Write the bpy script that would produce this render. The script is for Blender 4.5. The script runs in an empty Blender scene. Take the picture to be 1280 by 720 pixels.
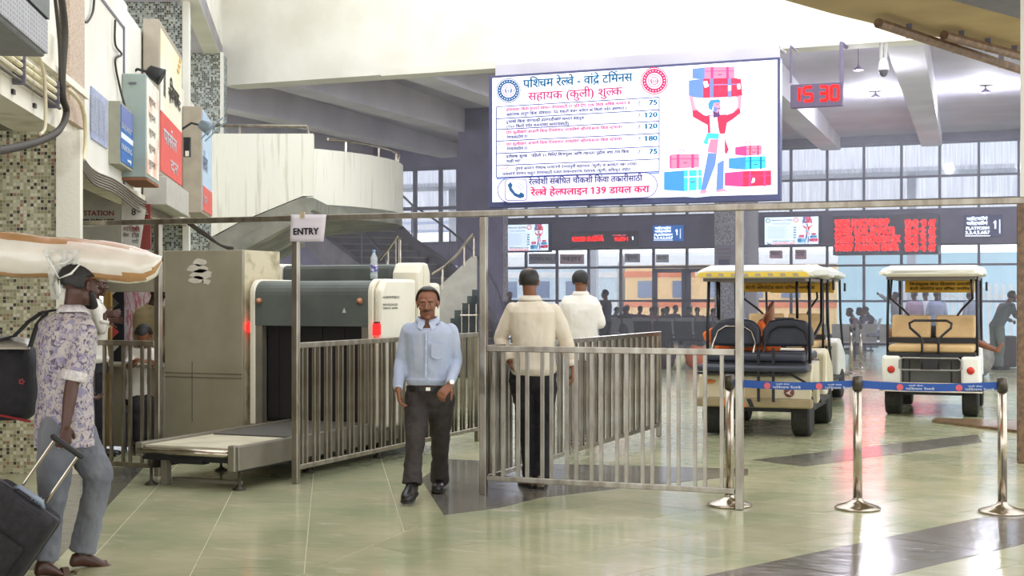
import bpy, bmesh, math, random
from math import pi, sin, cos, radians, sqrt, atan2
from mathutils import Vector, Matrix, Quaternion, noise as mnoise
C = bpy.context.scene.collection
random.seed(7)
# ------------------------------------------------------------------ camera
# world: +Y runs along the queue passage into the hall, +X to the right along the cross wall
CAMH, FPX, HOR = 1.54, 1750.0, 371.0
YAW = radians(22.4)
CR = Vector((cos(YAW), sin(YAW), 0)); CF = Vector((-sin(YAW), cos(YAW), 0))
cam_d = bpy.data.cameras.new('camera'); cam = bpy.data.objects.new('camera', cam_d); C.objects.link(cam)
cam.location = (0, 0, CAMH); cam.rotation_euler = (pi/2, 0, YAW)
cam_d.sensor_width = 36; cam_d.lens = FPX/1280*36; cam_d.shift_y = (HOR-360)/1280; cam_d.clip_end = 400
bpy.context.scene.camera = cam
# ------------------------------------------------------------------ daylight
W = bpy.data.worlds.new('world'); bpy.context.scene.world = W; W.use_nodes = True
bg = W.node_tree.nodes['Background']
bg.inputs[0].default_value = (0.93, 0.96, 1.0, 1); bg.inputs[1].default_value = 2.1
sd = bpy.data.lights.new('sun', 'SUN'); so = bpy.data.objects.new('sun', sd); C.objects.link(so)
sd.energy = 0.7; sd.angle = radians(25); sd.color = (1, 0.96, 0.88)
so.rotation_euler = (radians(50), 0, radians(-28))
VS = bpy.context.scene.view_settings
VS.view_transform = 'Standard'; VS.look = 'None'; VS.exposure = 0.3; VS.gamma = 1; VS.use_curve_mapping = False
cy = getattr(bpy.context.scene, 'cycles', None)
if cy:
    cy.max_bounces = 8; cy.transparent_max_bounces = 24; cy.caustics_reflective = False; cy.caustics_refractive = False
    cy.use_denoising = True
# ------------------------------------------------------------------ places
def ray(px, py=HOR):
    u = (px-640)/FPX; v = (HOR-py)/FPX
    return CR*u + CF + Vector((0, 0, v))
ORG = Vector((0, 0, CAMH))
def PD(px, py, z): return ORG + ray(px, py)*z               # at depth z
def PYp(px, py, Y): d = ray(px, py); return ORG + d*(Y/d.y)  # on the plane Y
def PXp(px, py, X): d = ray(px, py); return ORG + d*(X/d.x)
def PG(px, py, h=0): d = ray(px, py); return ORG + d*((h-CAMH)/d.z)
def CW(x, z, h=0): return CR*x + CF*z + Vector((0, 0, h))    # metres right of / ahead of the camera
# ------------------------------------------------------------------ materials
MATS = {}
def rgb(c):
    if isinstance(c, str):
        c = [int(c[i:i+2], 16)/255 for i in (0, 2, 4)]
        c = [x/12.92 if x <= .04045 else ((x+.055)/1.055)**2.4 for x in c]
    return (c[0], c[1], c[2], 1)
def mat(name, col='808080', rough=.5, metal=0, col2=None, scale=6, lo=.35, hi=.65, bump=0, bscale=None, emit=0, stretch=(1, 1, 1), detail=4, coat=0, spec=None, alpha=1, rand=0):
    if name in MATS: return MATS[name]
    m = bpy.data.materials.new(name); m.use_nodes = True; nt = m.node_tree; N = nt.nodes; L = nt.links
    b = N['Principled BSDF']
    b.inputs['Roughness'].default_value = rough; b.inputs['Metallic'].default_value = metal
    if spec is not None: b.inputs['Specular IOR Level'].default_value = spec
    if coat: b.inputs['Coat Weight'].default_value = coat
    if alpha < 1: b.inputs['Alpha'].default_value = alpha
    tc = N.new('ShaderNodeTexCoord'); mp = N.new('ShaderNodeMapping'); mp.inputs['Scale'].default_value = stretch
    L.new(tc.outputs['Object'], mp.inputs['Vector'])
    c1 = rgb(col); c2 = rgb(col2) if col2 else tuple(x*.86 for x in c1[:3])+(1,)
    nz = N.new('ShaderNodeTexNoise'); nz.inputs['Scale'].default_value = scale; nz.inputs['Detail'].default_value = detail
    L.new(mp.outputs[0], nz.inputs['Vector'])
    mr = N.new('ShaderNodeMapRange'); mr.inputs[1].default_value = lo; mr.inputs[2].default_value = hi
    L.new(nz.outputs[0], mr.inputs[0])
    mx = N.new('ShaderNodeMix'); mx.data_type = 'RGBA'; mx.inputs[6].default_value = c1; mx.inputs[7].default_value = c2
    L.new(mr.outputs[0], mx.inputs[0]); out = mx.outputs[2]
    if rand:
        oi = N.new('ShaderNodeObjectInfo'); hs = N.new('ShaderNodeHueSaturation')
        m2 = N.new('ShaderNodeMapRange'); m2.inputs[3].default_value = 1-rand; m2.inputs[4].default_value = 1+rand
        L.new(oi.outputs['Random'], m2.inputs[0]); L.new(m2.outputs[0], hs.inputs['Value']); L.new(out, hs.inputs['Color']); out = hs.outputs[0]
    L.new(out, b.inputs['Base Color'])
    if emit: L.new(out, b.inputs['Emission Color']); b.inputs['Emission Strength'].default_value = emit
    if bump:
        bn = N.new('ShaderNodeTexNoise'); bn.inputs['Scale'].default_value = bscale or scale*4; bn.inputs['Detail'].default_value = 5
        L.new(mp.outputs[0], bn.inputs['Vector'])
        bp = N.new('ShaderNodeBump'); bp.inputs['Strength'].default_value = bump; bp.inputs['Distance'].default_value = .01
        L.new(bn.outputs[0], bp.inputs['Height']); L.new(bp.outputs[0], b.inputs['Normal'])
    MATS[name] = m; return m
def screen(name, col, s=1.0):
    """a lit display surface: gives off light, hardly reflects"""
    return mat(name, col, .8, 0, col2=col, emit=s, spec=.05)
def tune(m, f):
    f(m.node_tree, m.node_tree.nodes, m.node_tree.links, m.node_tree.nodes['Principled BSDF']); return m
# ------------------------------------------------------------------ mesh builder
def rotz(a): return Matrix.Rotation(a, 3, 'Z')
def frame(d, up=Vector((0, 0, 1))):
    d = Vector(d).normalized()
    x = up.cross(d)
    if x.length < 1e-4: x = Vector((1, 0, 0)) if abs(d.x) < .9 else Vector((0, 1, 0)); x = (x-d*x.dot(d))
    x.normalize(); return x, d.cross(x).normalized(), d      # x side, y "up-ish", d along
class MB:
    def __init__(s): s.v = []; s.f = []; s.m = []; s.k = 0
    def add(s, vs, fs):
        b = len(s.v); s.v += [Vector(p) for p in vs]; s.f += [tuple(i+b for i in f) for f in fs]; s.m += [s.k]*len(fs); return s
    def box(s, lo, hi):
        x0, y0, z0 = lo; x1, y1, z1 = hi
        return s.add([(x0,y0,z0),(x1,y0,z0),(x1,y1,z0),(x0,y1,z0),(x0,y0,z1),(x1,y0,z1),(x1,y1,z1),(x0,y1,z1)],
                     [(3,2,1,0),(4,5,6,7),(0,1,5,4),(1,2,6,5),(2,3,7,6),(3,0,4,7)])
    def obox(s, c, size, R=None):
        """box of size centred on c, turned by matrix R (3x3) or by an angle about z"""
        if R is None: R = Matrix.Identity(3)
        elif not isinstance(R, Matrix): R = rotz(R)
        c = Vector(c); h = Vector(size)/2
        vs = [c+R@Vector((sx*h.x, sy*h.y, sz*h.z)) for sz in (-1, 1) for sx, sy in ((-1,-1),(1,-1),(1,1),(-1,1))]
        return s.add(vs, [(3,2,1,0),(4,5,6,7),(0,1,5,4),(1,2,6,5),(2,3,7,6),(3,0,4,7)])
    def beam(s, p, q, w, h, up=Vector((0, 0, 1))):
        p = Vector(p); q = Vector(q); x, y, d = frame(q-p, up)
        vs = [o+x*sx*w/2+y*sy*h/2 for o in (p, q) for sx, sy in ((-1,-1),(1,-1),(1,1),(-1,1))]
        return s.add(vs, [(3,2,1,0),(4,5,6,7),(0,1,5,4),(1,2,6,5),(2,3,7,6),(3,0,4,7)])
    def prism(s, pts, off):
        """polygon pts extruded by vector off"""
        off = Vector(off); n = len(pts); P = [Vector(p) for p in pts]
        s.add(P+[p+off for p in P], [tuple(range(n-1, -1, -1)), tuple(range(n, 2*n))]+[(i, (i+1) % n, n+(i+1) % n, n+i) for i in range(n)]); return s
    def rings(s, R, caps=True, closed=False):
        n = len(R[0]); b = len(s.v)
        for r in R: s.v += [Vector(p) for p in r]
        m = len(R); fs = []
        for j in range(m-1 if not closed else m):
            for i in range(n):
                a = j*n; c = ((j+1) % m)*n
                fs.append((b+a+i, b+a+(i+1) % n, b+c+(i+1) % n, b+c+i))
        if caps and not closed:
            fs.append(tuple(b+i for i in range(n-1, -1, -1))); fs.append(tuple(b+(m-1)*n+i for i in range(n)))
        s.f += fs; s.m += [s.k]*len(fs); return s
    def tube(s, pts, r, seg=8, closed=False, caps=True, flat=1.0, round_=False):
        P = [Vector(p) for p in pts]; n = len(P)
        rr = r if isinstance(r, (list, tuple)) else [r]*n
        if round_ and not closed:
            d0 = (P[1]-P[0]).normalized(); d1 = (P[-1]-P[-2]).normalized()
            a = rr[0]; e = rr[-1]
            P = [P[0]-d0*a*.9, P[0]-d0*a*.55]+P+[P[-1]+d1*e*.55, P[-1]+d1*e*.9]
            rr = [a*.35, a*.8]+list(rr)+[e*.8, e*.35]; n += 4
        R = []; x = None
        for i in range(n):
            if closed: t = (P[(i+1) % n]-P[i-1])
            else: t = (P[min(i+1, n-1)]-P[max(i-1, 0)])
            if t.length < 1e-9: t = Vector((0, 0, 1))
            t.normalize()
            if x is None: x, y, _ = frame(t)
            else:
                x = x-t*x.dot(t)
                if x.length < 1e-6: x = frame(t)[0]
                x.normalize(); y = t.cross(x)
            R.append([P[i]+(x*cos(2*pi*k/seg)+y*sin(2*pi*k/seg)*flat)*rr[i] for k in range(seg)])
        return s.rings(R, caps, closed)
    def lathe(s, prof, seg=16, c=(0, 0, 0), axis=(0, 0, 1)):
        x, y, d = frame(axis, Vector((0, 1, 0)) if abs(Vector(axis).normalized().z) > .9 else Vector((0, 0, 1))); c = Vector(c)
        return s.rings([[c+d*h+(x*cos(2*pi*k/seg)+y*sin(2*pi*k/seg))*max(r, 1e-4) for k in range(seg)] for r, h in prof])
    def ball(s, c, r, seg=12, R=None, rings=8):
        c = Vector(c); r = Vector((r, r, r)) if not hasattr(r, '__len__') else Vector(r)
        R = R or Matrix.Identity(3); prof = []
        for j in range(rings+1):
            a = -pi/2+pi*j/rings; a = max(min(a, pi/2-.06), -pi/2+.06)
            prof.append([c+R@Vector((cos(a)*cos(2*pi*k/seg)*r.x, cos(a)*sin(2*pi*k/seg)*r.y, sin(a)*r.z)) for k in range(seg)])
        return s.rings(prof)
    def mesh(s, name, smooth=False):
        me = bpy.data.meshes.new(name); me.from_pydata([tuple(v) for v in s.v], [], s.f)
        if any(s.m): me.polygons.foreach_set('material_index', s.m)
        if smooth: me.polygons.foreach_set('use_smooth', [True]*len(me.polygons))
        me.update(); return me
    def build(s, name, m, parent=None, smooth=False, bevel=0, seg=1, label=None, world=True, fix=True):
        if fix:
            bm = bmesh.new(); me = s.mesh(name, smooth); bm.from_mesh(me); bmesh.ops.recalc_face_normals(bm, faces=bm.faces); bm.to_mesh(me); bm.free()
        else: me = s.mesh(name, smooth)
        o = bpy.data.objects.new(name, me); C.objects.link(o)
        for x in (m if isinstance(m, (list, tuple)) else [m]): me.materials.append(x)
        if parent is not None:
            o.parent = parent
            if world: me.transform(wm(parent).inverted())
        if bevel:
            bv = o.modifiers.new('bevel', 'BEVEL'); bv.width = bevel; bv.segments = seg; bv.limit_method = 'ANGLE'; bv.angle_limit = radians(40)
        if label: o['label'] = label
        return o
def wm(o):
    m = Matrix.LocRotScale(o.location, o.rotation_euler, o.scale)
    return wm(o.parent) @ m if o.parent else m
def tag(o, label=None, cat=None, group=None, kind=None):
    if label: o['label'] = label
    if cat: o['category'] = cat
    if group: o['group'] = group
    if kind: o['kind'] = kind
    return o
def thing(name, label, cat, loc=(0, 0, 0), rz=0, group=None):
    o = bpy.data.objects.new(name, None); C.objects.link(o); o.location = loc; o.rotation_euler = (0, 0, rz); o.empty_display_size = .1
    return tag(o, label, cat, group)
def struct(o): o['kind'] = 'structure'; return o
def sgroup(name):
    o = bpy.data.objects.new(name, None); C.objects.link(o); o['kind'] = 'structure'; return o
def copy_tree(o, parent=None):
    c = o.copy(); C.objects.link(c)
    if parent: c.parent = parent
    for ch in list(o.children): copy_tree(ch, c)
    return c
# ------------------------------------------------------------------ writing
GL = {}
def glyph(ch, bold=0, half=False):
    bold = 0
    k = (ch, bold, half)
    if k in GL: return GL[k]
    def w(t, keep=False):
        cu = bpy.data.curves.new('t', 'FONT'); cu.body = t; cu.resolution_u = 2; cu.offset = bold; cu.fill_mode = 'FRONT'
        o = bpy.data.objects.new('t', cu); C.objects.link(o); dg = bpy.context.evaluated_depsgraph_get()
        me = o.evaluated_get(dg).to_mesh(); vs = [v.co.copy() for v in me.vertices]; fs = [tuple(p.vertices) for p in me.polygons]
        o.evaluated_get(dg).to_mesh_clear(); bpy.data.objects.remove(o); bpy.data.curves.remove(cu); return vs, fs
    mx = lambda vs: max((v.x for v in vs), default=0)
    ref = 'म' if ord(ch[0]) > 0x900 and ord(ch[0]) < 0x980 else 'H'
    vs, fs = w(ch); adv = mx(w(ch+ref)[0])-mx(w(ref)[0])
    if half and vs:
        bm = bmesh.new(); bv = [bm.verts.new(v) for v in vs]
        for f in fs:
            try: bm.faces.new([bv[i] for i in f])
            except ValueError: pass
        cutx = mx(vs)-.155-bold
        bmesh.ops.bisect_plane(bm, geom=bm.verts[:]+bm.edges[:]+bm.faces[:], plane_co=(cutx, 0, 0), plane_no=(1, 0, 0), clear_outer=True)
        bm.verts.index_update(); vs = [v.co.copy() for v in bm.verts]; fs = [tuple(v.index for v in f.verts) for f in bm.faces]; bm.free()
        adv = cutx+bold*.5
    if ch == '1' and vs:
        x0 = min(v.x for v in vs); y1 = max(v.y for v in vs); n = len(vs); vs = vs+[V3(x0+.02, y1), V3(x0-.15, y1-.13), V3(x0-.15, y1-.21), V3(x0+.02, y1-.09)]; fs = fs+[(n, n+1, n+2, n+3)]
    GL[k] = (vs, fs, adv); return GL[k]
def V3(x, y): return Vector((x, y, 0))
MATRA = 'ािीुूृेैोौंँःॅ्'
def layout(s, bold=0):
    """glyph outlines of one line at size 1, with half letters, rakar, reph and the short i in their places"""
    mb = MB(); x = 0; i = 0
    def put(ch, half=False, adv=True):
        nonlocal x
        vs, fs, a = glyph(ch, bold, half)
        for ox, oy in (((-bold, 0), (bold, 0), (0, bold*.7), (0, -bold*.7)) if bold else ((0, 0),)): mb.add([v+Vector((x+ox, oy, 0)) for v in vs], fs)
        if adv: x += a
    while i < len(s):
        c = s[i]; o = ord(c)
        if 0x904 <= o <= 0x939 or c == 'ॲ':
            cl = []; reph = False; rakar = False
            while i < len(s):
                cl.append(s[i]); i += 1
                if i < len(s)-1 and s[i] == '्' and 0x915 <= ord(s[i+1]) <= 0x939: i += 1; continue
                break
            if len(cl) > 1 and cl[0] == 'र': reph = True; cl = cl[1:]
            if len(cl) > 1 and cl[-1] == 'र': rakar = True; cl = cl[:-1]
            ms = ''
            while i < len(s) and s[i] in MATRA: ms += s[i]; i += 1
            if 'ि' in ms: put('ि'); ms = ms.replace('ि', '')
            for q in cl[:-1]: put(q, True)
            put(cl[-1]); xe = x
            if rakar:
                b = .04+bold; xo, yo = (-.12, -.16) if cl[-1] in 'दटडढ' else (0, 0); mb.add([(xe-.14+xo, .25+b+yo, 0), (xe-.14+xo, .25-b+yo, 0), (xe-.42+xo, .03-b+yo, 0), (xe-.42+xo, .03+b+yo, 0)], [(0, 1, 2, 3)])
            for q in ms: put(q)
            if reph:
                b = .03+bold; xr = x-.07 if 'ा' in ms or 'ी' in ms else xe-.07
                arc = [(xr-.10+.12*cos(t), .76+.12*sin(t)) for t in [pi*k/6+.2 for k in range(-2, 6)]]
                for k in range(len(arc)-1):
                    (ax, ay), (bx, by) = arc[k], arc[k+1]; mb.add([(ax, ay-b, 0), (bx, by-b, 0), (bx, by+b, 0), (ax, ay+b, 0)], [(0, 1, 2, 3)])
        elif c == ' ': x += .28; i += 1
        else: put(c); i += 1
    return mb, x
def write(s, o, xd, size, m, parent, name='lettering', align='l', width=None, bold=0, up=Vector((0, 0, 1)), lift=.004):
    """lay one line of writing on the plane through o with right direction xd; it becomes a part of parent"""
    mb, w = layout(s, bold); o = Vector(o); xd = Vector(xd).normalized(); up = Vector(up).normalized(); nrm = xd.cross(up)
    sx = size if width is None else width/max(w, .01)
    if align == 'c': o = o-xd*w*sx/2
    if align == 'r': o = o-xd*w*sx
    mb.v = [o+xd*v.x*sx+up*v.y*size+nrm*lift for v in mb.v]
    return mb.build(name, m, parent, fix=False)
def join(objs, name, parent):
    """merge the meshes of several printed lines of one parent into one part"""
    mb = MB(); ms = []
    for o in objs:
        me = o.data; m = me.materials[0]
        if m not in ms: ms.append(m)
        mb.k = ms.index(m); mb.add([v.co for v in me.vertices], [tuple(p.vertices) for p in me.polygons])
        bpy.data.objects.remove(o)
    return mb.build(name, ms, parent, fix=False, world=False)
# ------------------------------------------------------------------ shared materials
plaster = mat('plaster_white', 'e2dfd6', .75, col2='d6d2c6', scale=1.2, bump=.15, bscale=30)
plaster_dirty = mat('plaster_weathered', 'e9e4d4', .8, col2='bdb29c', scale=3, lo=.5, hi=.8, bump=.3, bscale=40)
soffitm = mat('ceiling_paint', 'c6c2d0', .8, col2='b6b0bc', scale=.6, bump=.1)
ribm = mat('rib_paint', 'd2ced6', .8, col2='bfbac4', scale=.6)
dark_pl = mat('dark_plum_plaster', '756d8a', .7, col2='665e7a', scale=2)
canopym = mat('canopy_underside', 'a8926a', .8, col2='9a845e', scale=1.5)
pipe_br = mat('rusty_pipe', '7a5f48', .6, col2='5a4433', scale=9)
steel = mat('brushed_steel', 'a29c8f', .28, .9, col2='857c6f', scale=14, stretch=(1, 1, .3), bump=.05)
steel2 = mat('polished_steel', 'c2b8aa', .18, .95, col2='a79c8c', scale=8)
steel_far = mat('grey_metal_frame', '6c6a78', .5, .3)
blackp = mat('black_plastic', '1b1b1e', .45, col2='121214', bump=.1)
rubber = mat('black_rubber', '1a1918', .75, col2='28261f', scale=20, bump=.4)
redlamp = screen('red_lamp', 'ff2020', 2.2)
def glassm():
    m = mat('window_glass', 'dfe9f2', .05)
    def f(nt, N, L, b):
        out = N['Material Output']; t = N.new('ShaderNodeBsdfTransparent'); t.inputs[0].default_value = (.98, .99, 1, 1)
        g = N.new('ShaderNodeBsdfGlossy'); g.inputs['Roughness'].default_value = .05
        fr = N.new('ShaderNodeFresnel'); fr.inputs[0].default_value = 1.45
        mr = N.new('ShaderNodeMath'); mr.operation = 'MULTIPLY'; mr.inputs[1].default_value = .7
        mx = N.new('ShaderNodeMixShader'); L.new(fr.outputs[0], mr.inputs[0]); L.new(mr.outputs[0], mx.inputs[0]); L.new(t.outputs[0], mx.inputs[1]); L.new(g.outputs[0], mx.inputs[2])
        L.new(mx.outputs[0], out.inputs[0])
    return tune(m, f)
glass = glassm()
def mosaic(name, cols, size, seed=0):
    """small square tesserae of several colours with recessed pale joints"""
    m = mat(name, '888877', .35)
    def f(nt, N, L, b):
        tc = [n for n in N if n.type == 'TEX_COORD'][0]
        sc = N.new('ShaderNodeVectorMath'); sc.operation = 'SCALE'; sc.inputs['Scale'].default_value = 1/size; L.new(tc.outputs['Object'], sc.inputs[0])
        of = N.new('ShaderNodeVectorMath'); of.operation = 'ADD'; of.inputs[1].default_value = (.37+seed, .41, .5); L.new(sc.outputs[0], of.inputs[0])
        fl = N.new('ShaderNodeVectorMath'); fl.operation = 'FLOOR'; L.new(of.outputs[0], fl.inputs[0])
        wn = N.new('ShaderNodeTexWhiteNoise'); L.new(fl.outputs[0], wn.inputs['Vector'])
        cr = N.new('ShaderNodeValToRGB'); cr.color_ramp.interpolation = 'CONSTANT'
        el = cr.color_ramp.elements
        while len(el) < len(cols): el.new(.5)
        for k, (p, c) in enumerate(cols): el[k].position = p; el[k].color = rgb(c)
        L.new(wn.outputs['Value'], cr.inputs[0])
        fr = N.new('ShaderNodeVectorMath'); fr.operation = 'FRACTION'; L.new(of.outputs[0], fr.inputs[0])
        sp = N.new('ShaderNodeSeparateXYZ'); L.new(fr.outputs[0], sp.inputs[0])
        mk = []
        for ax in (0, 2):
            a = N.new('ShaderNodeMath'); a.operation = 'PINGPONG'; a.inputs[1].default_value = .5; L.new(sp.outputs[ax], a.inputs[0])
            g = N.new('ShaderNodeMath'); g.operation = 'GREATER_THAN'; g.inputs[1].default_value = .07; L.new(a.outputs[0], g.inputs[0]); mk.append(g)
        mul = N.new('ShaderNodeMath'); mul.operation = 'MULTIPLY'; L.new(mk[0].outputs[0], mul.inputs[0]); L.new(mk[1].outputs[0], mul.inputs[1])
        mx = N.new('ShaderNodeMix'); mx.data_type = 'RGBA'; mx.inputs[6].default_value = rgb('b5b096'); L.new(mul.outputs[0], mx.inputs[0]); L.new(cr.outputs[0], mx.inputs[7])
        L.new(mx.outputs[2], b.inputs['Base Color'])
        bp = N.new('ShaderNodeBump'); bp.inputs['Strength'].default_value = .5; bp.inputs['Distance'].default_value = .004; L.new(mul.outputs[0], bp.inputs['Height']); L.new(bp.outputs[0], b.inputs['Normal'])
    return tune(m, f)
mosA = mosaic('mosaic_olive', [(0, 'a59f7e'), (.3, 'c0bb9c'), (.5, '8f8a66'), (.68, 'd0cbb2'), (.8, '7c7756'), (.86, '2e2a24'), (.955, '9a6a55')], .03)
mosB = mosaic('mosaic_grey', [(0, '9aa3a3'), (.3, '525c60'), (.55, 'b9bfbd'), (.75, '70787a'), (.85, '2c3034')], .036, 3)
mosC = mosaic('mosaic_lilac', [(0, '9a98ab'), (.4, '6f6c82'), (.7, 'b4b1c2')], .06, 5)
def floorm(name, c1, c2, c3, rand=.06):
    m = mat(name, c1, .16, col2=c2, scale=1.4, lo=.3, hi=.7, detail=8, stretch=(1, 1, 1), rand=rand)
    def f(nt, N, L, b):
        tc = [n for n in N if n.type == 'TEX_COORD'][0]
        gp = N.new('ShaderNodeNewGeometry')
        # split-stone streaks
        mp = N.new('ShaderNodeMapping'); mp.inputs['Scale'].default_value = (1.2, 3.2, 1); mp.inputs['Rotation'].default_value = (0, 0, -.35); L.new(gp.outputs['Position'], mp.inputs[0])
        n1 = N.new('ShaderNodeTexNoise'); n1.inputs['Scale'].default_value = 1.8; n1.inputs['Detail'].default_value = 9; n1.inputs['Roughness'].default_value = .65; L.new(mp.outputs[0], n1.inputs[0])
        r1 = N.new('ShaderNodeMapRange'); r1.inputs[1].default_value = .56; r1.inputs[2].default_value = .80; L.new(n1.outputs[0], r1.inputs[0])
        old = b.inputs['Base Color'].links[0].from_socket
        mx = N.new('ShaderNodeMix'); mx.data_type = 'RGBA'; mx.inputs[7].default_value = rgb(c3); L.new(r1.outputs[0], mx.inputs[0]); L.new(old, mx.inputs[6]); L.new(mx.outputs[2], b.inputs['Base Color'])
        # pale scuffs and flecks
        mp2 = N.new('ShaderNodeMapping'); mp2.inputs['Scale'].default_value = (3, 9, 1); mp2.inputs['Rotation'].default_value = (0, 0, -.5); L.new(gp.outputs['Position'], mp2.inputs[0])
        n3 = N.new('ShaderNodeTexNoise'); n3.inputs['Scale'].default_value = 2.2; n3.inputs['Detail'].default_value = 6; n3.inputs['Roughness'].default_value = .7; n3.inputs['Distortion'].default_value = .6; L.new(mp2.outputs[0], n3.inputs[0])
        r3 = N.new('ShaderNodeMapRange'); r3.inputs[1].default_value = .665; r3.inputs[2].default_value = .72; r3.inputs[4].default_value = .75; L.new(n3.outputs[0], r3.inputs[0])
        mx3 = N.new('ShaderNodeMix'); mx3.data_type = 'RGBA'; mx3.inputs[7].default_value = rgb('e6e1cd'); L.new(r3.outputs[0], mx3.inputs[0]); L.new(mx.outputs[2], mx3.inputs[6]); L.new(mx3.outputs[2], b.inputs['Base Color'])
        n2 = N.new('ShaderNodeTexNoise'); n2.inputs['Scale'].default_value = 5; n2.inputs['Detail'].default_value = 6; L.new(mp.outputs[0], n2.inputs[0])
        r2 = N.new('ShaderNodeMapRange'); r2.inputs[1].default_value = .3; r2.inputs[2].default_value = .7; r2.inputs[3].default_value = .09; r2.inputs[4].default_value = .22
        L.new(n2.outputs[0], r2.inputs[0]); L.new(r2.outputs[0], b.inputs['Roughness'])
        bp = N.new('ShaderNodeBump'); bp.inputs['Strength'].default_value = .05; bp.inputs['Distance'].default_value = .005; L.new(n1.outputs[0], bp.inputs['Height']); L.new(bp.outputs[0], b.inputs['Normal'])
        b.inputs['Specular IOR Level'].default_value = .8
    return tune(m, f)
stone = floorm('pale_green_stone', 'bfba98', '9ba37f', 'd6d0b8')
stone_dk = floorm('dark_grey_stone', '736f66', '5c5a51', '9a968a')
grout = mat('pale_grout', 'cfcab0', .5, col2='b9b496', scale=12)
# ================================================================== floor
def clip(poly, p, n):
    out = []
    for i in range(len(poly)):
        a = poly[i]; b = poly[(i+1) % len(poly)]; da = (a-p).dot(n); db = (b-p).dot(n)
        if da >= 0: out.append(a)
        if da*db < 0: out.append(a+(b-a)*(da/(da-db)))
    return out
floor = sgroup('floor'); floor['label'] = 'pale green polished stone floor with darker grey bands'
g = MB(); g.box((-34, 2, -.3), (14, 46.3, -.004)); g.build('grout_bed', grout, floor)
seamP = PG(555, 644).xy; seamD = (PG(455, 685).xy-seamP).normalized(); seamN = Vector((seamD.y, -seamD.x))
if seamN.dot(PG(900, 650).xy-seamP) < 0: seamN = -seamN
dark_bands = [  # (corner points on the ground)
    [PG(885, 719), PG(1228, 646.5), PG(1500, 589), PG(1500, 628), PG(1115, 719), PG(1000, 745), PG(700, 800), PG(600, 779)],
    [PG(940, 575), PG(1222, 543), PG(1228, 553), PG(1005, 583)],
    [PG(526, 599), PG(560, 574), PG(690, 580), PG(935, 586), PG(935, 594), PG(814, 606), PG(676, 622), PG(623, 635), PG(555, 644)],
    [PG(60, 712), PG(180, 584), PG(110, 584), PG(-30, 660), PG(-60, 712)],
]
dark_bands = [[p.xy for p in b] for b in dark_bands]
def inside(p, poly):
    c = False; n = len(poly)
    for i in range(n):
        a = poly[i]; b = poly[i-1]
        if (a.y > p.y) != (b.y > p.y) and p.x < (b.x-a.x)*(p.y-a.y)/(b.y-a.y)+a.x: c = not c
    return c
def in_view(p, zmin=6.0, zmax=21.5):
    z = p.dot(CF.xy); x = p.dot(CR.xy)
    return zmin < z < zmax and abs(x)/z < .44
def lay(ang, side, tw, tl, o):
    d = Matrix.Rotation(ang, 2)@Vector((0, 1)); e = Vector((d.y, -d.x)); out = []
    for i in range(-28, 28):
        for j in range(-46, 46):
            c = o+e*(i*tw)+d*(j*tl+(tl/2 if i % 2 else 0)); g_ = .003
            q = [c+e*(sx*(tw/2-g_))+d*(sy*(tl/2-g_)) for sx, sy in ((-1,-1),(1,-1),(1,1),(-1,1))]
            if not any(in_view(v) for v in q+[c]): continue
            q = clip(q, seamP+seamN*side*.004, seamN*side)
            if len(q) < 3: continue
            out.append(q)
    return out
tiles = lay(radians(29.8), -1, .625, 1.25, PG(438, 600).xy)+lay(radians(-27), 1, .64, 1.28, PG(551, 701).xy)
for q in sorted(tiles, key=lambda q: q[0].dot(CF.xy)):
    z = -.002+random.uniform(0, .0012); mb = MB()
    mb.prism([(v.x, v.y, z) for v in q], (0, 0, -.02)); mb.build('stone_tile', stone, floor)
# dark inlaid bands, one slab after another
for bnd in dark_bands:
    xs = [v.dot(CR.xy) for v in bnd]; 
    ax = max(((bnd[i]-bnd[j]) for i in range(len(bnd)) for j in range(i)), key=lambda v: v.length).normalized()
    s0 = min(v.dot(ax) for v in bnd); s1 = max(v.dot(ax) for v in bnd); k = s0
    while k < s1:
        q = clip(clip(bnd, ax*(k+.004), ax), ax*(k+1.25-.004), -ax); k += 1.25
        if len(q) < 3: continue
        mb = MB(); mb.prism([(v.x, v.y, .0016) for v in q], (0, 0, -.004)); mb.build('band_slab', stone_dk, floor)
# beyond the laid tiles the floor is too far to tell the joints apart
g = MB(); q = [CW(-20, 21.4), CW(16, 21.4)]
g.prism([(-34, 46, -.002), (q[0].x, q[0].y, -.002), (q[1].x, q[1].y, -.002), (14, 46, -.002)], (0, 0, -.01)); g.build('far_paving', stone, floor)
# ================================================================== beam, ceiling, ribs
BY = 24.0
pt = PYp(278, 108, BY); bz = 5.82
b = MB(); b.box((pt.x, BY, bz), (9, BY+.6, 9.6)); o = struct(b.build('beam', plaster)); o['label'] = 'broad white beam face above the hall opening'
b = MB(); b.box((-12.6, BY-.05, bz-.03), (9, BY-.004, bz+.10)); struct(b.build('beam_drip_edge', plaster))
# return wall on the left end of the beam and its soffit
A = CW((249-640)/FPX*22.5, 22.5); B = CW((278-640)/FPX*28.4, 28.4)
dirn = (A-B).normalized(); nrm = Vector((-dirn.y, dirn.x, 0))
if nrm.dot(CR) > 0: nrm = -nrm
A2 = A+dirn*6; b = MB(); b.prism([B+Vector((0, 0, 6.3)), A2+Vector((0, 0, 6.3)), A2+Vector((0, 0, 9.6)), B+Vector((0, 0, 9.6))], nrm*.3); struct(b.build('wall_return', plaster))
b = MB(); b.prism([B+Vector((0, 0, 6.31)), A2+Vector((0, 0, 6.31)), A2+nrm*5+Vector((0, 0, 6.31)), B+nrm*5+Vector((0, 0, 6.31))], (0, 0, .3)); struct(b.build('ceiling_side', soffitm))
b = MB(); b.box((-34, BY+.6, 6.7), (14, 46.4, 7.0)); o = struct(b.build('ceiling', soffitm)); o['label'] = 'grey ribbed hall ceiling'
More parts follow.
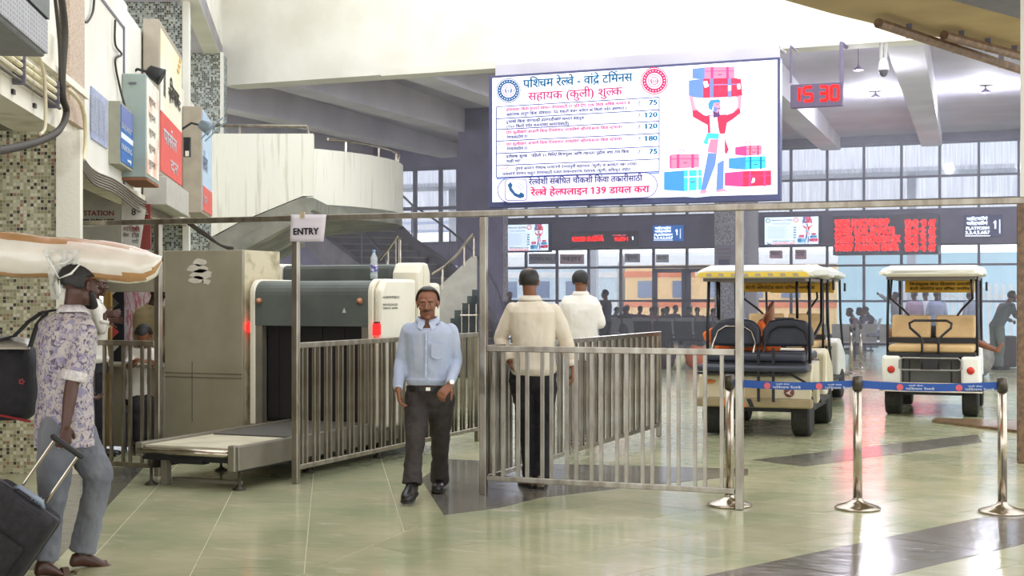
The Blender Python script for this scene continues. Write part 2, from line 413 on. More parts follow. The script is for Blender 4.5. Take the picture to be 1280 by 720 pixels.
ra = radians(4.5)
for k, X in enumerate([-26.6, -23.4, -20.2, -17.0, -13.9, -10.9, -7.75, -4.6, -1.4, 1.8, 5]):
    w = .62; y0 = BY+.6; x0 = X+(46-y0)*math.tan(ra)
    b = MB(); b.prism([(x0-w/2, y0, 5.85), (x0+w/2, y0, 5.85), (x0+w/2, y0, 6.72), (x0-w/2, y0, 6.72)], (X-x0, 46-y0, 0))
    for i in (4, 5): b.v[i].z += .45
    struct(b.build('ceiling_rib', ribm))
# ================================================================== back window wall
WY = 46.0
m0 = -6.70; sp = 1.172
bw = sgroup('wall_back'); bw['label'] = 'steel framed window wall at the back of the hall'
fr = mat('window_frame_paint', '5c5a74', .5, col2='5a5870')
X0, X1 = m0-sp*11, m0+sp*5
for nm, z0, z1 in (('lintel', 3.22, 4.25),):
    b = MB(); b.box((X0, WY-.35, z0), (X1, WY+.25, z1)); struct(b.build('wall_lintel', dark_pl))
b = MB(); b.box((-34, WY-.1, 6.45), (14, WY+.3, 6.75)); struct(b.build('wall_top_band', dark_pl))
for k in range(-11, 6):
    x = m0+sp*k; b = MB(); b.box((x-.04, WY-.06, 0), (x+.04, WY+.06, 6.5)); b.build('mullion', fr, bw)
for z in (.05, 1.40, 2.55, 3.2, 4.3, 4.62, 5.35, 6.4):
    b = MB(); b.box((X0, WY-.05, z-.035), (X1, WY+.05, z+.035)); b.build('transom', fr, bw)
rows = [(.08, 1.37), (1.43, 2.52), (2.58, 3.17), (4.65, 5.32), (5.38, 6.37)]
for k in range(-11, 5):
    for z0, z1 in rows:
        x = m0+sp*k; b = MB(); b.box((x+.04, WY-.006, z0), (x+sp-.04, WY+.006, z1)); b.build('pane', glass, bw)
# sliding door leaves with thicker frames
for n, k in enumerate((-6, -5)):
    x = m0+sp*k; dr = sgroup('door_%d' % (n+1)); b = MB()
    for lo, hi in (((x+.03, 0), (x+.16, 2.5)), ((x+sp-.16, 0), (x+sp-.03, 2.5)), ((x+.03, 2.36), (x+sp-.03, 2.5)), ((x+.03, 1.36), (x+sp-.03, 1.46)), ((x+.03, 0), (x+sp-.03, .15))):
        b.box((lo[0], WY-.12, lo[1]), (hi[0], WY-.07, hi[1]))
    b.build('door_frame', fr, dr); b = MB(); b.box((x+.2, WY-.17, .9), (x+.23, WY-.12, 1.3)); b.build('door_handle', steel2, dr)
def pier(x0, x1, y0, y1, z1, m, name='pillar', z0=0):
    b = MB(); b.box((x0, y0, z0), (x1, y1, z1)); return struct(b.build(name, m))
p0 = PYp(893, 400, 44.6); p1 = PYp(929, 400, 44.6); pier(p0.x, p1.x, 44.6, 45.2, 6.7, mosC)
p0 = PYp(612, 400, 43.5); p1 = PYp(625, 400, 43.5); pier(p0.x-.1, p1.x, 43.5, 44.2, 6.7, mosC)
p0 = PYp(572, 400, 35); p1 = PYp(611, 400, 35); pier(p0.x, p1.x, 35, 36, 6.7, dark_pl)
p0 = PYp(934, 400, 45.3); p1 = PYp(946, 400, 45.3); pier(p0.x, p1.x, 45.3, 45.6, 6.7, ribm)
# window on the stair side, left of the dark pier
wl = sgroup('window_1'); wl['label'] = 'dark framed window behind the curved stair'
q = [PYp(px, 371, WY-3).x for px in (488, 519, 551, 573)]
for x in q:
    b = MB(); b.box((x-.06, WY-3.06, 3.3), (x+.06, WY-2.94, 5.95)); b.build('mullion', fr, wl)
for z in (3.35, 4.55, 5.9):
    b = MB(); b.box((q[0], WY-3.05, z-.06), (q[3], WY-2.95, z+.06)); b.build('transom', fr, wl)
for i in range(3):
    for z0, z1 in ((3.4, 4.5), (4.6, 5.85)):
        b = MB(); b.box((q[i]+.06, WY-3.005, z0), (q[i+1]-.06, WY-2.995, z1)); b.build('pane', glass, wl)
b = MB(); b.box((-33, WY-3.1, 0), (q[0], WY-2.9, 6.7)); b.box((q[0], WY-3.1, 5.96), (q[3]+.1, WY-2.9, 6.7))
b.box((q[3]+.06, WY-3.1, 0), (PYp(612, 371, WY-3).x, WY-2.9, 6.7))
b.box((q[0], WY-3.1, 0), (q[3]+.06, WY-2.9, 1.9)); b.box((q[0], WY-3.1, 2.6), (q[3]+.06, WY-2.9, 3.3)); struct(b.build('wall_back_left', dark_pl))
# strip of low windows seen under the stair
# ================================================================== outside: platform, coaches, sheds
plat = mat('platform_concrete', 'e4e6ea', .8)
b = MB(); b.box((-60, 46.4, -.3), (20, 53.4, -.01)); o = struct(b.build('ground_platform', plat))
b = MB(); b.box((-60, 53.4, -1.3), (20, 90, -1.2)); struct(b.build('ground_track', mat('ballast', '9c968e', .9, bump=.6)))
def coach(x0, x1, y, body, stripe, lab, band='e8e4da'):
    t = thing('train_coach', lab, 'train', ((x0+x1)/2, y, -.2))
    mb = MB(); mb.box((x0, y, -.1), (x1, y+2.9, 2.9)); mb.build('coach_body', mat('coach_'+body, body, .45), t, bevel=.12, seg=2)
    mb = MB(); pr = [(y-.03, 2.85), (y+.5, 3.25), (y+1.45, 3.42), (y+2.4, 3.25), (y+2.93, 2.85)]
    mb.prism([(x0, a, z) for a, z in pr], (x1-x0, 0, 0)); mb.build('coach_roof', mat('coach_roof', 'c4c6cc', .5), t)
    mb = MB(); mb.box((x0, y-.02, 1.1), (x1, y, 1.35)); mb.box((x0, y-.02, 2.35), (x1, y, 2.6)); mb.build('stripe', mat('stripe_'+stripe, stripe, .5), t)
    wm_ = mat('coach_window', '8896b4', .15); n = int((x1-x0)/1.5)
    for i in range(n):
        xx = x0+.6+i*1.5; mb = MB(); mb.box((xx, y-.03, 1.5), (xx+.75, y+.02, 2.2)); mb.build('coach_window', wm_, t)
coach(-41, -24.5, 56, 'ecd0ce', 'b4badc', 'pink and lilac train coach behind the leftmost panes')
coach(-24.2, -18.3, 56, 'd4e6f2', 'f2f2f4', 'pale blue train coach behind the two shirted men')
coach(-18.0, -9.2, 56, 'ffd69a', 'f08c60', 'orange and yellow train coach seen through the middle panes')
b = MB(); b.box((-9, 55, -.3), (14, 55.4, 3.2)); o = tag(b.build('shed_wall', mat('shed_blue', 'c8e8f5', .6, col2='b8ddec', scale=3, stretch=(20, 1, .1))), 'pale blue sheet metal wall outside the right windows', 'wall')
shed = thing('picket_fence', 'white picket fence outside the right windows', 'fence', (-3, 52, 0))
for i in range(34):
    b = MB(); b.box((-6.2+i*.24, 52, 0), (-6.07+i*.24, 52.04, 2.0)); b.build('picket', mat('white_paint', 'eef2f5', .6), shed)
b = MB(); b.box((-6.3, 52.05, 1.5), (2, 52.1, 1.6)); b.build('rail', mat('white_paint'), shed)
rf = mat('platform_roof_sheet', 'b7bcc8', .6, col2='8f94a4', scale=2, stretch=(12, 1, 1))
b = MB(); b.box((-60, 50.2, 5.9), (20, 52.2, 6.05)); o = tag(b.build('platform_roof', rf), 'grey corrugated platform roof outside the upper windows', 'roof')
for i in range(9):
    b = MB(); x = -42+i*6; b.box((x, 51.5, -.1), (x+.3, 51.8, 5.9)); tag(b.build('roof_post', mat('roof_post_paint', 'c0c4d0', .6)), 'pale steel post carrying the platform roof', 'post', 'posts of the platform roof')
for i, z in enumerate((4.6, 5.0, 5.4)):
    b = MB(); b.box((-50, 60, z), (16, 60.1, z+.12)); tag(b.build('roof_purlin', mat('purlin_paint', '8f9ab8', .6)), ('lowest', 'middle', 'highest')[i]+' long horizontal pipe outside the upper windows', 'pipe', 'pipes outside the upper windows')
b = MB(); b.box((-60, 66, 4.9), (30, 66.2, 9.5)); tag(b.build('station_shed', mat('shed_pale', 'cdd0da', .7, col2='a4a8b8', scale=1.5, stretch=(9, 1, .25))), 'pale corrugated shed side seen through the upper windows', 'shed')
# ================================================================== balcony and stair
brd = mat('board_formed_white', 'f0eddf', .7, col2='b9b29b', scale=2.5, lo=.55, hi=.85, stretch=(6, 6, .35), bump=.3, bscale=10)
m = 25.0; K = m/FPX
def cpt(px, py, z): return PD(px, py, z)
b = MB(); b.prism([cpt(264, 167, m), cpt(391, 167, m), cpt(391, 245, m), cpt(378, 245, m), cpt(300, 277, m), cpt(264, 296, m)], CF*.18)
bal = thing('balcony_landing', 'white board marked parapet wall of the stair landing beside the mosaic columns', 'balcony', cpt(330, 371, m)-Vector((0, 0, 1.54)))
b.build('parapet', brd, bal)
und = mat('stair_underside', '98968a', .75, col2='747468', scale=2)
b = MB(); b.prism([cpt(391, 247, m), cpt(376, 247, m), cpt(296, 280, m), cpt(262, 300, m), cpt(262, 330, m), cpt(330, 300, m), cpt(391, 262, m)], CF*2.8); b.build('soffit', und, bal)
for k in range(4):
    b = MB(); b.beam(PD(388-k*4, 262+k*13, m+.2+k*.6), PD(285+k*12, 318+k*5, m+.2+k*.6), .5, .2); b.build('rib', und, bal)
b = MB(); b.tube([cpt(266, 157, m+.1), cpt(384, 158, m+.1), cpt(386, 167, m+.1)], .03); b.tube([cpt(300, 158, m+.1), cpt(300, 168, m+.1)], .02)
b.build('handrail', steel, bal)
cc = (-6.81, 30.3); RR = 4.44
cur = thing('curved_balcony', 'white curved balcony parapet behind the flat landing wall', 'balcony', CW(cc[0], cc[1], 0))
def arcp(r, t, h): return CW(cc[0]+r*cos(t), cc[1]+r*sin(t), h)
t0 = -.85; T = [t0+(.45-t0)*i/24 for i in range(25)]
b = MB(); b.rings([[arcp(RR, t, 3.33), arcp(RR, t, 4.40), arcp(RR-.15, t, 4.40), arcp(RR-.15, t, 3.33)] for t in T]); b.build('parapet', brd, cur)
b = MB(); b.rings([[arcp(RR-.02, t, 3.08), arcp(RR-.02, t, 3.33), arcp(1.6, t, 3.33), arcp(1.6, t, 2.75)] for t in T]); b.build('slab', und, cur)
b = MB(); b.tube([arcp(RR-.08, t, 4.62) for t in T[2:]], .03)
for t in T[4::5]: b.tube([arcp(RR-.08, t, 4.4), arcp(RR-.08, t, 4.62)], .02)
b.build('handrail', steel2, cur)
# winding stair
st = thing('staircase', 'dark winding concrete staircase under the curved balcony', 'staircase', CW(-2.5, 30, 0))
stm = mat('stair_concrete', '6d6870', .8, col2='5a5560', scale=3); trd = mat('stair_tread_edge', '8d8780', .7)
def spath(t):   # centreline: px, depth, height
    P = [(572, 29.0, .0), (560, 30.0, .8), (540, 31.2, 1.6), (508, 32.4, 2.4), (462, 33.4, 3.1), (430, 34.0, 3.3)]
    k = t*(len(P)-1); i = min(int(k), len(P)-2); f = k-i
    px, z, h = [P[i][j]*(1-f)+P[i+1][j]*f for j in range(3)]; return CW((px-640)/FPX*z, z), h
NS = 20; ed = []
for i in range(NS):
    p, h = spath(i/NS); q, _ = spath((i+1)/NS); d = (q-p).normalized(); d = (CF*.75+d*.4).normalized(); e = Vector((d.y, -d.x, 0))
    h = 3.3*(i+1)/NS; wd = .95; run = max((q-p).length*1.3, .35)
    b = MB(); b.prism([p-e*wd+Vector((0, 0, h-.17)), p+e*wd+Vector((0, 0, h-.17)), p+e*wd+d*run+Vector((0, 0, h-.17)), p-e*wd+d*run+Vector((0, 0, h-.17))], (0, 0, .15)); b.build('step', stm, st)
    b = MB(); b.prism([p-e*wd-d*.03+Vector((0, 0, h-.02)), p+e*wd-d*.03+Vector((0, 0, h-.02)), p+e*wd+d*run+Vector((0, 0, h-.02)), p-e*wd+d*run+Vector((0, 0, h-.02))], (0, 0, .025)); b.build('tread', trd, st)
    ed.append((p-e*(wd+.08), p+e*(wd+.08), h))
for s_ in (0, 1):
    b = MB(); R = []
    for pl, pr, h in ed:
        p = (pl, pr)[s_]; n = (pr-pl).normalized()*.07
        R.append([p-n+Vector((0, 0, h-.5)), p+n+Vector((0, 0, h-.5)), p+n+Vector((0, 0, h+.16)), p-n+Vector((0, 0, h+.16))])
    b.rings(R); b.build('stringer', stm, st)
    b = MB(); b.tube([(pl, pr)[s_]+Vector((0, 0, h+.95)) for pl, pr, h in ed[(8 if s_ == 0 else 0):]], .025)
    for pl, pr, h in ed[(8 if s_ == 0 else 0)::4]: q = (pl, pr)[s_]; b.tube([q+Vector((0, 0, h)), q+Vector((0, 0, h+.95))], .018)
    b.build('handrail', steel_far, st)
# pale cheek wall of the lowest flight with its own rail
ck = thing('stair_cheek_wall', 'pale sloping cheek wall with steel rail at the foot of the stair', 'wall', CW(-1.3, 27.5, 0))
zz = 27.6; b = MB(); b.prism([cpt(532, 402, zz)-Vector((0, 0, .9)), cpt(596, 402, zz)-Vector((0, 0, .9)), cpt(596, 320, zz), cpt(590, 320, zz), cpt(545, 362, zz), cpt(527, 372, zz)], CF*.2); b.build('cheek', mat('cheek_plaster', 'c9c4bb', .8), ck)
b = MB(); b.tube([cpt(540, 343, zz), cpt(556, 333, zz), cpt(572, 318, zz), cpt(585, 300, zz), cpt(591, 293, zz), cpt(593, 298, zz)], .028)
for px, y0, y1 in ((553, 335, 362), (580, 306, 333), (592, 296, 322)): b.tube([cpt(px, y0, zz), cpt(px, y1, zz)], .022)
b.build('handrail', steel2, ck)
zz = 28.5; b = MB(); b.tube([cpt(475, 325, zz), cpt(487, 310, zz), cpt(498, 295, zz), cpt(500, 300, zz), cpt(500, 330, zz)], .028)
for px, y0, y1 in ((485, 312, 335), (495, 300, 335)): b.tube([cpt(px, y0, zz), cpt(px, y1, zz)], .022)
b.build('handrail', steel2, ck)
# dark cabinet stack beside the cheek wall
shf = thing('storage_rack', 'dark stepped rack standing at the foot of the staircase', 'rack', CW(-1.1, 26.6, 0))
zz = 26.6
for px0, px1, y0 in ((563, 597, 398), (568, 597, 388), (577, 597, 379), (584, 597, 370), (590, 597, 362)):
    b = MB(); b.prism([cpt(px0, 418, zz)-Vector((0, 0, .82)), cpt(px1, 418, zz)-Vector((0, 0, .82)), cpt(px1, y0, zz), cpt(px0, y0, zz)], CF*(.3+.04*(398-y0)/9)); b.build('box_step', mat('rack_dark', '33413f', .6), shf)
b = MB(); b.tube([cpt(575, 394, zz-.06), cpt(597, 394, zz-.06)], .02)
for px in (577, 586, 595): b.tube([cpt(px, 380, zz-.06), cpt(px, 418, zz-.06)], .012)
b.build('rail', steel2, shf)
# ================================================================== canopy over the right foreground
ch = 4.5; e0 = PG(980, -.01, ch); e1 = PG(1280, 68, ch)
pts = [PG(900, -26, ch), PG(980, 0, ch), PG(1040, 17, ch), PG(1110, 34, ch), PG(1280, 68, ch), PG(1330, 76, ch)]
b = MB(); far = [PG(1420, -330, ch), PG(900, -330, ch)]
b.prism([p for p in pts]+far, (0, 0, .45)); b.prism([CW(-9, 7.5, ch), CW(3.2, 7.5, ch), CW(5, -10, ch), CW(-9, -10, ch)], (0, 0, .45)); o = struct(b.build('ceiling_canopy', canopym)); o['label'] = 'tan underside of the entrance canopy at top right'  # second slab, unseen over the camera, added to cut light from behind
cr_ = thing('canopy_ridge', 'grey recessed strip in the canopy above the right edge', 'strip', PG(1220, 5, ch-.06))
b = MB(); b.prism([PG(1165, -6, ch-.06), PG(1300, 30, ch-.06), PG(1300, 8, ch-.06), PG(1215, -14, ch-.06)], (0, 0, .05)); b.build('strip', mat('strip_grey', '6a6570', .6), cr_)
for k, (a, c_, dz) in enumerate((((1098, 29), (1290, 92), .0), ((1180, 44), (1290, 74), .0))):
    t = thing('canopy_pipe', ('long rusty pipe along the canopy edge' if k == 0 else 'short rusty pipe under the canopy near the right column'), 'pipe', PG(*a, ch-.1))
    b = MB(); b.tube([PG(a[0], a[1], ch-.1), PG((a[0]+c_[0])/2, (a[1]+c_[1])/2, ch-.11), PG(c_[0], c_[1], ch-.1)], .055); b.build('pipe', pipe_br, t)
    for f in (.2, .5, .8): q = PG(a[0]+(c_[0]-a[0])*f, a[1]+(c_[1]-a[1])*f, ch-.1); b = MB(); b.box(q-Vector((.03, .03, .05)), q+Vector((.03, .03, .12))); b.build('bracket', steel_far, t)
# right column
brown = mat('brown_granite', '7b5f40', .35, col2='5a4430', scale=20)
q = PG(1272, 578); b = MB(); zc = 12.95
A_ = CW((1271-640)/FPX*zc, zc); b.box((A_.x, A_.y, 0), (A_.x+.6, A_.y+.6, 2.45)); o = struct(b.build('column', brown, bevel=.01)); o['label'] = 'brown granite column at the right edge'
b = MB(); b.box((A_.x+.03, A_.y+.03, 2.45), (A_.x+.57, A_.y+.57, 4.55)); struct(b.build('column_shaft', plaster))
b = MB(); b.prism([PG(1165, 528)+Vector((0, 0, .0)), PG(1272, 541), PG(1300, 546), PG(1300, 530), PG(1170, 525)], (0, 0, .03)); struct(b.build('kerb_plinth', brown))
# ================================================================== left facade (runs away at 30 degrees to the hall axis)
FA = YAW+math.atan(.13)
FD = Vector((-sin(FA), cos(FA), 0)); FN = Vector((cos(FA), sin(FA), 0))    # along the facade, out of it
F0 = CW(-2.34, 0); RF = Matrix((FN, FD, Vector((0, 0, 1)))).transposed()
def fz(px, off=0):                      # distance along the facade at which column px meets the plane off
    d = ray(px); d.z = 0; o = F0+FN*off
    t = (o.x*FN.x+o.y*FN.y)/(d.x*FN.x+d.y*FN.y); p = d*t; return (p-F0).dot(FD)
def fh(px, py, off=0):
    d = ray(px, py); o = F0+FN*off; t = (o.x*FN.x+o.y*FN.y)/(d.x*FN.x+d.y*FN.y); return CAMH+d.z*t
def fp(s, off, h): return F0+FD*s+FN*off+Vector((0, 0, h))
def fbox(mb, s0, s1, a0, a1, h0, h1):
    return mb.obox(fp((s0+s1)/2, (a0+a1)/2, (h0+h1)/2), (abs(a1-a0), abs(s1-s0), abs(h1-h0)), RF)
def fpart(name, m, parent, s0, s1, a0, a1, h0, h1, **k):
    b = MB(); fbox(b, s0, s1, a0, a1, h0, h1); return b.build(name, m, parent, **k)
def fwrite(s, px, h, size, m, parent, off, width=None, name='lettering', bold=.01):
    return write(s, fp(fz(px, off), off, h), FD, size, m, parent, name, width=width, bold=bold)
wl_ = sgroup('wall_left'); wl_['label'] = 'weathered white fascia wall along the left side'
fpart('fascia', plaster_dirty, wl_, 6, 13.3, -.4, 0, 2.98, 3.75)
fpart('upper_wall', plaster, wl_, 6, 13.3, -.4, -.05, 3.75, 8)
fpart('fascia_flange', plaster_dirty, wl_, 6, 13.3, 0, .07, 3.40, 3.46)
fpart('white_panel', plaster, wl_, 13.25, 16.3, -.3, 0, 2.77, 4.9)
fpart('white_panel', plaster, wl_, 16.3, 22.4, -.3, -.02, 2.77, 4.87)
fpart('white_panel', plaster, wl_, 22.4, 24.6, -.3, -.01, 2.77, 4.85)
fpart('fascia_return', plaster_dirty, wl_, 13.2, 24.6, -.3, .03, 2.70, 2.80)
fpart('panel_joint', steel_far, wl_, 15.95, 16.02, 0, .015, 2.77, 4.6)
fpart('panel_joint', steel_far, wl_, 13.2, 16.0, 0, .012, 4.57, 4.60)
fpart('soffit_inside', mat('shop_soffit', '8a8474', .8), wl_, 6, 24.6, -3.2, -.35, 2.99, 3.1)
gran = mat('pink_granite_chips', 'cbb8a4', .6, col2='a8927e', scale=40)
fpart('granite_pier', gran, wl_, fz(80), fz(99), 0, .05, 3.1, 7)
fpart('pier_bracket', mat('grey_bracket', '5d5b60', .6), wl_, fz(84), fz(97), .05, .3, 4.6+.6, 6.4)
# shop back wall far inside
fpart('shop_back', mat('shop_back_paint', 'a39c8b', .8, col2='8c8474', scale=2), wl_, 6, 24, -3.3, -3.1, 0, 3)
# mosaic pillars face the camera
def camface(px0, px1, z, h0, h1, m, depth=.6, name='pillar'):
    a = CW((px0-640)/FPX*z, z); c = CW((px1-640)/FPX*z, z); mid = (a+c)/2+CF*depth/2
    o = bpy.data.objects.new(name, None)
    b = MB(); w = (c-a).length; b.box((-w/2, -depth/2, h0), (w/2, depth/2, h1)); o = b.build(name, m)
    o.location = mid; o.rotation_euler = (0, 0, YAW); return o
p_ = struct(camface(-60, 70, 12.2, 0, 2.99, mosA, .7)); p_['label'] = 'olive mosaic pillar at the left edge'
struct(camface(70, 100, 12.15, 0, 2.98, plaster_dirty, .08, 'pillar_edge'))
struct(camface(186, 228, 22.6, 0, 2.75, mosB)); struct(camface(228, 236, 22.55, 0, 8.5, plaster, .12, 'pillar_edge'))
struct(camface(140, 228, 22.65, 2.75, 8.5, mosB))
struct(camface(236, 300, 26.5, 0, 2.75, mosB)); struct(camface(235, 276, 27.4, 2.7, 6.32, mosB)); struct(camface(275, 278.5, 27.35, 2.7, 6.32, plaster, .1, 'pillar_edge'))
# pipes along the fascia
for k, (h, r, c_) in enumerate(((3.30, .020, 'e2d9bb'), (3.245, .022, 'd8cda8'), (3.185, .020, 'cfc6aa'), (3.13, .014, '5d5648'))):
    t = thing('conduit_pipe', ['topmost cream conduit pipe on the left fascia', 'second cream conduit pipe from the top of the left fascia', 'third cream conduit pipe from the top of the left fascia', 'thin dark cable run lowest on the left fascia'][k], 'pipe', fp(9, .04, h))
    b = MB(); b.tube([fp(6, .06, h), fp(9, .06, h), fp(11.9, .06, h)], r); b.build('pipe', mat('conduit_'+c_, c_, .5, col2='8f8468', lo=.55, hi=.8, scale=8), t)
    for s in (8.5, 10.4, 11.7): b = MB(); fbox(b, s-.015, s+.015, .004, .095, h-.026, h+.026); b.build('clamp', steel_far, t)
for k, s in enumerate((10.35, 11.1)):
    tag(fpart('bolt_plate', blackp, None, s, s+.07, 0, .02, 3.03, 3.065), ['small dark bolt plate low on the fascia nearer the frame edge', 'small dark bolt plate low on the fascia nearer the cable bundle'][k], 'bolt')
# hanging cables
blk = mat('black_cable', '3a332c', .7, bump=.2)
def cable(pts, r, lab, m=blk, name='cable'):
    P = []
    for i in range(len(pts)-1):
        a = pts[max(i-1, 0)]; b_ = pts[i]; c = pts[i+1]; d = pts[min(i+2, len(pts)-1)]
        for k in range(6):
            t = k/6; P.append(.5*((2*b_)+(c-a)*t+(2*a-5*b_+4*c-d)*t*t+(3*b_-a-3*c+d)*t**3))
    P.append(pts[-1]); b = MB(); b.tube(P, r, 6); return tag(b.build(name, m, smooth=True), lab, 'cable')
def fpt(px, py, off=.1): return fp(fz(px, off), off, fh(px, py, off))
cable([fpt(76, -10), fpt(81, 40), fpt(78, 90), fpt(78, 120), fpt(83, 140), fpt(76, 160), fpt(60, 172), fpt(30, 182), fpt(-10, 190)], .03, 'thick dark cable bundle drooping over the left fascia')
cable([fpt(68, -10), fpt(74, 50), fpt(76, 110)], .015, 'thin cable beside the thick cable bundle on the left pier')
cable([fpt(49, 70), fpt(55, 95), fpt(57, 130), fpt(56, 160), fpt(50, 168)], .014, 'pale cable hanging from the display box at top left', mat('pale_cable', 'cfc3a6', .6))
cable([fpt(118, -8, .03), fpt(116, 15, .03), fpt(108, 28, .03), fpt(101, 20, .03)], .012, 'thin looping cable at the top of the white panel')
cable([fpt(144, 25, .03), fpt(144, 55, .03), fpt(152, 68, .03), fpt(144, 76, .03), fpt(150, 110, .03), fpt(160, 145, .12)], .012, 'thin cable wandering down the white panel to the blue sign')
for k in range(6):
    o_ = .04+.012*k; d = k*3.2
    cable([fpt(103, 196+d, o_), fpt(118, 214+d, o_), fpt(145, 226+d, o_), fpt(175, 248+d, o_), fpt(205, 264+d*.6, o_), fpt(232, 276+d*.4, o_)], .011, ['topmost', 'second', 'third', 'fourth', 'fifth', 'lowest'][k]+' grey cable of the sagging bundle below the white fascia', mat('grey_cable', '7a7264', .6)).__setitem__('group', 'sagging cables under the fascia')
for k in range(3):
    cable([PD(230+k*5, 276+k*2, 22.3), PD(252+k*3, 292, 22.3), PD(275, 306, 22.3), PD(292, 314-k*2, 22.3)], .02, ['leftmost', 'middle', 'rightmost'][k]+' dark cable sagging from the far pillar towards the booth top', blk).__setitem__('group', 'cables beyond the far pillar')
# clamp bracket loop
cable([fpt(86, 112, .12), fpt(100, 128, .12), fpt(106, 150, .12), fpt(107, 180, .12), fpt(104, 200, .12)], .02, 'bent conduit loop at the corner of the white fascia', mat('conduit_d8cda8'))
# display box at the top left
db = thing('display_box', 'grey metal display box with perforated grille and red screen at top left', 'display', fp(8.5, .25, 3.1))
s1 = fz(60, .5)
grl = mat('perforated_metal', 'a9abb0', .4, .5)
def fgr(nt, N, L, b):
    tc = [n for n in N if n.type == 'TEX_COORD'][0]; vo = N.new('ShaderNodeTexVoronoi'); vo.inputs['Scale'].default_value = 34; vo.inputs['Randomness'].default_value = 0
    L.new(tc.outputs['Object'], vo.inputs['Vector']); mr = N.new('ShaderNodeMapRange'); mr.inputs[1].default_value = .28; mr.inputs[2].default_value = .36; L.new(vo.outputs['Distance'], mr.inputs[0])
    old = b.inputs['Base Color'].links[0].from_socket; mx = N.new('ShaderNodeMix'); mx.data_type = 'RGBA'; mx.inputs[6].default_value = rgb('4b4b50'); L.new(mr.outputs[0], mx.inputs[0]); L.new(old, mx.inputs[7]); L.new(mx.outputs[2], b.inputs['Base Color'])
tune(grl, fgr)
fpart('casing', mat('casing_grey', '8b8d92', .5, .3), db, 6, s1, .12, .48, 3.10, 4.6, bevel=.01)
fpart('grille', grl, db, 6, s1-.01, .48, .50, 3.12, 3.33)
fpart('front_frame', mat('frame_greygreen', '5f6664', .5), db, 6, s1, .48, .51, 3.345, 4.6)
fpart('screen', screen('dull_red_screen', 'd8505a', .7), db, 6, s1-.16, .512, .518, 3.5, 4.6)
fpart('gap_shadow', blackp, db, 6, s1, .478, .49, 3.328, 3.348)
# notices on the white panel
nb = thing('notice_board', 'narrow blue printed notice on the white panel', 'notice', fp(fz(123), .02, 3))
s0, s1 = fz(112.5), fz(133); h1 = fh(113, 108); h0 = fh(113, 173); h1b = fh(133, 128)
fpart('sheet', mat('notice_blue', '8f98b8', .6, col2='a9afc6', scale=8), nb, s0, s1, 0, .015, h0, h1)
ls = []
for r in range(12):
    for q in range(2): ls.append(fwrite(random.choice(['सूचना नियम', 'यात्री सेवा', 'तिकीट दर', 'प्रवासी माहिती']), 113.6+q*10, h1-.12-r*(h1-h0-.15)/12, .075, mat('notice_white', 'dfe3ee', .6), nb, .016, width=(s1-s0)*.42))
join(ls, 'lettering', nb)
sg = thing('blue_sign', 'small blue and white box sign with arrow beside the grey cabinet', 'sign', fp(fz(150), .1, 3))
s0 = fz(150, .12); s1 = fz(165.5, .12); h1 = fh(141, 131); h0 = fh(165, 214, .12)
fpart('box', mat('sign_box_beige', '9c9a86', .6), sg, s0, s1, 0, .12, h0, h1)
fpart('face', mat('sign_blue', '2f6fb8', .5), sg, s0+.03, s1-.02, .12, .128, h0+.03, h1-.03)
fpart('stripe', mat('sign_white', 'e9eef5', .5), sg, s0+.03, s1-.02, .128, .131, h0+.28, h0+.34); fpart('stripe', mat('sign_violet', '6a78b0', .5), sg, s0+.03, s1-.02, .128, .131, h1-.24, h1-.03)
ls = [fwrite('RAILWAY', 151.5, h0+.38, .085, mat('sign_white'), sg, .132, width=.75, bold=.02), fwrite('PARKING', 151.5, h0+.16, .09, mat('sign_white'), sg, .132, width=.8, bold=.02)]
join(ls, 'lettering', sg)
b = MB(); q = fp(s0+.45, .134, h0+.09); b.prism([q, q+FD*.22, q+FD*.22+Vector((0, 0, .02)), q+FD*.3+Vector((0, 0, -.012)), q+FD*.22+Vector((0, 0, -.045)), q+FD*.22+Vector((0, 0, -.024)), q+Vector((0, 0, -.024))], FN*.002); b.build('arrow', mat('sign_white'), sg)
gc = thing('grey_cabinet', 'rusty grey green cabinet projecting from the sign wall', 'cabinet', fp(16.3, 0, 2.9))
s0 = fz(183, .27); s1 = fz(198, .27); h1 = fh(183, 92, .27); h0 = fh(183, 222, .27)
gcm = mat('cabinet_greygreen', '94a19a', .5, col2='8a8f80', scale=3, lo=.5, hi=.8)
fpart('cabinet_body', gcm, gc, s0, s1, 0, .27, h0, h1, bevel=.012); fpart('printed_face', mat('faded_poster', 'efe8d8', .6, col2='e8b9a6', scale=3, lo=.5, hi=.62), gc, s0+.02, s1-.02, .27, .278, h0+.05, h1-.04)
ls = [fwrite('सूचना', 186, h0+.15+k*.18, .11, mat('faded_ink', '9a8a86', .7), gc, .28, width=.6) for k in range(5)]; join(ls, 'lettering', gc)
fpart('bottom_rim', mat('rust', '8a5a3c', .8), gc, s0, s1, -.0, .275, h0-.03, h0); fpart('top_hook', steel_far, gc, s0-.02, s0+.02, .08, .16, h1-.12, h1-.1)
bs = thing('shop_sign', 'large beige and red sign with projecting frame and box below', 'sign', fp(19.4, 0, 3))
s0 = fz(199, .2); s1 = fz(229, .22); h1 = fh(200, 50, .1); h0 = fh(200, 222, .1)
fpart('frame', mat('frame_tan', 'a59a88', .5), bs, s0, s1, 0, .2, h0-.05, h1+.1, bevel=.01); fpart('face', mat('cream_face', 'e6dcb4', .5, col2='ecebe6', scale=.8), bs, s0+.1, s1-.08, .2, .21, h0+.75, h1)
fpart('red_panel', mat('coral_red', 'e2574f', .5), bs, s0+.1, s1-.08, .2, .212, h0+.02, h0+.78)
wht = mat('sign_white')
sx = 205
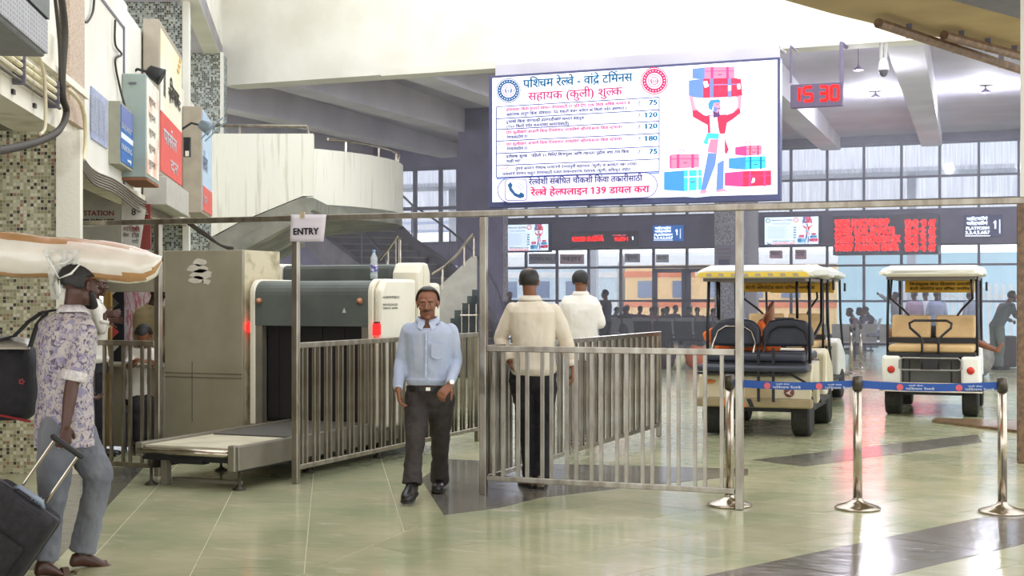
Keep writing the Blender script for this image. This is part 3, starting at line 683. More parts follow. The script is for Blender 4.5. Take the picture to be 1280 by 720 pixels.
ls = [fwrite('पार्सल', 204.5, h0+.42, .26, wht, bs, .214, width=1.5, bold=.02), fwrite('दर', 213, h0+.12, .22, wht, bs, .214, width=.9, bold=.02)]; join(ls, 'lettering', bs)
dk = mat('sign_dark', '4c4540', .6)
ls = [fwrite('॥', 203.5, h0+1.0, .55, dk, bs, .214, width=.35), fwrite('सूचना केंद्र', 210.5, h1-.75, .2, dk, bs, .214, width=1.5, bold=.02), fwrite('विभाग', 212.5, h0+1.05, .34, dk, bs, .214, width=1.1, bold=.03)]; join(ls, 'lettering', bs)
b = MB(); q = fp(fz(221, .21), .214, h1-.25)
for k in range(3): b.prism([q+Vector((0, 0, k*.09))+FD*.12*k, q+Vector((0, 0, k*.09))+FD*(.12*k+.25), q+Vector((0, 0, k*.09+.05))+FD*(.12*k+.3), q+Vector((0, 0, k*.09+.05))+FD*(.12*k+.05)], FN*.003)
b.build('emblem', mat('gold_paint', 'd8a83a', .5), bs)
fpart('lower_box', mat('box_grey', 'b9b4ab', .6), bs, s0+.0, s1, .0, .3, h0-.42, h0-.06, bevel=.01)
s2 = thing('far_sign', 'pale blue and coral upright sign beyond the large beige sign', 'sign', fp(23, 0, 3))
s0 = fz(252, .3); s1 = fz(264.5, .3); h1 = fh(252, 133, .3); h0 = fh(252, 266, .3)
fpart('box', mat('frame_tan'), s2, s0, s1, 0, .3, h0, h1, bevel=.01); fpart('face', mat('pale_blue_face', 'bcd3ec', .5), s2, s0+.1, s1-.03, .3, .31, h0+.05, h1-.03); fpart('red_panel', mat('coral_red'), s2, s0+.1, s1-.03, .31, .315, h0+.05, h0+.45)
ls = [fwrite('सेवा', 254, h0+.7, .35, mat('sign_grey', '7f8aa0', .6), s2, .316, width=.8, bold=.02), fwrite('दर', 255, h0+.18, .18, wht, s2, .318, width=.6)]; join(ls, 'lettering', s2)
# floodlights
for k, (px, py, off, z) in enumerate(((193, 92, .45, 17.0), (256, 158, .5, 21.5))):
    fl = thing('floodlight', ['small black floodlight at the top of the grey cabinet', 'grey floodlight on an arm beside the far sign'][k], 'lamp', PD(px, py, z))
    c = PD(px, py, z)
    b = MB(); b.lathe([(.03, -.1), (.07, -.08), (.1, .06), (.11, .1), (.09, .1)], 14, c, (FN+Vector((0, 0, -.5)))); b.build('lamp_head', mat('lamp_grey', '7d8a92', .4, .4) if k else blackp, fl, smooth=True)
    b = MB(); b.tube([c, c-FN*.2+Vector((0, 0, .05)), c-FN*.45+Vector((0, 0, -.12))], .018); b.build('arm', blackp, fl)
c = PD(262, 160, 21.3); fr_ = thing('solar_flap', 'pair of thin bluish slats sticking out beside the grey floodlight', 'lamp', c)
for k in range(2): b = MB(); b.beam(c+CR*(-.14+.07*k)+Vector((0, 0, -.17-.03*k)), c+CR*(.2+.05*k)+Vector((0, 0, .16-.06*k)), .05, .012); b.build('slat', mat('slat_blue', '8fa6b8', .4, .3), fr_)
fb = thing('switch_box', 'tiny dark switch box hanging on the white pillar edge', 'switch', PD(234, 186, 21.6)); b = MB(); b.obox(PD(234, 184, 21.6), (.1, .08, .3), YAW); b.build('box', blackp, fb); b = MB(); b.obox(PD(234, 192, 21.55), (.05, .05, .08), YAW); b.build('cap', mat('cap_white', 'e8dccf', .5), fb)
# inside the shop front
z = 17.5
wb = thing('station_board', 'white hanging board with red lettering behind the left posts', 'sign', PD(126, 266, z))
def cquad(px0, py0, px1, py1, z, d=.03): return [PD(px0, py1, z), PD(px1, py1, z), PD(px1, py0, z), PD(px0, py0, z)]
b = MB(); b.prism(cquad(96, 232, 152, 305, z), CF*.03); b.build('sheet', mat('board_white', 'c9c5b8', .6), wb)
redi = mat('red_ink', 'a8443c', .6); blki = mat('black_ink', '2e2c2e', .6)
def cwrite(s, px, py, z, hpx, m, parent, wpx=None, bold=.01, align='l'): return write(s, PD(px, py, z), CR, hpx*z/FPX/.62 if ord(s[0]) > 0x900 else hpx*z/FPX/.73, m, parent, align=align, width=None if wpx is None else wpx*z/FPX, bold=bold)
join([cwrite('ONE STATION', 83, 269.5, z, 6.5, redi, wb, 60, .03), cwrite('ONE PRODUCT', 83, 280, z, 6.5, blki, wb, 60, .03)], 'lettering', wb)
b = MB(); cx, cy_ = 152, 240
n_ = 22; pts = [PD(min(cx+.0, cx+26*(1 if k % 2 else .8)*cos(pi+pi*.6*k/n_-.2)), cy_-14*(1 if k % 2 else .75)*sin(pi+pi*.6*k/n_-.2), z-.01) for k in range(n_)]
b.prism(pts+[PD(152, 240, z-.01)], CF*.008); b.build('sun_emblem', mat('maroon', '8f3f38', .6), wb)
b = MB(); b.prism(cquad(96, 212, 152, 232, z+.05), CF*.03); b.build('dark_strip', mat('board_dark', '453b3a', .6), wb)
z = 16.5
hp = thing('hanging_paper', 'white tapering paper poster hanging beside the station board', 'poster', PD(165, 280, z))
b = MB(); b.prism([PD(153, 328, z), PD(171, 333, z), PD(182, 262, z), PD(152, 246, z)], CF*.01); b.build('sheet', mat('paper_white', 'd9d4c8', .7), hp)
join([cwrite('8', 164, 269, z, 9, blki, hp), cwrite('माहिती', 154, 289, z, 5, redi, hp, 20), cwrite('सूचना', 166, 290, z-.01, 5, redi, hp, 9, .02), cwrite('दर पत्रक', 165, 297, z, 5, blki, hp, 9, .02), cwrite('सेवा', 154, 296, z, 4, blki, hp, 7), cwrite('यादी', 165, 304, z, 4, blki, hp, 8)], 'lettering', hp)
mr_ = thing('maroon_banner', 'narrow dark maroon banner behind the hanging paper', 'banner', PD(180, 290, 17)); b = MB(); b.prism(cquad(171, 255, 188, 312, 17.2), CF*.02); b.build('cloth', mat('maroon'), mr_)
# ================================================================== steel gate frame and railings
GY = 10.0; TOPH = 2.21
PX_ = [-8.48, -7.42, -6.05, -4.36, -2.34, -.30]
gf = thing('gate_frame', 'brown steel overhead frame with upright posts across the entrance', 'frame', (-4.4, GY, 0))
b = MB(); b.box((-8.52, GY-.03, TOPH-.045), (.6, GY+.03, TOPH)); b.build('top_bar', steel, gf, bevel=.004)
for k, x in enumerate(PX_[:5]):
    b = MB(); b.box((x-.027, GY-.027, 0), (x+.027, GY+.027, TOPH-.045)); b.build('post', steel, gf, bevel=.004)
barme = {}
def railing(name, lab, p, q, pairs=True, foot=(False, True), parent=None, h=1.16, lowz=.11, spacing=.2):
    p = Vector(p); q = Vector(q); d = (q-p); Ln = d.length; d.normalize(); a = atan2(d.y, d.x)
    t = thing(name, lab, 'railing', p, a)
    b = MB(); b.box((0, -.025, h-.045), (Ln, .025, h)); b.build('top_rail', steel, t, bevel=.004, world=False)
    b = MB(); b.box((0, -.02, lowz), (Ln, .02, lowz+.04)); b.build('bottom_rail', steel, t, bevel=.004, world=False)
    b = MB(); b.box((-.0125, -.0125, lowz+.04), (.0125, .0125, h-.045)); me = b.mesh('bar'); me.materials.append(steel)
    x = .06
    while x < Ln-.03:
        for dx in ((0, .075) if pairs else (0,)):
            if x+dx < Ln-.03:
                o = bpy.data.objects.new('bar', me); C.objects.link(o); o.parent = t; o.location = (x+dx, 0, 0)
        x += spacing
    for k, f in enumerate(foot):
        if f:
            xx = 0 if k == 0 else Ln; b = MB(); b.box((xx-.025, -.025, 0), (xx+.025, .025, h+.0)); b.build('post', steel, t, world=False, bevel=.004)
    return t
railing('queue_railing', 'short steel railing panel left of the scanner', (PX_[0]+.03, GY, 0), (PX_[1]-.03, GY, 0), foot=(False, False), lowz=.06)
railing('queue_railing', 'steel railing running back along the baggage scanner', (PX_[2], GY+.03, 0), (PX_[2], GY+3.7, 0))
railing('queue_railing', 'long steel railing running back between the two shirted men and the carts', (PX_[3], GY+.03, 0), (PX_[3]-.03, GY+4.9, 0))
railing('queue_railing', 'front steel railing panel in front of the balding man', (PX_[3]+.03, GY, 0), (PX_[4]-.03, GY, 0), foot=(False, False))
# entry paper
pm = mat('paper_notice', 'dcd6dc', .7, col2='cfc8d0', scale=3, bump=.3, bscale=5)
ep = thing('entry_notice', 'white paper reading ENTRY taped on the top bar', 'sign', (PX_[2]+.05, GY-.05, 2.0))
c0 = PYp(362, 302, GY-.045); c1 = PYp(404, 302, GY-.045)
b = MB(); R = []
for i in range(7):
    f = i/6; py = 268+34*f
    R.append([PYp(364-1.5*f+44*j/8-2.0*f*j/8, py, GY-.045-.006*sin(j*1.3+i*.8)-.004*(i == 6)) for j in range(9)])
vs = [v for r in R for v in r]; b.add(vs, [(i*9+j, i*9+j+1, (i+1)*9+j+1, (i+1)*9+j) for i in range(6) for j in range(8)])
o = b.build('sheet', pm, ep, smooth=True); sm = o.modifiers.new('solid', 'SOLIDIFY'); sm.thickness = .002
write('ENTRY', PYp(366.5, 293.5, GY-.056), (1, 0, 0), .076, blki, ep, width=.24, bold=.04)
b = MB(); b.box((c0.x+.1, GY-.05, 2.185), (c0.x+.14, GY-.028, 2.235)); b.build('tape', mat('tape', 'b9a98a', .4), ep)
# ================================================================== stanchions with belts
def stanchion(p, lab, h=.965, group=None):
    t = thing('stanchion', lab, 'stanchion', p, 0, group)
    b = MB(); b.lathe([(.165, 0), (.165, .012), (.15, .022), (.09, .04), (.045, .06), (.034, .075), (.034, .08)], 32); b.build('base', steel2, t, smooth=True, world=False)
    b = MB(); b.lathe([(.032, .075), (.032, h-.09)], 24); b.build('pole', steel2, t, smooth=True, world=False)
    b = MB(); b.lathe([(.037, h-.10), (.037, h-.008), (.03, h)], 24); b.build('belt_head', mat('head_metal', '5a544c', .35, .7), t, smooth=True, world=False)
    return t
SP = [PG(912, 632), PG(1072, 636), PG(1253, 641)]
for p, l in zip(SP, ('steel stanchion behind the right end of the front railing', 'steel stanchion in the open floor between the two blue belts', 'steel stanchion near the brown column at the right')): stanchion(p, l)
bb = mat('belt_blue', '1f4f9e', .6, bump=.1); bem = mat('belt_emblem', 'd9606a', .6)
def belt(p, q, lab):
    h = .905; d = (q-p).normalized(); a = p+d*.036; c = q-d*.036; t = thing('belt', lab, 'belt', a+Vector((0, 0, h)))
    L_ = (c-a).length; b = MB(); R = []
    for i in range(13):
        f = i/12; o = a.lerp(c, f)+Vector((0, 0, h-.03*sin(pi*f)*.6)); n = Vector((-d.y, d.x, 0))*.0015
        R.append([o-n+Vector((0, 0, -.028)), o+n+Vector((0, 0, -.028)), o+n+Vector((0, 0, .028)), o-n+Vector((0, 0, .028))])
    b.rings(R); b.build('webbing', bb, t)
    n = Vector((d.y, -d.x, 0))
    for f in (.28, .72):
        o = a.lerp(c, f)+n*.004+Vector((0, 0, h-.018)); b = MB(); b.lathe([(.024, 0), (.024, .001)], 16, o, n); b.build('emblem', bem, t)
        ls = [write('पश्चिम रेलवे', o+d*.04-Vector((0, 0, .018)), d, .022, wht, t, width=.2, bold=.02), write('यात्री सेवा', o+d*.06+Vector((0, 0, .008)), d, .013, wht, t, width=.1)]
        join(ls, 'lettering', t)
belt(SP[0], SP[1], 'blue belt stretched from behind the railing to the middle stanchion'); belt(SP[1], SP[2], 'blue belt stretched from the middle stanchion to the right stanchion')
FS = [PG(1064, 469), PG(1076, 461)]
stanchion(FS[0], 'far steel stanchion between the carts, the nearer of two'); stanchion(FS[1], 'far steel stanchion between the carts, the farther of two')
# ================================================================== baggage scanner
cream = mat('scanner_cream', 'e9e4d2', .4, col2='ddd6c0', scale=2); dgrey = mat('scanner_dark', '5c625d', .5, col2='4d524e', scale=3)
sc = thing('baggage_scanner', 'cream and dark grey x-ray baggage scanner with a low roller table', 'scanner', (-6.8, 11.4, 0))
XL, XR, Y0 = -7.57, -6.13, 11.65
def hood(x0, x1, y0, y1, zt, name, rim=.055, ir=.14):
    """rounded-top casing: profile in the Y-Z plane, rounded towards the camera"""
    prof = [(y1, .3), (y1, zt)]+[(y0+ir*(1-sin(a)), zt-ir*(1-cos(a))) for a in [pi/2*k/6 for k in range(7)]]+[(y0, .3)]
    for s0, s1, m_, nm in ((x0, x0+rim, cream, 'side_cheek'), (x1-rim, x1, cream, 'side_cheek')):
        b = MB(); b.prism([(s0, y, z) for y, z in prof], (s1-s0, 0, 0)); b.build(nm, m_, sc, bevel=.008)
    return prof
# front hood: cheeks, dark shell, tunnel frame and curtain
fw = .14; fr2 = .30
hood(XL, XR-fw+.055, Y0, Y0+.75, 1.71, 'front')
ir = .14; prof = [(Y0+.75, 1.26), (Y0+.75, 1.695)]+[(Y0+.012+ir*(1-sin(a)), 1.695-ir*(1-cos(a))) for a in [pi/2*k/6 for k in range(7)]]+[(Y0+.012, 1.26)]
b = MB(); b.prism([(XL+.055, y, z) for y, z in prof], (XR-fw-XL-.055, 0, 0)); b.build('hood', dgrey, sc, smooth=False)
gm = mat('tunnel_frame', '8d8779', .4, .5)
for x0 in (XL+.055, XR-fw-.075):
    b = MB(); b.box((x0, Y0+.02, .3), (x0+.075, Y0+.1, 1.26)); b.build('tunnel_frame', gm, sc)
cur_m = mat('lead_curtain', '1d1618', .6, col2='120e10', scale=2)
for k in range(9):
    x0 = XL+.13+k*(XR-fw-.205-XL)/9+.0; w_ = (XR-fw-.205-XL)/9
    b = MB(); b.box((x0+.004, Y0+.12+.008*(k % 2), .36), (x0+w_+.004, Y0+.126+.008*(k % 2), 1.27)); b.build('curtain_strip', cur_m, sc)
b = MB(); b.box((XL+.1, Y0+.16, .32), (XR-fw-.04, Y0+.18, 1.27)); b.build('tunnel_back', cur_m, sc)
# cream corner casing on the right with chamfered top
b = MB(); b.prism([(XR-fw+.055, Y0+.02, .3), (XR-fw+.055, Y0+.02, 1.6), (XR-fw+.055, Y0+.12, 1.71), (XR-fw+.055, Y0+.75, 1.71), (XR-fw+.055, Y0+.75, .3)], (fw-.055, 0, 0)); b.build('corner_casing', cream, sc, bevel=.03, seg=2)
# main body behind, taller
zt = 1.88
b = MB(); b.box((XL-.2, Y0+.8, .3), (XL-.14, Y0+1.08, zt)); b.build('side_panel', cream, sc, bevel=.03, seg=2)
b = MB(); b.box((XL-.14, Y0+.82, .3), (XR-fr2, Y0+1.08, zt-.015)); b.build('body_shell', dgrey, sc, bevel=.04, seg=2)
b = MB(); b.prism([(XR-fr2, Y0+.8, .3), (XR-fr2, Y0+.8, zt-.1), (XR-fr2, Y0+.87, zt), (XR-fr2, Y0+.93, zt), (XR-fr2, Y0+.93, .3)], (fr2, 0, 0)); b.build('side_casing', cream, sc, bevel=.03, seg=2)
b = MB(); b.prism([(XR-fr2, Y0+.935, .3), (XR-fr2, Y0+.935, zt), (XR-fr2, Y0+1.02, zt), (XR-fr2, Y0+1.08, zt-.1), (XR-fr2, Y0+1.08, .3)], (fr2, 0, 0)); b.build('side_casing', cream, sc, bevel=.03, seg=2)
b = MB(); b.box((XL+.1, Y0+1.09, .3), (XR, Y0+1.32, 1.68)); b.build('rear_hood', cream, sc, bevel=.04, seg=2)
for px in (323.5, 449.5):
    q = PYp(px, 376.5, Y0-.005); b = MB(); b.lathe([(.034, 0), (.034, .015), (.022, .03), (.02, .045)], 16, q+Vector((0, .01, 0)), (0, -1, 0)); b.build('knob', mat('copper_knob', 'b08060', .4, .5), sc, smooth=True)
q = PYp(470, 411, Y0-.02); b = MB(); b.box((q.x-.035, Y0-.03, q.z-.06), (q.x+.035, Y0+.02, q.z+.05)); b.build('warning_lamp', redlamp, sc, bevel=.012, seg=2); b = MB(); b.box((q.x-.022, Y0-.025, q.z+.05), (q.x+.022, Y0+.02, q.z+.065)); b.build('lamp_cap', blackp, sc)
q = PYp(308, 409, Y0-.02); b = MB(); b.ball((XL-.02, Y0+.03, q.z), (.03, .03, .055)); b.build('warning_lamp', redlamp, sc, smooth=True)
b = MB(); q = PYp(430, 391, Y0-.0); b.prism([q+Vector((-.02, 0, 0)), q+Vector((.02, 0, 0)), q+Vector((0, 0, .045))], (0, .005, 0)); b.build('emblem', mat('pale_print', 'c9c6bb', .6), sc)
inkg = mat('scanner_print', '5a5a5a', .6)
def xwrite(s, px, py, X, hpx, m, parent, w):   # writing on a face that looks to +X
    p = PXp(px, py, X); z_ = (p-ORG).dot(CF); return write(s, p, (0, 1, 0), hpx*z_/FPX/.73, m, parent, width=w, bold=.02)
join([xwrite('OMTEC', 478.5, 373, XR+.003, 3, inkg, sc, .35), xwrite('BAGGAGE', 478.5, 382, XR+.003, 2.6, inkg, sc, .3), xwrite('XRAY 6040', 478.5, 386.5, XR+.003, 2.6, inkg, sc, .3)], 'lettering', sc)
# low table
TX0, TX1, TY0, th = -7.2, -6.24, 9.42, .33
b = MB(); b.box((TX0+.05, TY0+.04, th-.03), (TX1-.05, Y0-.02, th)); b.build('belt_plate', mat('table_top', 'd5cdb4', .45, col2='c0b79c', scale=4), sc)
b = MB(); b.box((TX0+.09, TY0+.95, th), (TX1-.07, Y0+.3, th+.012)); b.build('conveyor_belt', mat('belt_grey', '55524c', .7), sc)
for x0, x1, nm in ((TX0-.02, TX0+.05, 'side_rail'), (TX1-.05, TX1+.02, 'side_rail')):
    b = MB(); b.box((x0, TY0, th-.17 if x0 > -7 else th-.09), (x1, Y0+.8, th+.02)); b.build(nm, gm, sc, bevel=.005)
b = MB(); b.tube([(TX0, TY0+.02, th-.045), (TX1-.04, TY0+.02, th-.045)], .03, 12); b.build('end_roller', steel2, sc, smooth=True)
b = MB(); b.box((TX0+.02, TY0+.04, th-.12), (TX1-.06, TY0+.1, th-.07)); b.box((TX0+.3, TY0+.03, th-.14), (TX0+.62, TY0+.12, th-.1)); b.build('cross_member', blackp, sc)
b = MB(); b.box((TX1-.07, TY0-.03, th-.18), (TX1+.0, TY0+.04, th+.03)); b.build('corner_bracket', gm, sc, bevel=.01)
b = MB(); b.box((TX0+.02, TY0+.15, th-.2), (TX0+.1, Y0+1.5, th-.1)); b.box((TX1-.1, TY0+.15, th-.2), (TX1-.06, Y0+1.5, th-.1)); b.box((TX0+.1, 10.2, th-.16), (TX1-.1, 10.3, th-.1)); b.build('under_frame', blackp, sc)
for x, y in ((TX0+.08, TY0+.08), (TX1-.03, TY0+.08), (TX0+.08, 10.5), (TX1-.1, 10.7), (TX0+.1, 11.9), (TX1-.05, 11.9), (TX1-.05, 13.2)):
    b = MB(); b.lathe([(.055, 0), (.055, .008), (.018, .03), (.012, .04), (.012, .15), (.025, .15), (.025, th-.09)], 14, (x, y, 0)); b.build('levelling_foot', mat('dark_metal', '4a453d', .5, .5), sc, smooth=True)
b = MB(); b.box((TX0+.16, TY0+.1, 0), (TX0+.22, TY0+.16, th-.08)); b.build('leg', gm, sc)
b = MB(); b.box((TX0+.2, TY0+.2, .02), (TX1-.1, TY0+.24, .05)); b.build('tie_bar', gm, sc)
b = MB(); b.box((XL+.05, Y0+.3, .06), (XR-.1, Y0+1.3, .3)); b.build('lower_chassis', blackp, sc)
# bottle on the hood
bo = thing('water_bottle', 'clear plastic water bottle standing on the scanner hood', 'bottle', PYp(467.5, 350, Y0+.3)); bo.location.z = 1.712
pet = mat('clear_plastic', 'dfe8ea', .1, alpha=.45, spec=.8)
b = MB(); b.lathe([(.03, 0), (.036, .01), (.036, .05), (.033, .06), (.036, .07), (.036, .15), (.030, .165), (.036, .18), (.034, .2), (.014, .245), (.013, .26)], 20); b.build('bottle_body', pet, bo, smooth=True, world=False)
b = MB(); b.lathe([(.0365, .07), (.0365, .135)], 20); b.build('bottle_label', mat('bottle_label', 'd9c7d2', .5, col2='3d4f96', scale=30, lo=.48, hi=.52), bo, world=False)
b = MB(); b.lathe([(.016, .258), (.016, .278), (.012, .28)], 14); b.build('cap', mat('cap_blue', '7fa6d8', .5), bo, world=False)
# ================================================================== steel booth
boothm = mat('booth_steel', 'a9a28d', .45, .15, col2='8f8772', scale=1.6, bump=.08, lo=.3, hi=.75); BYF = 11.62
bt = thing('security_booth', 'scuffed grey steel booth with a serving window left of the scanner', 'booth', (-8.2, BYF, 0))
bx1 = PYp(303, 371, BYF).x; bxm = PYp(206, 371, BYF).x; bx0 = PYp(120, 371, BYF).x; wx0 = PYp(140, 371, BYF).x; wh0 = PYp(170, 455, BYF).z; wh1 = PYp(170, 365, BYF).z; bh = PYp(250, 313, BYF).z
b = MB(); b.box((bxm, BYF, .02), (bx1, BYF+.04, bh)); b.build('front_panel', boothm, bt, bevel=.004)
b = MB(); b.box((bx0, BYF, .02), (bxm, BYF+.04, wh0)); b.build('counter_panel', boothm, bt, bevel=.004)
b = MB(); b.box((bx0, BYF, wh1), (bxm, BYF+.04, bh)); b.build('header_panel', boothm, bt, bevel=.004)
b = MB(); b.box((bx0-.05, BYF-.1, wh0-.03), (bxm, BYF+.35, wh0)); b.build('counter', boothm, bt, bevel=.004)
b = MB(); b.box((bx1-.03, BYF+.04, .02), (bx1, BYF+.68, bh)); b.build('side_panel', mat('stained_beige', 'cdc2a4', .7, col2='8a7a58', scale=6, lo=.5, hi=.75, bump=.2), bt)
b = MB(); b.box((bxm-.0, BYF+.06, .02), (bxm+.03, BYF+1.0, bh)); b.build('partition', boothm, bt)
for z in (.78, .74): 
    b = MB(); b.box((bxm, BYF-.004, z), (bx1, BYF, z+.006)); b.build('seam', mat('seam_dark', '5d5646', .6), bt)
b = MB(); b.box((PYp(240, 371, BYF).x, BYF-.004, .3), (PYp(240, 371, BYF).x+.005, BYF, .9)); b.build('seam', mat('seam_dark'), bt)
b = MB(); b.box((wx0-.09, BYF-.03, .02), (wx0+.01, BYF, wh1)); b.build('wooden_post', mat('ochre_wood', 'b08a48', .6, col2='8f6c34', scale=5, stretch=(6, 6, .6)), bt, bevel=.006)
# torn paper remnants
b = MB(); rn = random.Random(4)
for (cx_, cy_, w_, h_) in ((250, 328, 10, 5), (247, 336, 13, 6), (252, 343, 14, 7), (246, 350, 10, 5), (258, 352, 6, 4)):
    n_ = 11; b.prism([PYp(cx_+w_*cos(2*pi*k/n_)*rn.uniform(.75, 1.15), cy_+h_*sin(2*pi*k/n_)*rn.uniform(.7, 1.1), BYF-.002) for k in range(n_)], (0, -.002, 0))
tp = b.build('torn_paper', mat('torn_paper', 'd8d2c2', .8), bt)
# inside the booth: red patterned cloth and zigzag strip
z = 13.9
cl = thing('patterned_curtain', 'pink and white patterned curtain behind the booth window', 'curtain', PYp(180, 371, BYF+1.6))
def ypt(px, py, Y): return PYp(px, py, Y)
YB = BYF+1.5
b = MB(); b.prism([ypt(150, 470, YB), ypt(262, 470, YB), ypt(262, 350, YB), ypt(150, 350, YB)], (0, .02, 0)); cm = mat('curtain_pink', 'd9848e', .8, col2='efe0e2', scale=14, lo=.42, hi=.55, stretch=(3, 1, .7)); b.build('cloth', cm, cl)
zs = thing('zigzag_strip', 'black strip with white and red triangles beside the booth window', 'strip', ypt(147, 371, YB-.1))
b = MB(); b.prism([ypt(136, 470, YB-.1), ypt(154, 470, YB-.1), ypt(154, 350, YB-.1), ypt(136, 350, YB-.1)], (0, .02, 0)); b.build('strip', mat('strip_black', '23242c', .6), zs)
for k, c_ in enumerate(('d8d6d2', '6b7068', 'd8d6d2', 'd8545a', 'd8d6d2')):
    b = MB(); y0 = 350+k*18; b.prism([ypt(137, y0+22, YB-.105), ypt(148.5, y0+11, YB-.105), ypt(137, y0, YB-.105)], (0, .003, 0)); b.build('triangle', mat('tri_'+c_, c_, .6), zs)
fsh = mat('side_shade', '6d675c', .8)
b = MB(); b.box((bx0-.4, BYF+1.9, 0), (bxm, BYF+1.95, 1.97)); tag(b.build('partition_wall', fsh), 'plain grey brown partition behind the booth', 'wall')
# ================================================================== the big lit board
LY = BY-.5
led = thing('led_board', 'large lit white railway fare board hanging below the beam', 'display board', PYp(790, 371, LY)-Vector((0, 0, 1.54)))
lx0 = PYp(611, 371, LY).x; lx1 = PYp(975, 371, LY).x; lz0 = PYp(611, 260, LY).z; lz1 = PYp(611, 95, LY).z
casem = mat('board_case', '3f4470', .5)
b = MB(); b.box((lx0, LY, lz0), (lx1, LY+.18, lz1)); b.build('case', casem, led, bevel=.01)
IN = .075
scr_w = screen('screen_white', 'f6f4ff', .78)
b = MB(); b.box((lx0+IN, LY-.006, lz0+IN+.03), (lx1-IN*.6, LY-.001, lz1-IN*.6)); b.build('screen', scr_w, led)
b = MB()
b = MB(); b.box((lx0+.05, LY+.19, lz1-.2), (lx1-.05, LY+.24, bz-.03)); b.box((lx0+.05, LY+.2, bz-.06), (lx1-.05, BY+.3, bz-.012)); b.build('mounting_panel', ribm, led)
b = MB(); b.box((lx0-.1, LY+.02, lz0-.16), (lx1+.2, LY+.1, lz0-.08)); b.build('lower_rail', steel_far, led)
PAL = dict(navy='24507f', teal='0f6e96', cyan='3fc3e8', mag='c0407e', pink='ff3f7c', red='f0304f', blue='3f86c8', slate='5f7fb8', skin='e88aa0', pale='c8e4f4', hot='ff2058', white='f6f4ff', lil='d8d0f0', rose='f07a98', ink='2c3a78', dk='5a3a6a')
SM = {k: screen('ink_'+k, v, .5) for k, v in PAL.items()}
class Board:
    """draws in board pixels (of the photograph) on the plane Y of a parent; each colour layer sits a hair further out"""
    def __init__(s, Y, parent, f=None): s.Y = Y; s.p = parent; s.n = 0; s.o = []; s.f = f or (lambda x, y: (x, y))
    def P(s, x, y): x, y = s.f(x, y); return PYp(x, y, s.Y-.008-s.n*.0004)
    def poly(s, pts, m, keep=True):
        b = MB(); P = [s.P(x, y) for x, y in pts]; b.add(P, [tuple(range(len(P)))]); s.n += 1
        s.o.append(b.build('print', SM.get(m, m), s.p, fix=False))
    def line(s, x0, y0, x1, y1, w, m):
        dx, dy = x1-x0, y1-y0; L_ = sqrt(dx*dx+dy*dy); nx, ny = -dy/L_*w/2, dx/L_*w/2
        s.poly([(x0+nx, y0+ny), (x1+nx, y1+ny), (x1-nx, y1-ny), (x0-nx, y0-ny)], m)
    def circ(s, x, y, r, m, r0=None, n=28, ry=None, a0=0, a1=2*pi):
        ry = ry or r
        if r0 is None: s.poly([(x+r*cos(2*pi*k/n), y+ry*sin(2*pi*k/n)) for k in range(n)], m); return
        b = MB()
        for k in range(n):
            A0 = a0+(a1-a0)*k/n; A1 = a0+(a1-a0)*(k+1)/n
            b.add([s.P(x+q*cos(A), y+q*sin(A)) for q, A in ((r0, A0), (r, A0), (r, A1), (r0, A1))], [(0, 1, 2, 3)])
        s.n += 1; s.o.append(b.build('print', SM.get(m, m), s.p, fix=False))
    def text(s, t, x0, y, x1, hpx, m, bold=.02):
        """baseline from (x0,y), ends at x1"""
        mb, w = layout(t, bold); mw = max(v.x for v in mb.v); cap = .62 if any(ord(c) > 0x900 for c in t) else .73
        b = MB(); sl = (y-371)/(x0+3400)   # the line of text runs to the board's vanishing point
        b.add([s.P(x0+(x1-x0)*v.x/mw, y+sl*((x1-x0)*v.x/mw)-v.y*hpx/cap) for v in mb.v], mb.f); s.n += 1
        s.o.append(b.build('print', SM.get(m, m), s.p, fix=False))
    def done(s, name='printed_picture'): o = join(s.o, name, s.p); s.o = []; return o
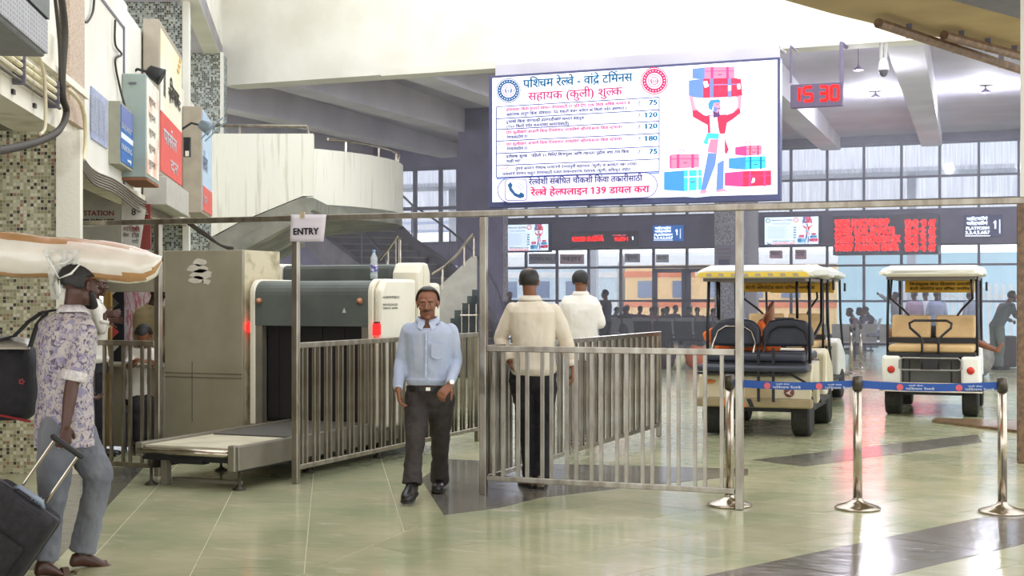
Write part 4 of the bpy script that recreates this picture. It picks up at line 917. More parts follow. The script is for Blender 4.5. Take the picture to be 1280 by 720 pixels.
def porter_art(B, X, Y, S):
    """the drawn porter with cases; X,Y map drawing pixels (of the big board) anywhere"""
    q = lambda pts: [(X(x, y), Y(x, y)) for x, y in pts]
    def case(x0, y0, x1, y1, xm, cs, cf, band):   # side face then front face
        B.poly(q([(x0, y0+2), (xm, y0), (xm, y1), (x0, y1-1.5)]), cs); B.poly(q([(xm, y0), (x1, y0-1), (x1, y1-2), (xm, y1)]), cf)
        w = x1-xm
        for f in (.2, .72): B.poly(q([(xm+w*f, y0-.3), (xm+w*f+w*.09, y0-.4), (xm+w*f+w*.09, y1-.8), (xm+w*f, y1-.6)]), band)
        B.poly(q([(xm, y0+(y1-y0)*.3), (x1, y0+(y1-y0)*.26), (x1, y0+(y1-y0)*.31), (xm, y0+(y1-y0)*.35)]), band)
        cx = xm+w*.5; cy = (y0+y1)/2; B.poly(q([(cx-3, cy), (cx-2, cy+2.2), (cx+2, cy+2), (cx+3, cy-.3), (cx+1.5, cy+1), (cx-1.5, cy+1.2)]), 'dk')
    # carried cases
    case(865.5, 84, 918, 99.5, 881, 'slate', 'rose', 'mag'); case(861, 98.5, 922, 122.5, 879, 'slate', 'red', 'slate')
    B.poly(q([(920, 99), (926, 98), (928, 119), (921, 122)]), 'red'); B.poly(q([(879, 102), (884, 101), (886, 108), (881, 110)]), 'white'); B.poly(q([(910, 107), (914, 106.5), (914, 113), (910, 113.5)]), 'white'); B.poly(q([(921, 105), (925, 104.5), (926, 111), (922, 112)]), 'white')
    # arms
    B.poly(q([(861, 119), (866, 121), (869, 134), (877, 143), (888, 146), (889, 156), (878, 153), (866, 145), (864, 133)]), 'skin')
    B.poly(q([(922, 120), (927, 119), (926, 137), (923, 143), (906, 151), (905, 145), (917, 140), (922, 133)]), 'skin')
    B.poly(q([(866, 138), (872, 138), (880, 144), (890, 146), (892, 160), (884, 156), (866, 146)]), 'red'); B.poly(q([(924, 135), (926, 141), (916, 149), (908, 154), (902, 151), (902, 145), (915, 142)]), 'red')
    # body
    B.poly(q([(884, 144), (908, 143), (909, 152), (906, 168), (885, 168)]), 'red'); B.poly(q([(887, 145), (894, 144), (900, 168), (888, 168)]), 'lil'); B.poly(q([(892, 145), (896, 145), (899, 166), (896, 167)]), 'white')
    B.poly(q([(884, 166), (899, 167), (898, 174), (886, 173), (884, 181), (879, 179)]), 'cyan'); B.poly(q([(888, 174), (898, 174), (896, 192), (884, 190)]), 'rose'); B.poly(q([(899, 167), (908, 167), (908, 195), (900, 204)]), 'lil'); B.poly(q([(906, 173), (911, 187), (908, 193), (906, 190)]), 'red')
    # legs
    B.poly(q([(885, 191), (896, 192), (894, 206), (882, 238), (876, 238)]), 'slate'); B.poly(q([(897, 204), (905, 200), (904, 236), (895, 240)]), 'slate')
    B.poly(q([(876, 238), (884, 237), (882, 243), (873, 244)]), 'skin'); B.poly(q([(903, 236), (913, 239), (913, 241), (895, 241), (896, 238)]), 'skin')
    # neck, head, beard, turban
    B.poly(q([(891, 139), (899, 137), (900, 146), (892, 147)]), 'dk'); B.poly(q([(891, 128), (900, 126), (901, 136), (897, 141), (892, 139)]), 'skin'); B.poly(q([(892, 134), (896, 133), (896, 140), (892, 139)]), 'slate')
    B.poly(q([(885, 130), (888, 125), (899, 124), (901, 128), (892, 129), (890, 138), (886, 136)]), 'blue')
    B.poly(q([(895.5, 130), (898, 130), (898, 130.8), (895.5, 130.8)]), 'ink'); B.poly(q([(896, 135.5), (900, 135), (900, 136), (896, 136.6)]), 'ink')
    # standing cases
    B.poly(q([(828, 239), (880, 242), (955, 234), (955, 238), (870, 247), (828, 244)]), 'pale')
    case(830, 213, 877, 239, 855, 'blue', 'cyan', 'lil'); case(837, 193, 874, 211, 839, 'mag', 'rose', 'mag')
    case(906, 214, 964, 233.5, 929, 'mag', 'red', 'mag'); case(911, 196, 957, 212, 932, 'blue', 'cyan', 'teal'); case(919, 182, 952, 195, 933, 'mag', 'rose', 'red')
    for x, y in ((852, 190.5), (935, 180.5)): B.circ(X(x, y), Y(x, y), 4*S, 'mag', 3*S, 14, a0=pi, a1=2*pi)
    B.poly(q([(941, 222), (944, 223), (943, 228), (939, 229)]), 'white')
def emblem(B, x, y, r, m, ry=None):
    B.circ(x, y, r, m); B.circ(x, y, r*.93, 'white', r*.89); B.circ(x, y, r*.58, 'pale' if m == 'teal' else 'white'); B.circ(x, y, r*.5, 'rose', r*.42); B.circ(x, y, r*.3, m, r*.24)
    for k in range(22):
        a = 2*pi*k/22; B.circ(x+cos(a)*r*.74, y+sin(a)*r*.74, r*.045, 'white', n=5)
    for k in range(5): B.line(x-r*.2+k*r*.1, y-r*.1, x-r*.2+k*r*.1, y+r*.16, r*.05, m)
B = Board(LY, led)
emblem(B, 635.5, 113, 15.3, 'navy'); emblem(B, 818, 101, 17, 'hot')
B.text('पश्चिम रेल्वे - वांद्रे टर्मिनस', 654, 110, 791, 9.6, 'teal', .03)
B.text('सहायक (कुली) शुल्क', 660, 125.5, 778, 9.2, 'mag', .024)
sl = lambda x, y: y+(y-371)/(620.5+3400)*(x-620.5)
def hl(y, x0=620.5, x1=824, w=1.25, m='ink'): B.line(x0, sl(x0, y), x1, sl(x1, y), w, m)
ys = [133.5, 148.5, 162, 176.5, 192, 207, 222]
for y in ys: hl(y)
for x in (620.5, 824): B.line(x, sl(x, 133.5), x, sl(x, 222), 1.2, 'ink')
rows_ = [('डोक्यावर किंवा हाताने सामान नेण्यासाठी दर प्रति ट्रिप (एक किंवा अधिक सामान जे', 788, 'सहाय्यक हातून किंवा डोक्यावर नेऊ शकतो वजन कमाल 40 किलो पर्यंत असणारा.)', 783, '75'),
         ('दुचाकी किंवा चारचाकी हातगाडीद्वारे सामान वाहतूक', 731, '(१६० किलो पर्यंत वजनाच्या सामानासाठी)', 711, '120'),
         ('दोन कुलींद्वारे आजारी किंवा दिव्यांगांना सरकविणे व्हीलचेअरवर किंवा स्ट्रेचरवर', 778, 'नेण्यासाठीचे दर', 660, '120'),
         ('चार कुलींद्वारे आजारी किंवा दिव्यांगांना सरकविणे व्हीलचेअरवर किंवा स्ट्रेचरवर', 778, 'नेण्यासाठीचे दर', 660, '180'),
         ('प्रतीक्षा शुल्क - पहिली ३० मिनिटे विनामूल्य आणि त्यानंतर पुढील अर्धा तास किंवा', 787, 'काही भाग', 651, '75')]
for k, (a_, xa, c_, xc, pr) in enumerate(rows_):
    y = ys[k]; 
    B.text('(%d)' % (k+1), 621.5, y+5.4, 627, 3.2, 'blue', .01); B.text(a_, 632.5, y+5.6, xa, 3.3, 'mag' if k in (0, 2, 3) else 'ink', .05); B.text(c_, 633, y+11.5, xc, 3.3, 'ink', .05)
    B.text(pr, 811 if len(pr) == 2 else 805, sl(811, y)+8.9, 822, 6.4, 'teal', .05); B.text('₹', 797, sl(797, y)+9, 801, 5.2, 'slate', .01)
B.text('टिप्पणी:', 622.5, 213.5, 636, 3.4, 'hot', .01); B.circ(640, 211, .8, 'ink', n=8); B.circ(624, 218.5, .8, 'ink', n=8)
B.text('तुमचे सामान नेण्यास परवानगी देण्यापूर्वी सहाय्यक (कुली) चा बक्कल नंबर तपासा.', 644, 212.5, 797, 3.3, 'ink', .045); B.text('प्रवाशांचे सामान वाहून नेण्यासाठी फक्त परवानाधारक सहायक (कुली) अधिकृत आहेत.', 628, 219.3, 789, 3.3, 'ink', .045)
hl(223.6, w=1.6, m='slate')
# helpline pill
def pill(x0, x1, yc, r, m):
    P = [(x0+r-r*cos(a), sl(x0, yc)-r*sin(a)) for a in [-pi/2+pi*k/12 for k in range(13)]]; P2 = [(x1-r+r*cos(a), sl(x1, yc)-r*sin(a)) for a in [pi/2-pi*k/12 for k in range(13)]]; B.poly(P+P2, m)
pill(621.5, 822, 238, 16, 'ink'); pill(622.4, 821.1, 238, 15.1, 'lil')
rr = lambda x, y, w, r: [(x+sx*(w-r)+r*cos(a0+pi/2*k/4), y+sy*(w-r)+r*sin(a0+pi/2*k/4)) for sx, sy, a0 in ((1, 1, 0), (-1, 1, pi/2), (-1, -1, pi), (1, -1, 3*pi/2)) for k in range(5)]
B.poly(rr(645, 237.3, 13.6, 4), 'ink'); B.poly(rr(645, 237.3, 12.8, 3.6), 'white')
B.poly([(634.5, 231), (638, 227.5), (641, 231), (639.5, 234.5), (644, 241), (648.5, 243), (651, 240), (655.5, 243), (655, 246.5), (650, 248), (643, 245), (637, 238)], 'navy')
B.circ(645, 238, 6, 'slate', 5.1, 10, a0=-pi/2, a1=0); B.circ(645, 238, 9.6, 'slate', 8.8, 10, a0=-pi/2, a1=0)
B.text('रेल्वेशी संबंधित चौकशी किंवा तक्रारींसाठी', 661, 230.8, 803, 6.6, 'ink', .025)
B.text('रेल्वे हेल्पलाइन 139 डायल करा', 663.5, 244.7, 812, 7.6, 'hot', .03)
porter_art(B, lambda x, y: x, lambda x, y: y, 1)
B.done()
# ================================================================== smaller displays on the lintel
def small_board(px0, py0, px1, py1, lab, Y):
    t = thing('fare_display', lab, 'display', PYp((px0+px1)/2, py1, Y)); a = PYp(px0, py0, Y); c = PYp(px1, py1, Y)
    b = MB(); b.box((a.x, Y, c.z), (c.x, Y+.25, a.z)); b.build('case', casem, t); b = MB(); b.box((a.x+.05, Y-.004, c.z+.06), (c.x-.05, Y-.001, a.z-.04)); b.build('screen', screen('screen_pale', 'dceefa', 1.0), t)
    fx = lambda x: px0+1.5+(x-612)/(975-612)*(px1-px0-2); fy = lambda y: py0+(y-82)/(258-82)*(py1-py0)
    B = Board(Y-.0, t)
    B.circ(fx(635), fy(108), 2.9, 'teal', 1.9, 12); B.circ(fx(820), fy(103), 3.1, 'hot', 2.1, 12)
    B.text('पश्चिम रेल्वे - वांद्रे टर्मिनस', fx(656), fy(112), fx(798), 1.7, 'ink', .02); B.text('सहायक (कुली) शुल्क', fx(664), fy(131), fx(790), 1.6, 'slate', .01)
    for y in (142, 158, 172, 187, 202, 216): B.line(fx(621), fy(y), fx(824), fy(y), .3, 'slate'); 
    for y in (150, 165, 179, 194, 209): B.text('किंवा सामान नेण्यासाठी दर', fx(634), fy(y+4), fx(760), 1.2, 'slate', 0); B.line(fx(803), fy(y), fx(822), fy(y), 1.2, 'teal')
    B.text('रेल्वे हेल्पलाइन 139', fx(664), fy(238), fx(815), 1.8, 'ink', .02); B.text('डायल करा किंवा तक्रारी', fx(664), fy(250), fx(815), 1.6, 'hot', .02); B.circ(fx(645), fy(240), 2.8, 'navy', 1.6, 8, a0=.3, a1=3.4)
    porter_art(B, lambda x, y: fx(x), lambda x, y: fy(y), (px1-px0)/363)
    B.done(); return t
small_board(626.5, 280, 687, 315, 'small lit fare display at the left end of the dark lintel', WY-.6)
small_board(954, 270.5, 1025, 307, 'small lit fare display beside the red train board', WY-.6)
dled = mat('led_board_dark', '3a2f44', .5); ledred = screen('led_red', 'ff1410', 1.6); ledhot = screen('led_red_hot', 'ff1410', 2.8)
def lbox(px0, py0, px1, py1, Y, name, lab, cat, m=dled, d=.2):
    t = thing(name, lab, cat, PYp((px0+px1)/2, py1, Y)); a = PYp(px0, py0, Y); c = PYp(px1, py1, Y); b = MB(); b.box((a.x, Y, c.z), (c.x, Y+d, a.z)); b.build('case', m, t, bevel=.01); return t
ti = lbox(713, 290, 796, 309, WY-.55, 'train_indicator', 'dark train indicator with short red text on the lintel', 'display')
B = Board(WY-.55, ti); B.text('12480 SURYA', 715, 301.5, 755, 5.5, ledred, .08); B.text('15:50 1', 768, 301, 785, 4.5, ledred, .08); B.text('TRAIN NO', 742, 295, 754, 1.5, 'rose'); B.text('TIME PF', 765, 295, 783, 1.5, 'rose'); B.text('1', 789, 300, 792, 4.5, 'white', .05); B.done('lettering')
tb = lbox(1041, 270, 1173, 317.5, WY-1.0, 'train_board', 'large red glowing train departure board beneath the lintel', 'display', d=.66)
B = Board(WY-1.0, tb)
tx = ['12925 PASCHIM EXP', '22927 LOK SHAKTI', '12009 SHATABDI EX', '19037 AVADH EXPR']
for k, t_ in enumerate(tx):
    y = 283+k*10.2; B.text(t_, 1043.5, y, (1112, 1118, 1126, 1124)[k], 8.4, ledhot, .10)
    for x0, x1, s_ in ((1131, 1148, '15:4%d' % k), (1150.5, 1158, str(k+1)), (1161, 1170, 'OT')): B.text(s_, x0, y, x1, 8.4, ledhot, .10)
B.done('lettering')
def dirsign(px0, py0, px1, py1, Y, lab):
    t = lbox(px0, py0, px1, py1, Y, 'platform_sign', lab, 'sign', (screen('sign_blue_lit', '1f64b0', .7) if px0 < 900 else mat('sign_deep_blue', '2a3470', .5)), .16)
    B = Board(Y, t); w = px1-px0; h = py1-py0; F = lambda f: px0+w*f; G = lambda f: py0+h*f
    wh = screen('sign_white_lit', 'eef4ff', .8)
    B.text('प्लॅटफॉर्म', F(.07), G(.25), F(.62), h*.13, wh, .02); B.text('प्लेटफॉर्म', F(.07), G(.46), F(.62), h*.13, wh, .02); B.text('PLATFORM', F(.05), G(.68), F(.66), h*.15, wh, .05); B.text('2,3,4,5,6&7', F(.03), G(.88), F(.68), h*.15, wh, .05)
    B.line(F(.03), G(.96), F(.68), G(.95), h*.05, wh); B.text('1', F(.76), G(.62), F(.84), h*.38, wh, .06); B.line(F(.93), G(.2), F(.93), G(.85), h*.06, wh); B.done('lettering')
dirsign(816, 282, 853, 301, WY-.5, 'blue platform direction sign in the middle of the lintel'); dirsign(1205, 269, 1253, 296, WY-.5, 'dark blue platform direction sign right of the red board')
# notices on the transom panes
for px0, py0, px1, py1, tx_, c_, lab in ((661, 317, 697, 330, 'TOWN NO. 1', 'b9b3c6', 'lilac poster with white lettering on the pane below the left display'), (700, 318, 730, 330, 'चहा', 'd9b9c9', 'pink poster with two dark shapes on the transom pane'), (781, 317, 800, 328, 'सूचना', 'c4c4d4', 'small grey notice on the middle transom pane'), (820, 318, 836, 328, 'IRCTC', 'cfd2dc', 'tiny white notice under the blue platform sign'), (962, 313, 978, 323, 'MEDIC', 'd8b0c4', 'small notice with magenta word under the right fare display'), (994, 312, 1008, 324, 'दवा', 'd8a8b8', 'small pink shield notice left of the red train board')):
    t = thing('pane_notice', lab, 'notice', PYp((px0+px1)/2, py1, WY-.05)); B = Board(WY-.05, t); B.poly([(px0, py1), (px1, py1), (px1, py0), (px0, py0)], mat('pn_'+c_, c_, .7)); B.text(tx_, px0+2, py1-4, px1-3, (py1-py0)*.4, mat('pn_ink', '6a4a6c', .7), .03); B.done('sheet')
nt_ = thing('pillar_notice', 'grey printed notice on the mosaic pillar above the carts', 'notice', PYp(908, 332, 44.5)); B = Board(44.55, nt_)
B.poly([(893, 333), (922, 333), (922, 306), (893, 306)], mat('pn_grey', '8f8b9a', .7))
for k, s_ in enumerate(('UNRESERVED', 'TICKET', 'COUNTER')): B.text(s_, 896, 313+k*5, 914, 2.6, mat('pn_red', '8a4a5c', .7), .03)
B.poly([(898, 332), (912, 332), (912, 324), (898, 324)], mat('pn_navy', '3f3f66', .7)); B.done('sheet')
# ================================================================== clock, camera, pendant lamps under the beam
CY = BY-.35
ck = thing('digital_clock', 'hanging digital clock glowing 15:30 under the beam', 'clock', PYp(1020, 118, CY))
a = PYp(988, 106, CY); c = PYp(1053, 132, CY)
b = MB(); b.box((a.x, CY, c.z), (c.x, CY+.12, a.z)); b.build('case', mat('clock_case', '5a4a6a', .5), ck, bevel=.01)
def seg7(B, ch, x, y, w, h, m, t=2.6):
    S = {'0': 'abcdef', '1': 'bc', '3': 'abgcd', '5': 'afgcd', '8': 'abcdefg'}[ch]; sk = lambda px, py: (px, py+(px-988)*-.045)
    L = dict(a=(0, 0, w, 0), b=(w, 0, w, h/2), c=(w, h/2, w, h), d=(0, h, w, h), e=(0, h/2, 0, h), f=(0, 0, 0, h/2), g=(0, h/2, w, h/2))
    for s_ in S: x0, y0, x1, y1 = L[s_]; p = sk(x+x0, y+y0); q_ = sk(x+x1, y+y1); B.line(p[0], p[1], q_[0]+.001, q_[1], t, m)
B = Board(CY, ck); kx = 999
for ch, x, w in (('1', 992, 7), ('5', 1005, 10), ('3', 1025, 9), ('0', 1039, 9)): seg7(B, ch, x, 110, w, 17, ledred, 3.6)
B.done('digits')
for px in (988.7, 1052): q = PYp(px, 104, CY+.06); b = MB(); b.tube([q, (q.x, q.y, bz-.04), (q.x, q.y+.5, bz-.03)], .02 if px < 1000 else .035); b.build('hanger_rod', dark_pl, ck)
cc_ = thing('dome_camera', 'white dome security camera hanging on twin tubes at the top right', 'camera', PD(1104, 90, 23.6)); z = 23.6
for px in (1101.5, 1107): q = PD(px, 74, z); b = MB(); b.tube([(q.x, q.y, bz+.3), q], .03, 10); b.build('drop_tube', mat('white_enamel', 'eceaf0', .4), cc_, smooth=True)
q = PD(1104.5, 86, z); b = MB(); b.lathe([(.04, .18), (.07, .14), (.09, .04), (.097, -.014), (.094, -.028)], 20, q); b.build('housing', mat('white_enamel'), cc_, smooth=True)
b = MB(); b.lathe([(.077, -.02), (.075, -.055), (.058, -.104), (.028, -.132), (.001, -.14)], 20, q); b.build('dome', mat('smoked_dome', '55505c', .15), cc_, smooth=True)
b = MB(); q = PD(1104.5, 60, z); b.obox((q.x, q.y+.1, bz+.2), (.3, .3, .14), 0); b.build('mount', mat('white_enamel'), cc_)
lampm = mat('lamp_shade_dark', '4f4658', .5)
for k, (px, py, y_, lab) in enumerate(((1073, 88, 27, 'dark pendant lamp nearest the beam, left of the dome camera'), (1094.5, 122, 36, 'dark pendant lamp lower between the two ceiling ribs'), (1232, 116, 36, 'dark pendant lamp alone near the right column top'), (800, 118, 36, 'added unseen pendant lamp behind the big lit board'), (560, 118, 38, 'added pendant lamp deep under the ceiling left of the big lit board'))):  # the last two lamps are added to help brighten the hall
    q = PYp(px, py, y_); t = thing('pendant_lamp', lab, 'lamp', q); z_ = (q-ORG).dot(CF); K = z_/FPX
    b = MB(); b.lathe([(7*K, 0), (6.5*K, 1*K), (3*K, 4*K), (1.2*K, 6*K), (1.0*K, 9*K), (.2*K, 9.5*K)], 18, q); b.build('shade', lampm, t, smooth=True)
    b = MB(); b.tube([q+Vector((0, 0, 9*K)), (q.x, q.y, 6.7)], .012); b.build('drop_rod', lampm, t)
    pl = bpy.data.lights.new('pendant_fill', 'POINT'); po = bpy.data.objects.new('pendant_fill', pl); C.objects.link(po); po.location = q-Vector((0, 0, .12)); pl.energy = 300; pl.color = (.86, .88, 1); pl.shadow_soft_size = .12  # fill light added in each shade; the lamps themselves are not seen lit
# ================================================================== thin haze volume inside the hall
hz = bpy.data.materials.new('hall_haze'); hz.use_nodes = True; hn = hz.node_tree
hn.nodes.remove(hn.nodes['Principled BSDF']); vs_ = hn.nodes.new('ShaderNodeVolumeScatter'); vs_.inputs['Density'].default_value = .012; vs_.inputs['Color'].default_value = (.93, .94, 1, 1)
hn.links.new(vs_.outputs[0], hn.nodes['Material Output'].inputs['Volume'])
b = MB(); b.box((-33.5, 20, .01), (9, WY-.4, 5.6)); hb = b.build('haze', hz); hb['kind'] = 'stuff'; hb['label'] = 'thin haze filling the hall'
# ================================================================== people
def V(*a): return Vector(a)
def smooth_remesh(name, mb, vox, m, parent, smooth=2, disp=None, label=None):
    me = mb.mesh(name); o = bpy.data.objects.new(name, me); C.objects.link(o)
    r = o.modifiers.new('r', 'REMESH'); r.mode = 'VOXEL'; r.voxel_size = vox
    if smooth: s = o.modifiers.new('s', 'SMOOTH'); s.iterations = smooth; s.factor = .5
    for k, (sc_, st) in enumerate(disp or []):
        tx = bpy.data.textures.new('folds', 'CLOUDS'); tx.noise_scale = sc_; tx.noise_depth = 1
        d = o.modifiers.new('d', 'DISPLACE'); d.texture = tx; d.strength = st; d.mid_level = .5; d.texture_coords = 'LOCAL'
    dg = bpy.context.evaluated_depsgraph_get(); n = bpy.data.meshes.new_from_object(o.evaluated_get(dg)); n.name = name
    bpy.data.objects.remove(o); bpy.data.meshes.remove(me)
    n.materials.clear(); n.materials.append(m); n.polygons.foreach_set('use_smooth', [True]*len(n.polygons))
    o = bpy.data.objects.new(name, n); C.objects.link(o); o.parent = parent
    if label: o['label'] = label
    return o
def ell(mb, c, rx, ry, rz, R=None, seg=16): mb.ball(c, (rx, ry, rz), seg, R, 10)
def basis(rt, fd):
    """columns right, forward, up"""
    fd = Vector(fd).normalized(); rt = Vector(rt); rt = (rt-fd*rt.dot(fd)).normalized(); return Matrix((rt, fd, rt.cross(fd))).transposed()
def torso(mb, J, inf=0, top=True, hem=None, belly=0, seg=20, lo=None):
    """lofted trunk from the hips to the neck; hem lets a shirt hang below the hips"""
    rt = J['rt'].normalized(); pv, wa, ch, sh, nk = J['pv'], J['wa'], J['ch'], J['sh'], J['nk']; k = J.get('bw', 1)
    st = []
    if hem is not None: st.append((pv+V(0, 0, hem), .168*k, .125))
    elif lo is None: st += [(pv+V(0, 0, -.11), .10*k, .08), (pv+V(0, 0, -.06), .155*k, .11)]
    if lo is None: st += [(pv, .168*k, .118)]
    st += [(pv.lerp(wa, .55), .158*k, .115+belly*.7), (wa, .146*k, .112+belly), (wa.lerp(ch, .5), .158*k, .12+belly*.5), (ch, .172*k, .122), (ch.lerp(sh, .55), .178*k, .112), (sh+V(0, 0, -.01), .155*k, .088), (sh.lerp(nk, .55)+V(0, 0, .005), .085*k, .068)]
    vneck = 0
    if top: st.append((nk, .062, .06))
    if lo is not None:
        st = [s for s in st if s[0].z > lo]; g = st[0]; st = [(V(g[0].x, g[0].y, lo), .150*k, .108+belly), (V(g[0].x, g[0].y, lo+.022), .160*k, .118+belly), (V(g[0].x, g[0].y, lo+.05), .168*k, .128+belly)]+st
    R = []
    for c, a, b_ in st:
        fw = V(-rt.y, rt.x, 0); R.append([c+rt*(a+inf)*cos(t)+fw*(b_+inf)*(sin(t)*(abs(sin(t))**-.15 if abs(sin(t)) > .05 else 1)) for t in [2*pi*i/seg for i in range(seg)]])
    if J.get('vn') and not top:
        cf = J.get('cfw', V(0, -1, 0))
        for rr_, f in ((R[-1], .07), (R[-2], .0)):
            for i, q in enumerate(rr_):
                c_ = st[-1][0] if rr_ is R[-1] else st[-2][0]; d = q-c_; d.z = 0; rr_[i] = q-V(0, 0, f*max(0, d.normalized().dot(cf))**3)
    mb.rings(R)
def hand(mb, w, e, palm, curl=.5, s=1.0, spread=.15, thumb=1):
    """w wrist, e direction of the fingers, palm normal (towards the palm side); fingers curl to the palm"""
    e = Vector(e).normalized(); n = Vector(palm); n = (n-e*n.dot(e)).normalized(); x = e.cross(n)*thumb
    mb.rings([[w+e*d*s+x*a*cos(t)*s+n*b_*sin(t)*s for t in [2*pi*i/12 for i in range(12)]] for d, a, b_ in ((-.03, .024, .019), (.0, .025, .018), (.03, .034, .016), (.065, .040, .015), (.09, .040, .013), (.10, .03, .009))])
    for i, (o, L_) in enumerate(((.030, .072), (.010, .080), (-.010, .075), (-.030, .058))):
        p = w+e*.088*s+x*o*s; d = (e+x*(o/.03)*spread*.5).normalized(); pts = [p-e*.02*s, p]; a = curl*.45
        for k, f in enumerate((.45, .32, .23)):
            d2 = (d*cos(a)+n*sin(a)).normalized(); nn = (n*cos(a)-d*sin(a)).normalized(); p = p+d2*L_*f*s*1.05; pts.append(p); d, n_ = d2, nn; n = nn if k < 9 else n; a = curl*.75
        mb.tube(pts, [.0095*s, .0092*s, .0088*s, .008*s, .0065*s], 8, round_=True); n = Vector(palm); n = (n-e*n.dot(e)).normalized()
    p = w+e*.02*s+x*.028*s; d = (e*.75+x*.75+n*.35).normalized(); pts = [p, p+d*.035*s, p+d*.035*s+(d+e*.5+n*.25*curl).normalized()*.030*s, p+d*.035*s+(d+e*.6+n*.5*curl).normalized()*.056*s]
    mb.tube(pts, [.013*s, .0115*s, .010*s, .008*s], 8, round_=True)
def foot(mb, a, t, r=.034, s=1.0, up=None):
    """a ankle, t toe tip"""
    d = (t-a); fd = V(d.x, d.y, 0).normalized(); sd = V(fd.y, -fd.x, 0); z0 = min(a.z-.075, t.z); L_ = V(d.x, d.y, 0).length
    sl = t.z-(a.z-.075)
    R = []
    for f, w_, h0, h1 in ((-.075, .018, .012, .04), (-.06, .030, .0, .075), (0, .034, 0, .098), (.07, .037, .004, .075), (.13, .044, .003, .052), (.18, .044, 0, .036), (.215, .034, .0, .026), (.228, .016, .004, .018)):
        o = a+fd*f*s*L_/.225*1.0; o.z = a.z-.082+ (sl*max(f, 0)/.225)
        R.append([o+sd*w_*s*cos(q)+V(0, 0, (h0+h1)/2+(h1-h0)/2*sin(q)) for q in [2*pi*i/12 for i in range(12)]])
    mb.rings(R)
def head(mb, J, s=1.0):
    B_ = basis(J['hrt'], J['hfd']); c = J['hd']
    P = lambda x, y, z: c+B_@(V(x, y, z)*s)
    E = lambda x, y, z, a, b_, c_: ell(mb, P(x, y, z), a*s, b_*s, c_*s, B_)
    E(0, -.012, .032, .074, .094, .085); E(0, .03, .0, .062, .058, .085); E(0, .022, -.05, .056, .058, .055); E(0, .062, -.088, .026, .024, .02)
    for q in (-1, 1):
        E(q*.036, .060, -.022, .024, .024, .024); E(q*.028, .079, .030, .026, .012, .010); E(q*.013, .098, -.026, .009, .011, .009)
        E(q*.075, -.004, -.002, .007, .017, .030); E(q*.081, -.010, .012, .006, .012, .014); E(q*.040, .025, -.064, .016, .030, .022)
    mb.tube([P(0, .083, .02), P(0, .096, -.003), P(0, .108, -.022)], [.008*s, .010*s, .013*s], 8, round_=True)
    E(0, .080, -.047, .028, .014, .007); E(0, .078, -.059, .022, .013, .009); E(0, .07, -.052, .034, .014, .02)
    mb.tube([P(0, -.03, -.03), J['nk']+V(0, 0, -.0), J['nk']+V(0, 0, -.06)], [.052*s, .056, .062], 14, round_=True)
def face_bits(root, J, s, hairm, brow=True, mous=False, skin_dark=None, lab_hair=None):
    B_ = basis(J['hrt'], J['hfd']); c = J['hd']; P = lambda x, y, z: c+B_@(V(x, y, z)*s)
    ew = mat('eye_white', 'b5a59c', .3); ed = mat('eye_dark', '1c1210', .25); lip = mat('lip', '7a4a40', .5)
    for q in (-1, 1):
        b = MB(); ell(b, P(q*.029, .0800, .007), .012*s, .008*s, .0058*s, B_); e_ = b.build('eye', ew, root, smooth=True, world=False)
        b = MB(); ell(b, P(q*.029, .0868, .007), .0055*s, .0025*s, .0050*s, B_); b.build('iris', ed, e_, smooth=True, world=False)
        if brow: b = MB(); b.tube([P(q*.012, .096, .024), P(q*.03, .0945, .030), P(q*.047, .080, .024)], [.003*s, .0038*s, .002*s], 6, flat=.8); b.build('eyebrow', hairm, root, smooth=True, world=False)
    b = MB(); b.tube([P(-.024, .087, -.053), P(0, .0965, -.052), P(.024, .087, -.053)], [.003*s, .006*s, .003*s], 8); b.build('lips', lip, root, smooth=True, world=False)
    if mous: b = MB(); b.tube([P(-.026, .088, -.044), P(0, .1, -.038), P(.026, .088, -.044)], [.003*s, .006*s, .003*s], 8); b.build('moustache', hairm, root, smooth=True, world=False)
def hair(root, J, s, m, style, label=None, thick=.012):
    B_ = basis(J['hrt'], J['hfd']); c0 = J['hd']+B_@(V(0, -.012, .032)*s); vs = []; fs = []; NU, NV = 36, 22; idx = {}
    keep = {'full': lambda x, y, z: z > (.62 if y > .35 else (.1 if y > -.1 and abs(x) > .7 else (.05 if y > -.1 else -.55-.1*y))) if not (y > .3 and z < .62) else False,
            'receding': lambda x, y, z: (z > .50+.32*max(0, y+.15) if y > .0 else z > -.6) and not (y > .30 and z < .80 and abs(x) < .62) and not (abs(x) > .7 and y > .1 and z < .25),
            'ring': lambda x, y, z: (y < .22) and (-.62 < z < .72-.25*max(0, y+.2)) and not (y > -.1 and z < -.05),
            'cap': lambda x, y, z: z > .12-(.75 if y < 0 else 0)*abs(y)}[style]
    P = {}
    for j in range(NV+1):
        for i in range(NU):
            a = -pi/2+pi*j/NV; t = 2*pi*i/NU; P[i, j] = V(cos(a)*cos(t), cos(a)*sin(t), sin(a))
    def vid(i, j):
        i %= NU
        if (i, j) not in idx:
            p = P[i, j]; nz_ = mnoise.noise(p*7)*.05+mnoise.noise(p*18)*.03
            idx[i, j] = len(vs); vs.append(c0+B_@(V(p.x*.078, p.y*.098, p.z*.089)*s*(1.0+nz_*.6)))
        return idx[i, j]
    for j in range(NV):
        for i in range(NU):
            q = (P[i, j]+P[(i+1) % NU, j]+P[(i+1) % NU, j+1]+P[i, j+1])/4
            q = q.normalized()
            if keep(q.x, q.y, q.z): fs.append((vid(i, j), vid(i+1, j), vid(i+1, j+1), vid(i, j+1)))
    b = MB(); b.add(vs, fs); o = b.build('hair', m, root, smooth=True, world=False, fix=False, label=label)
    md = o.modifiers.new('solid', 'SOLIDIFY'); md.thickness = thick*s; md.offset = 1
    md = o.modifiers.new('sub', 'SUBSURF'); md.levels = md.render_levels = 1
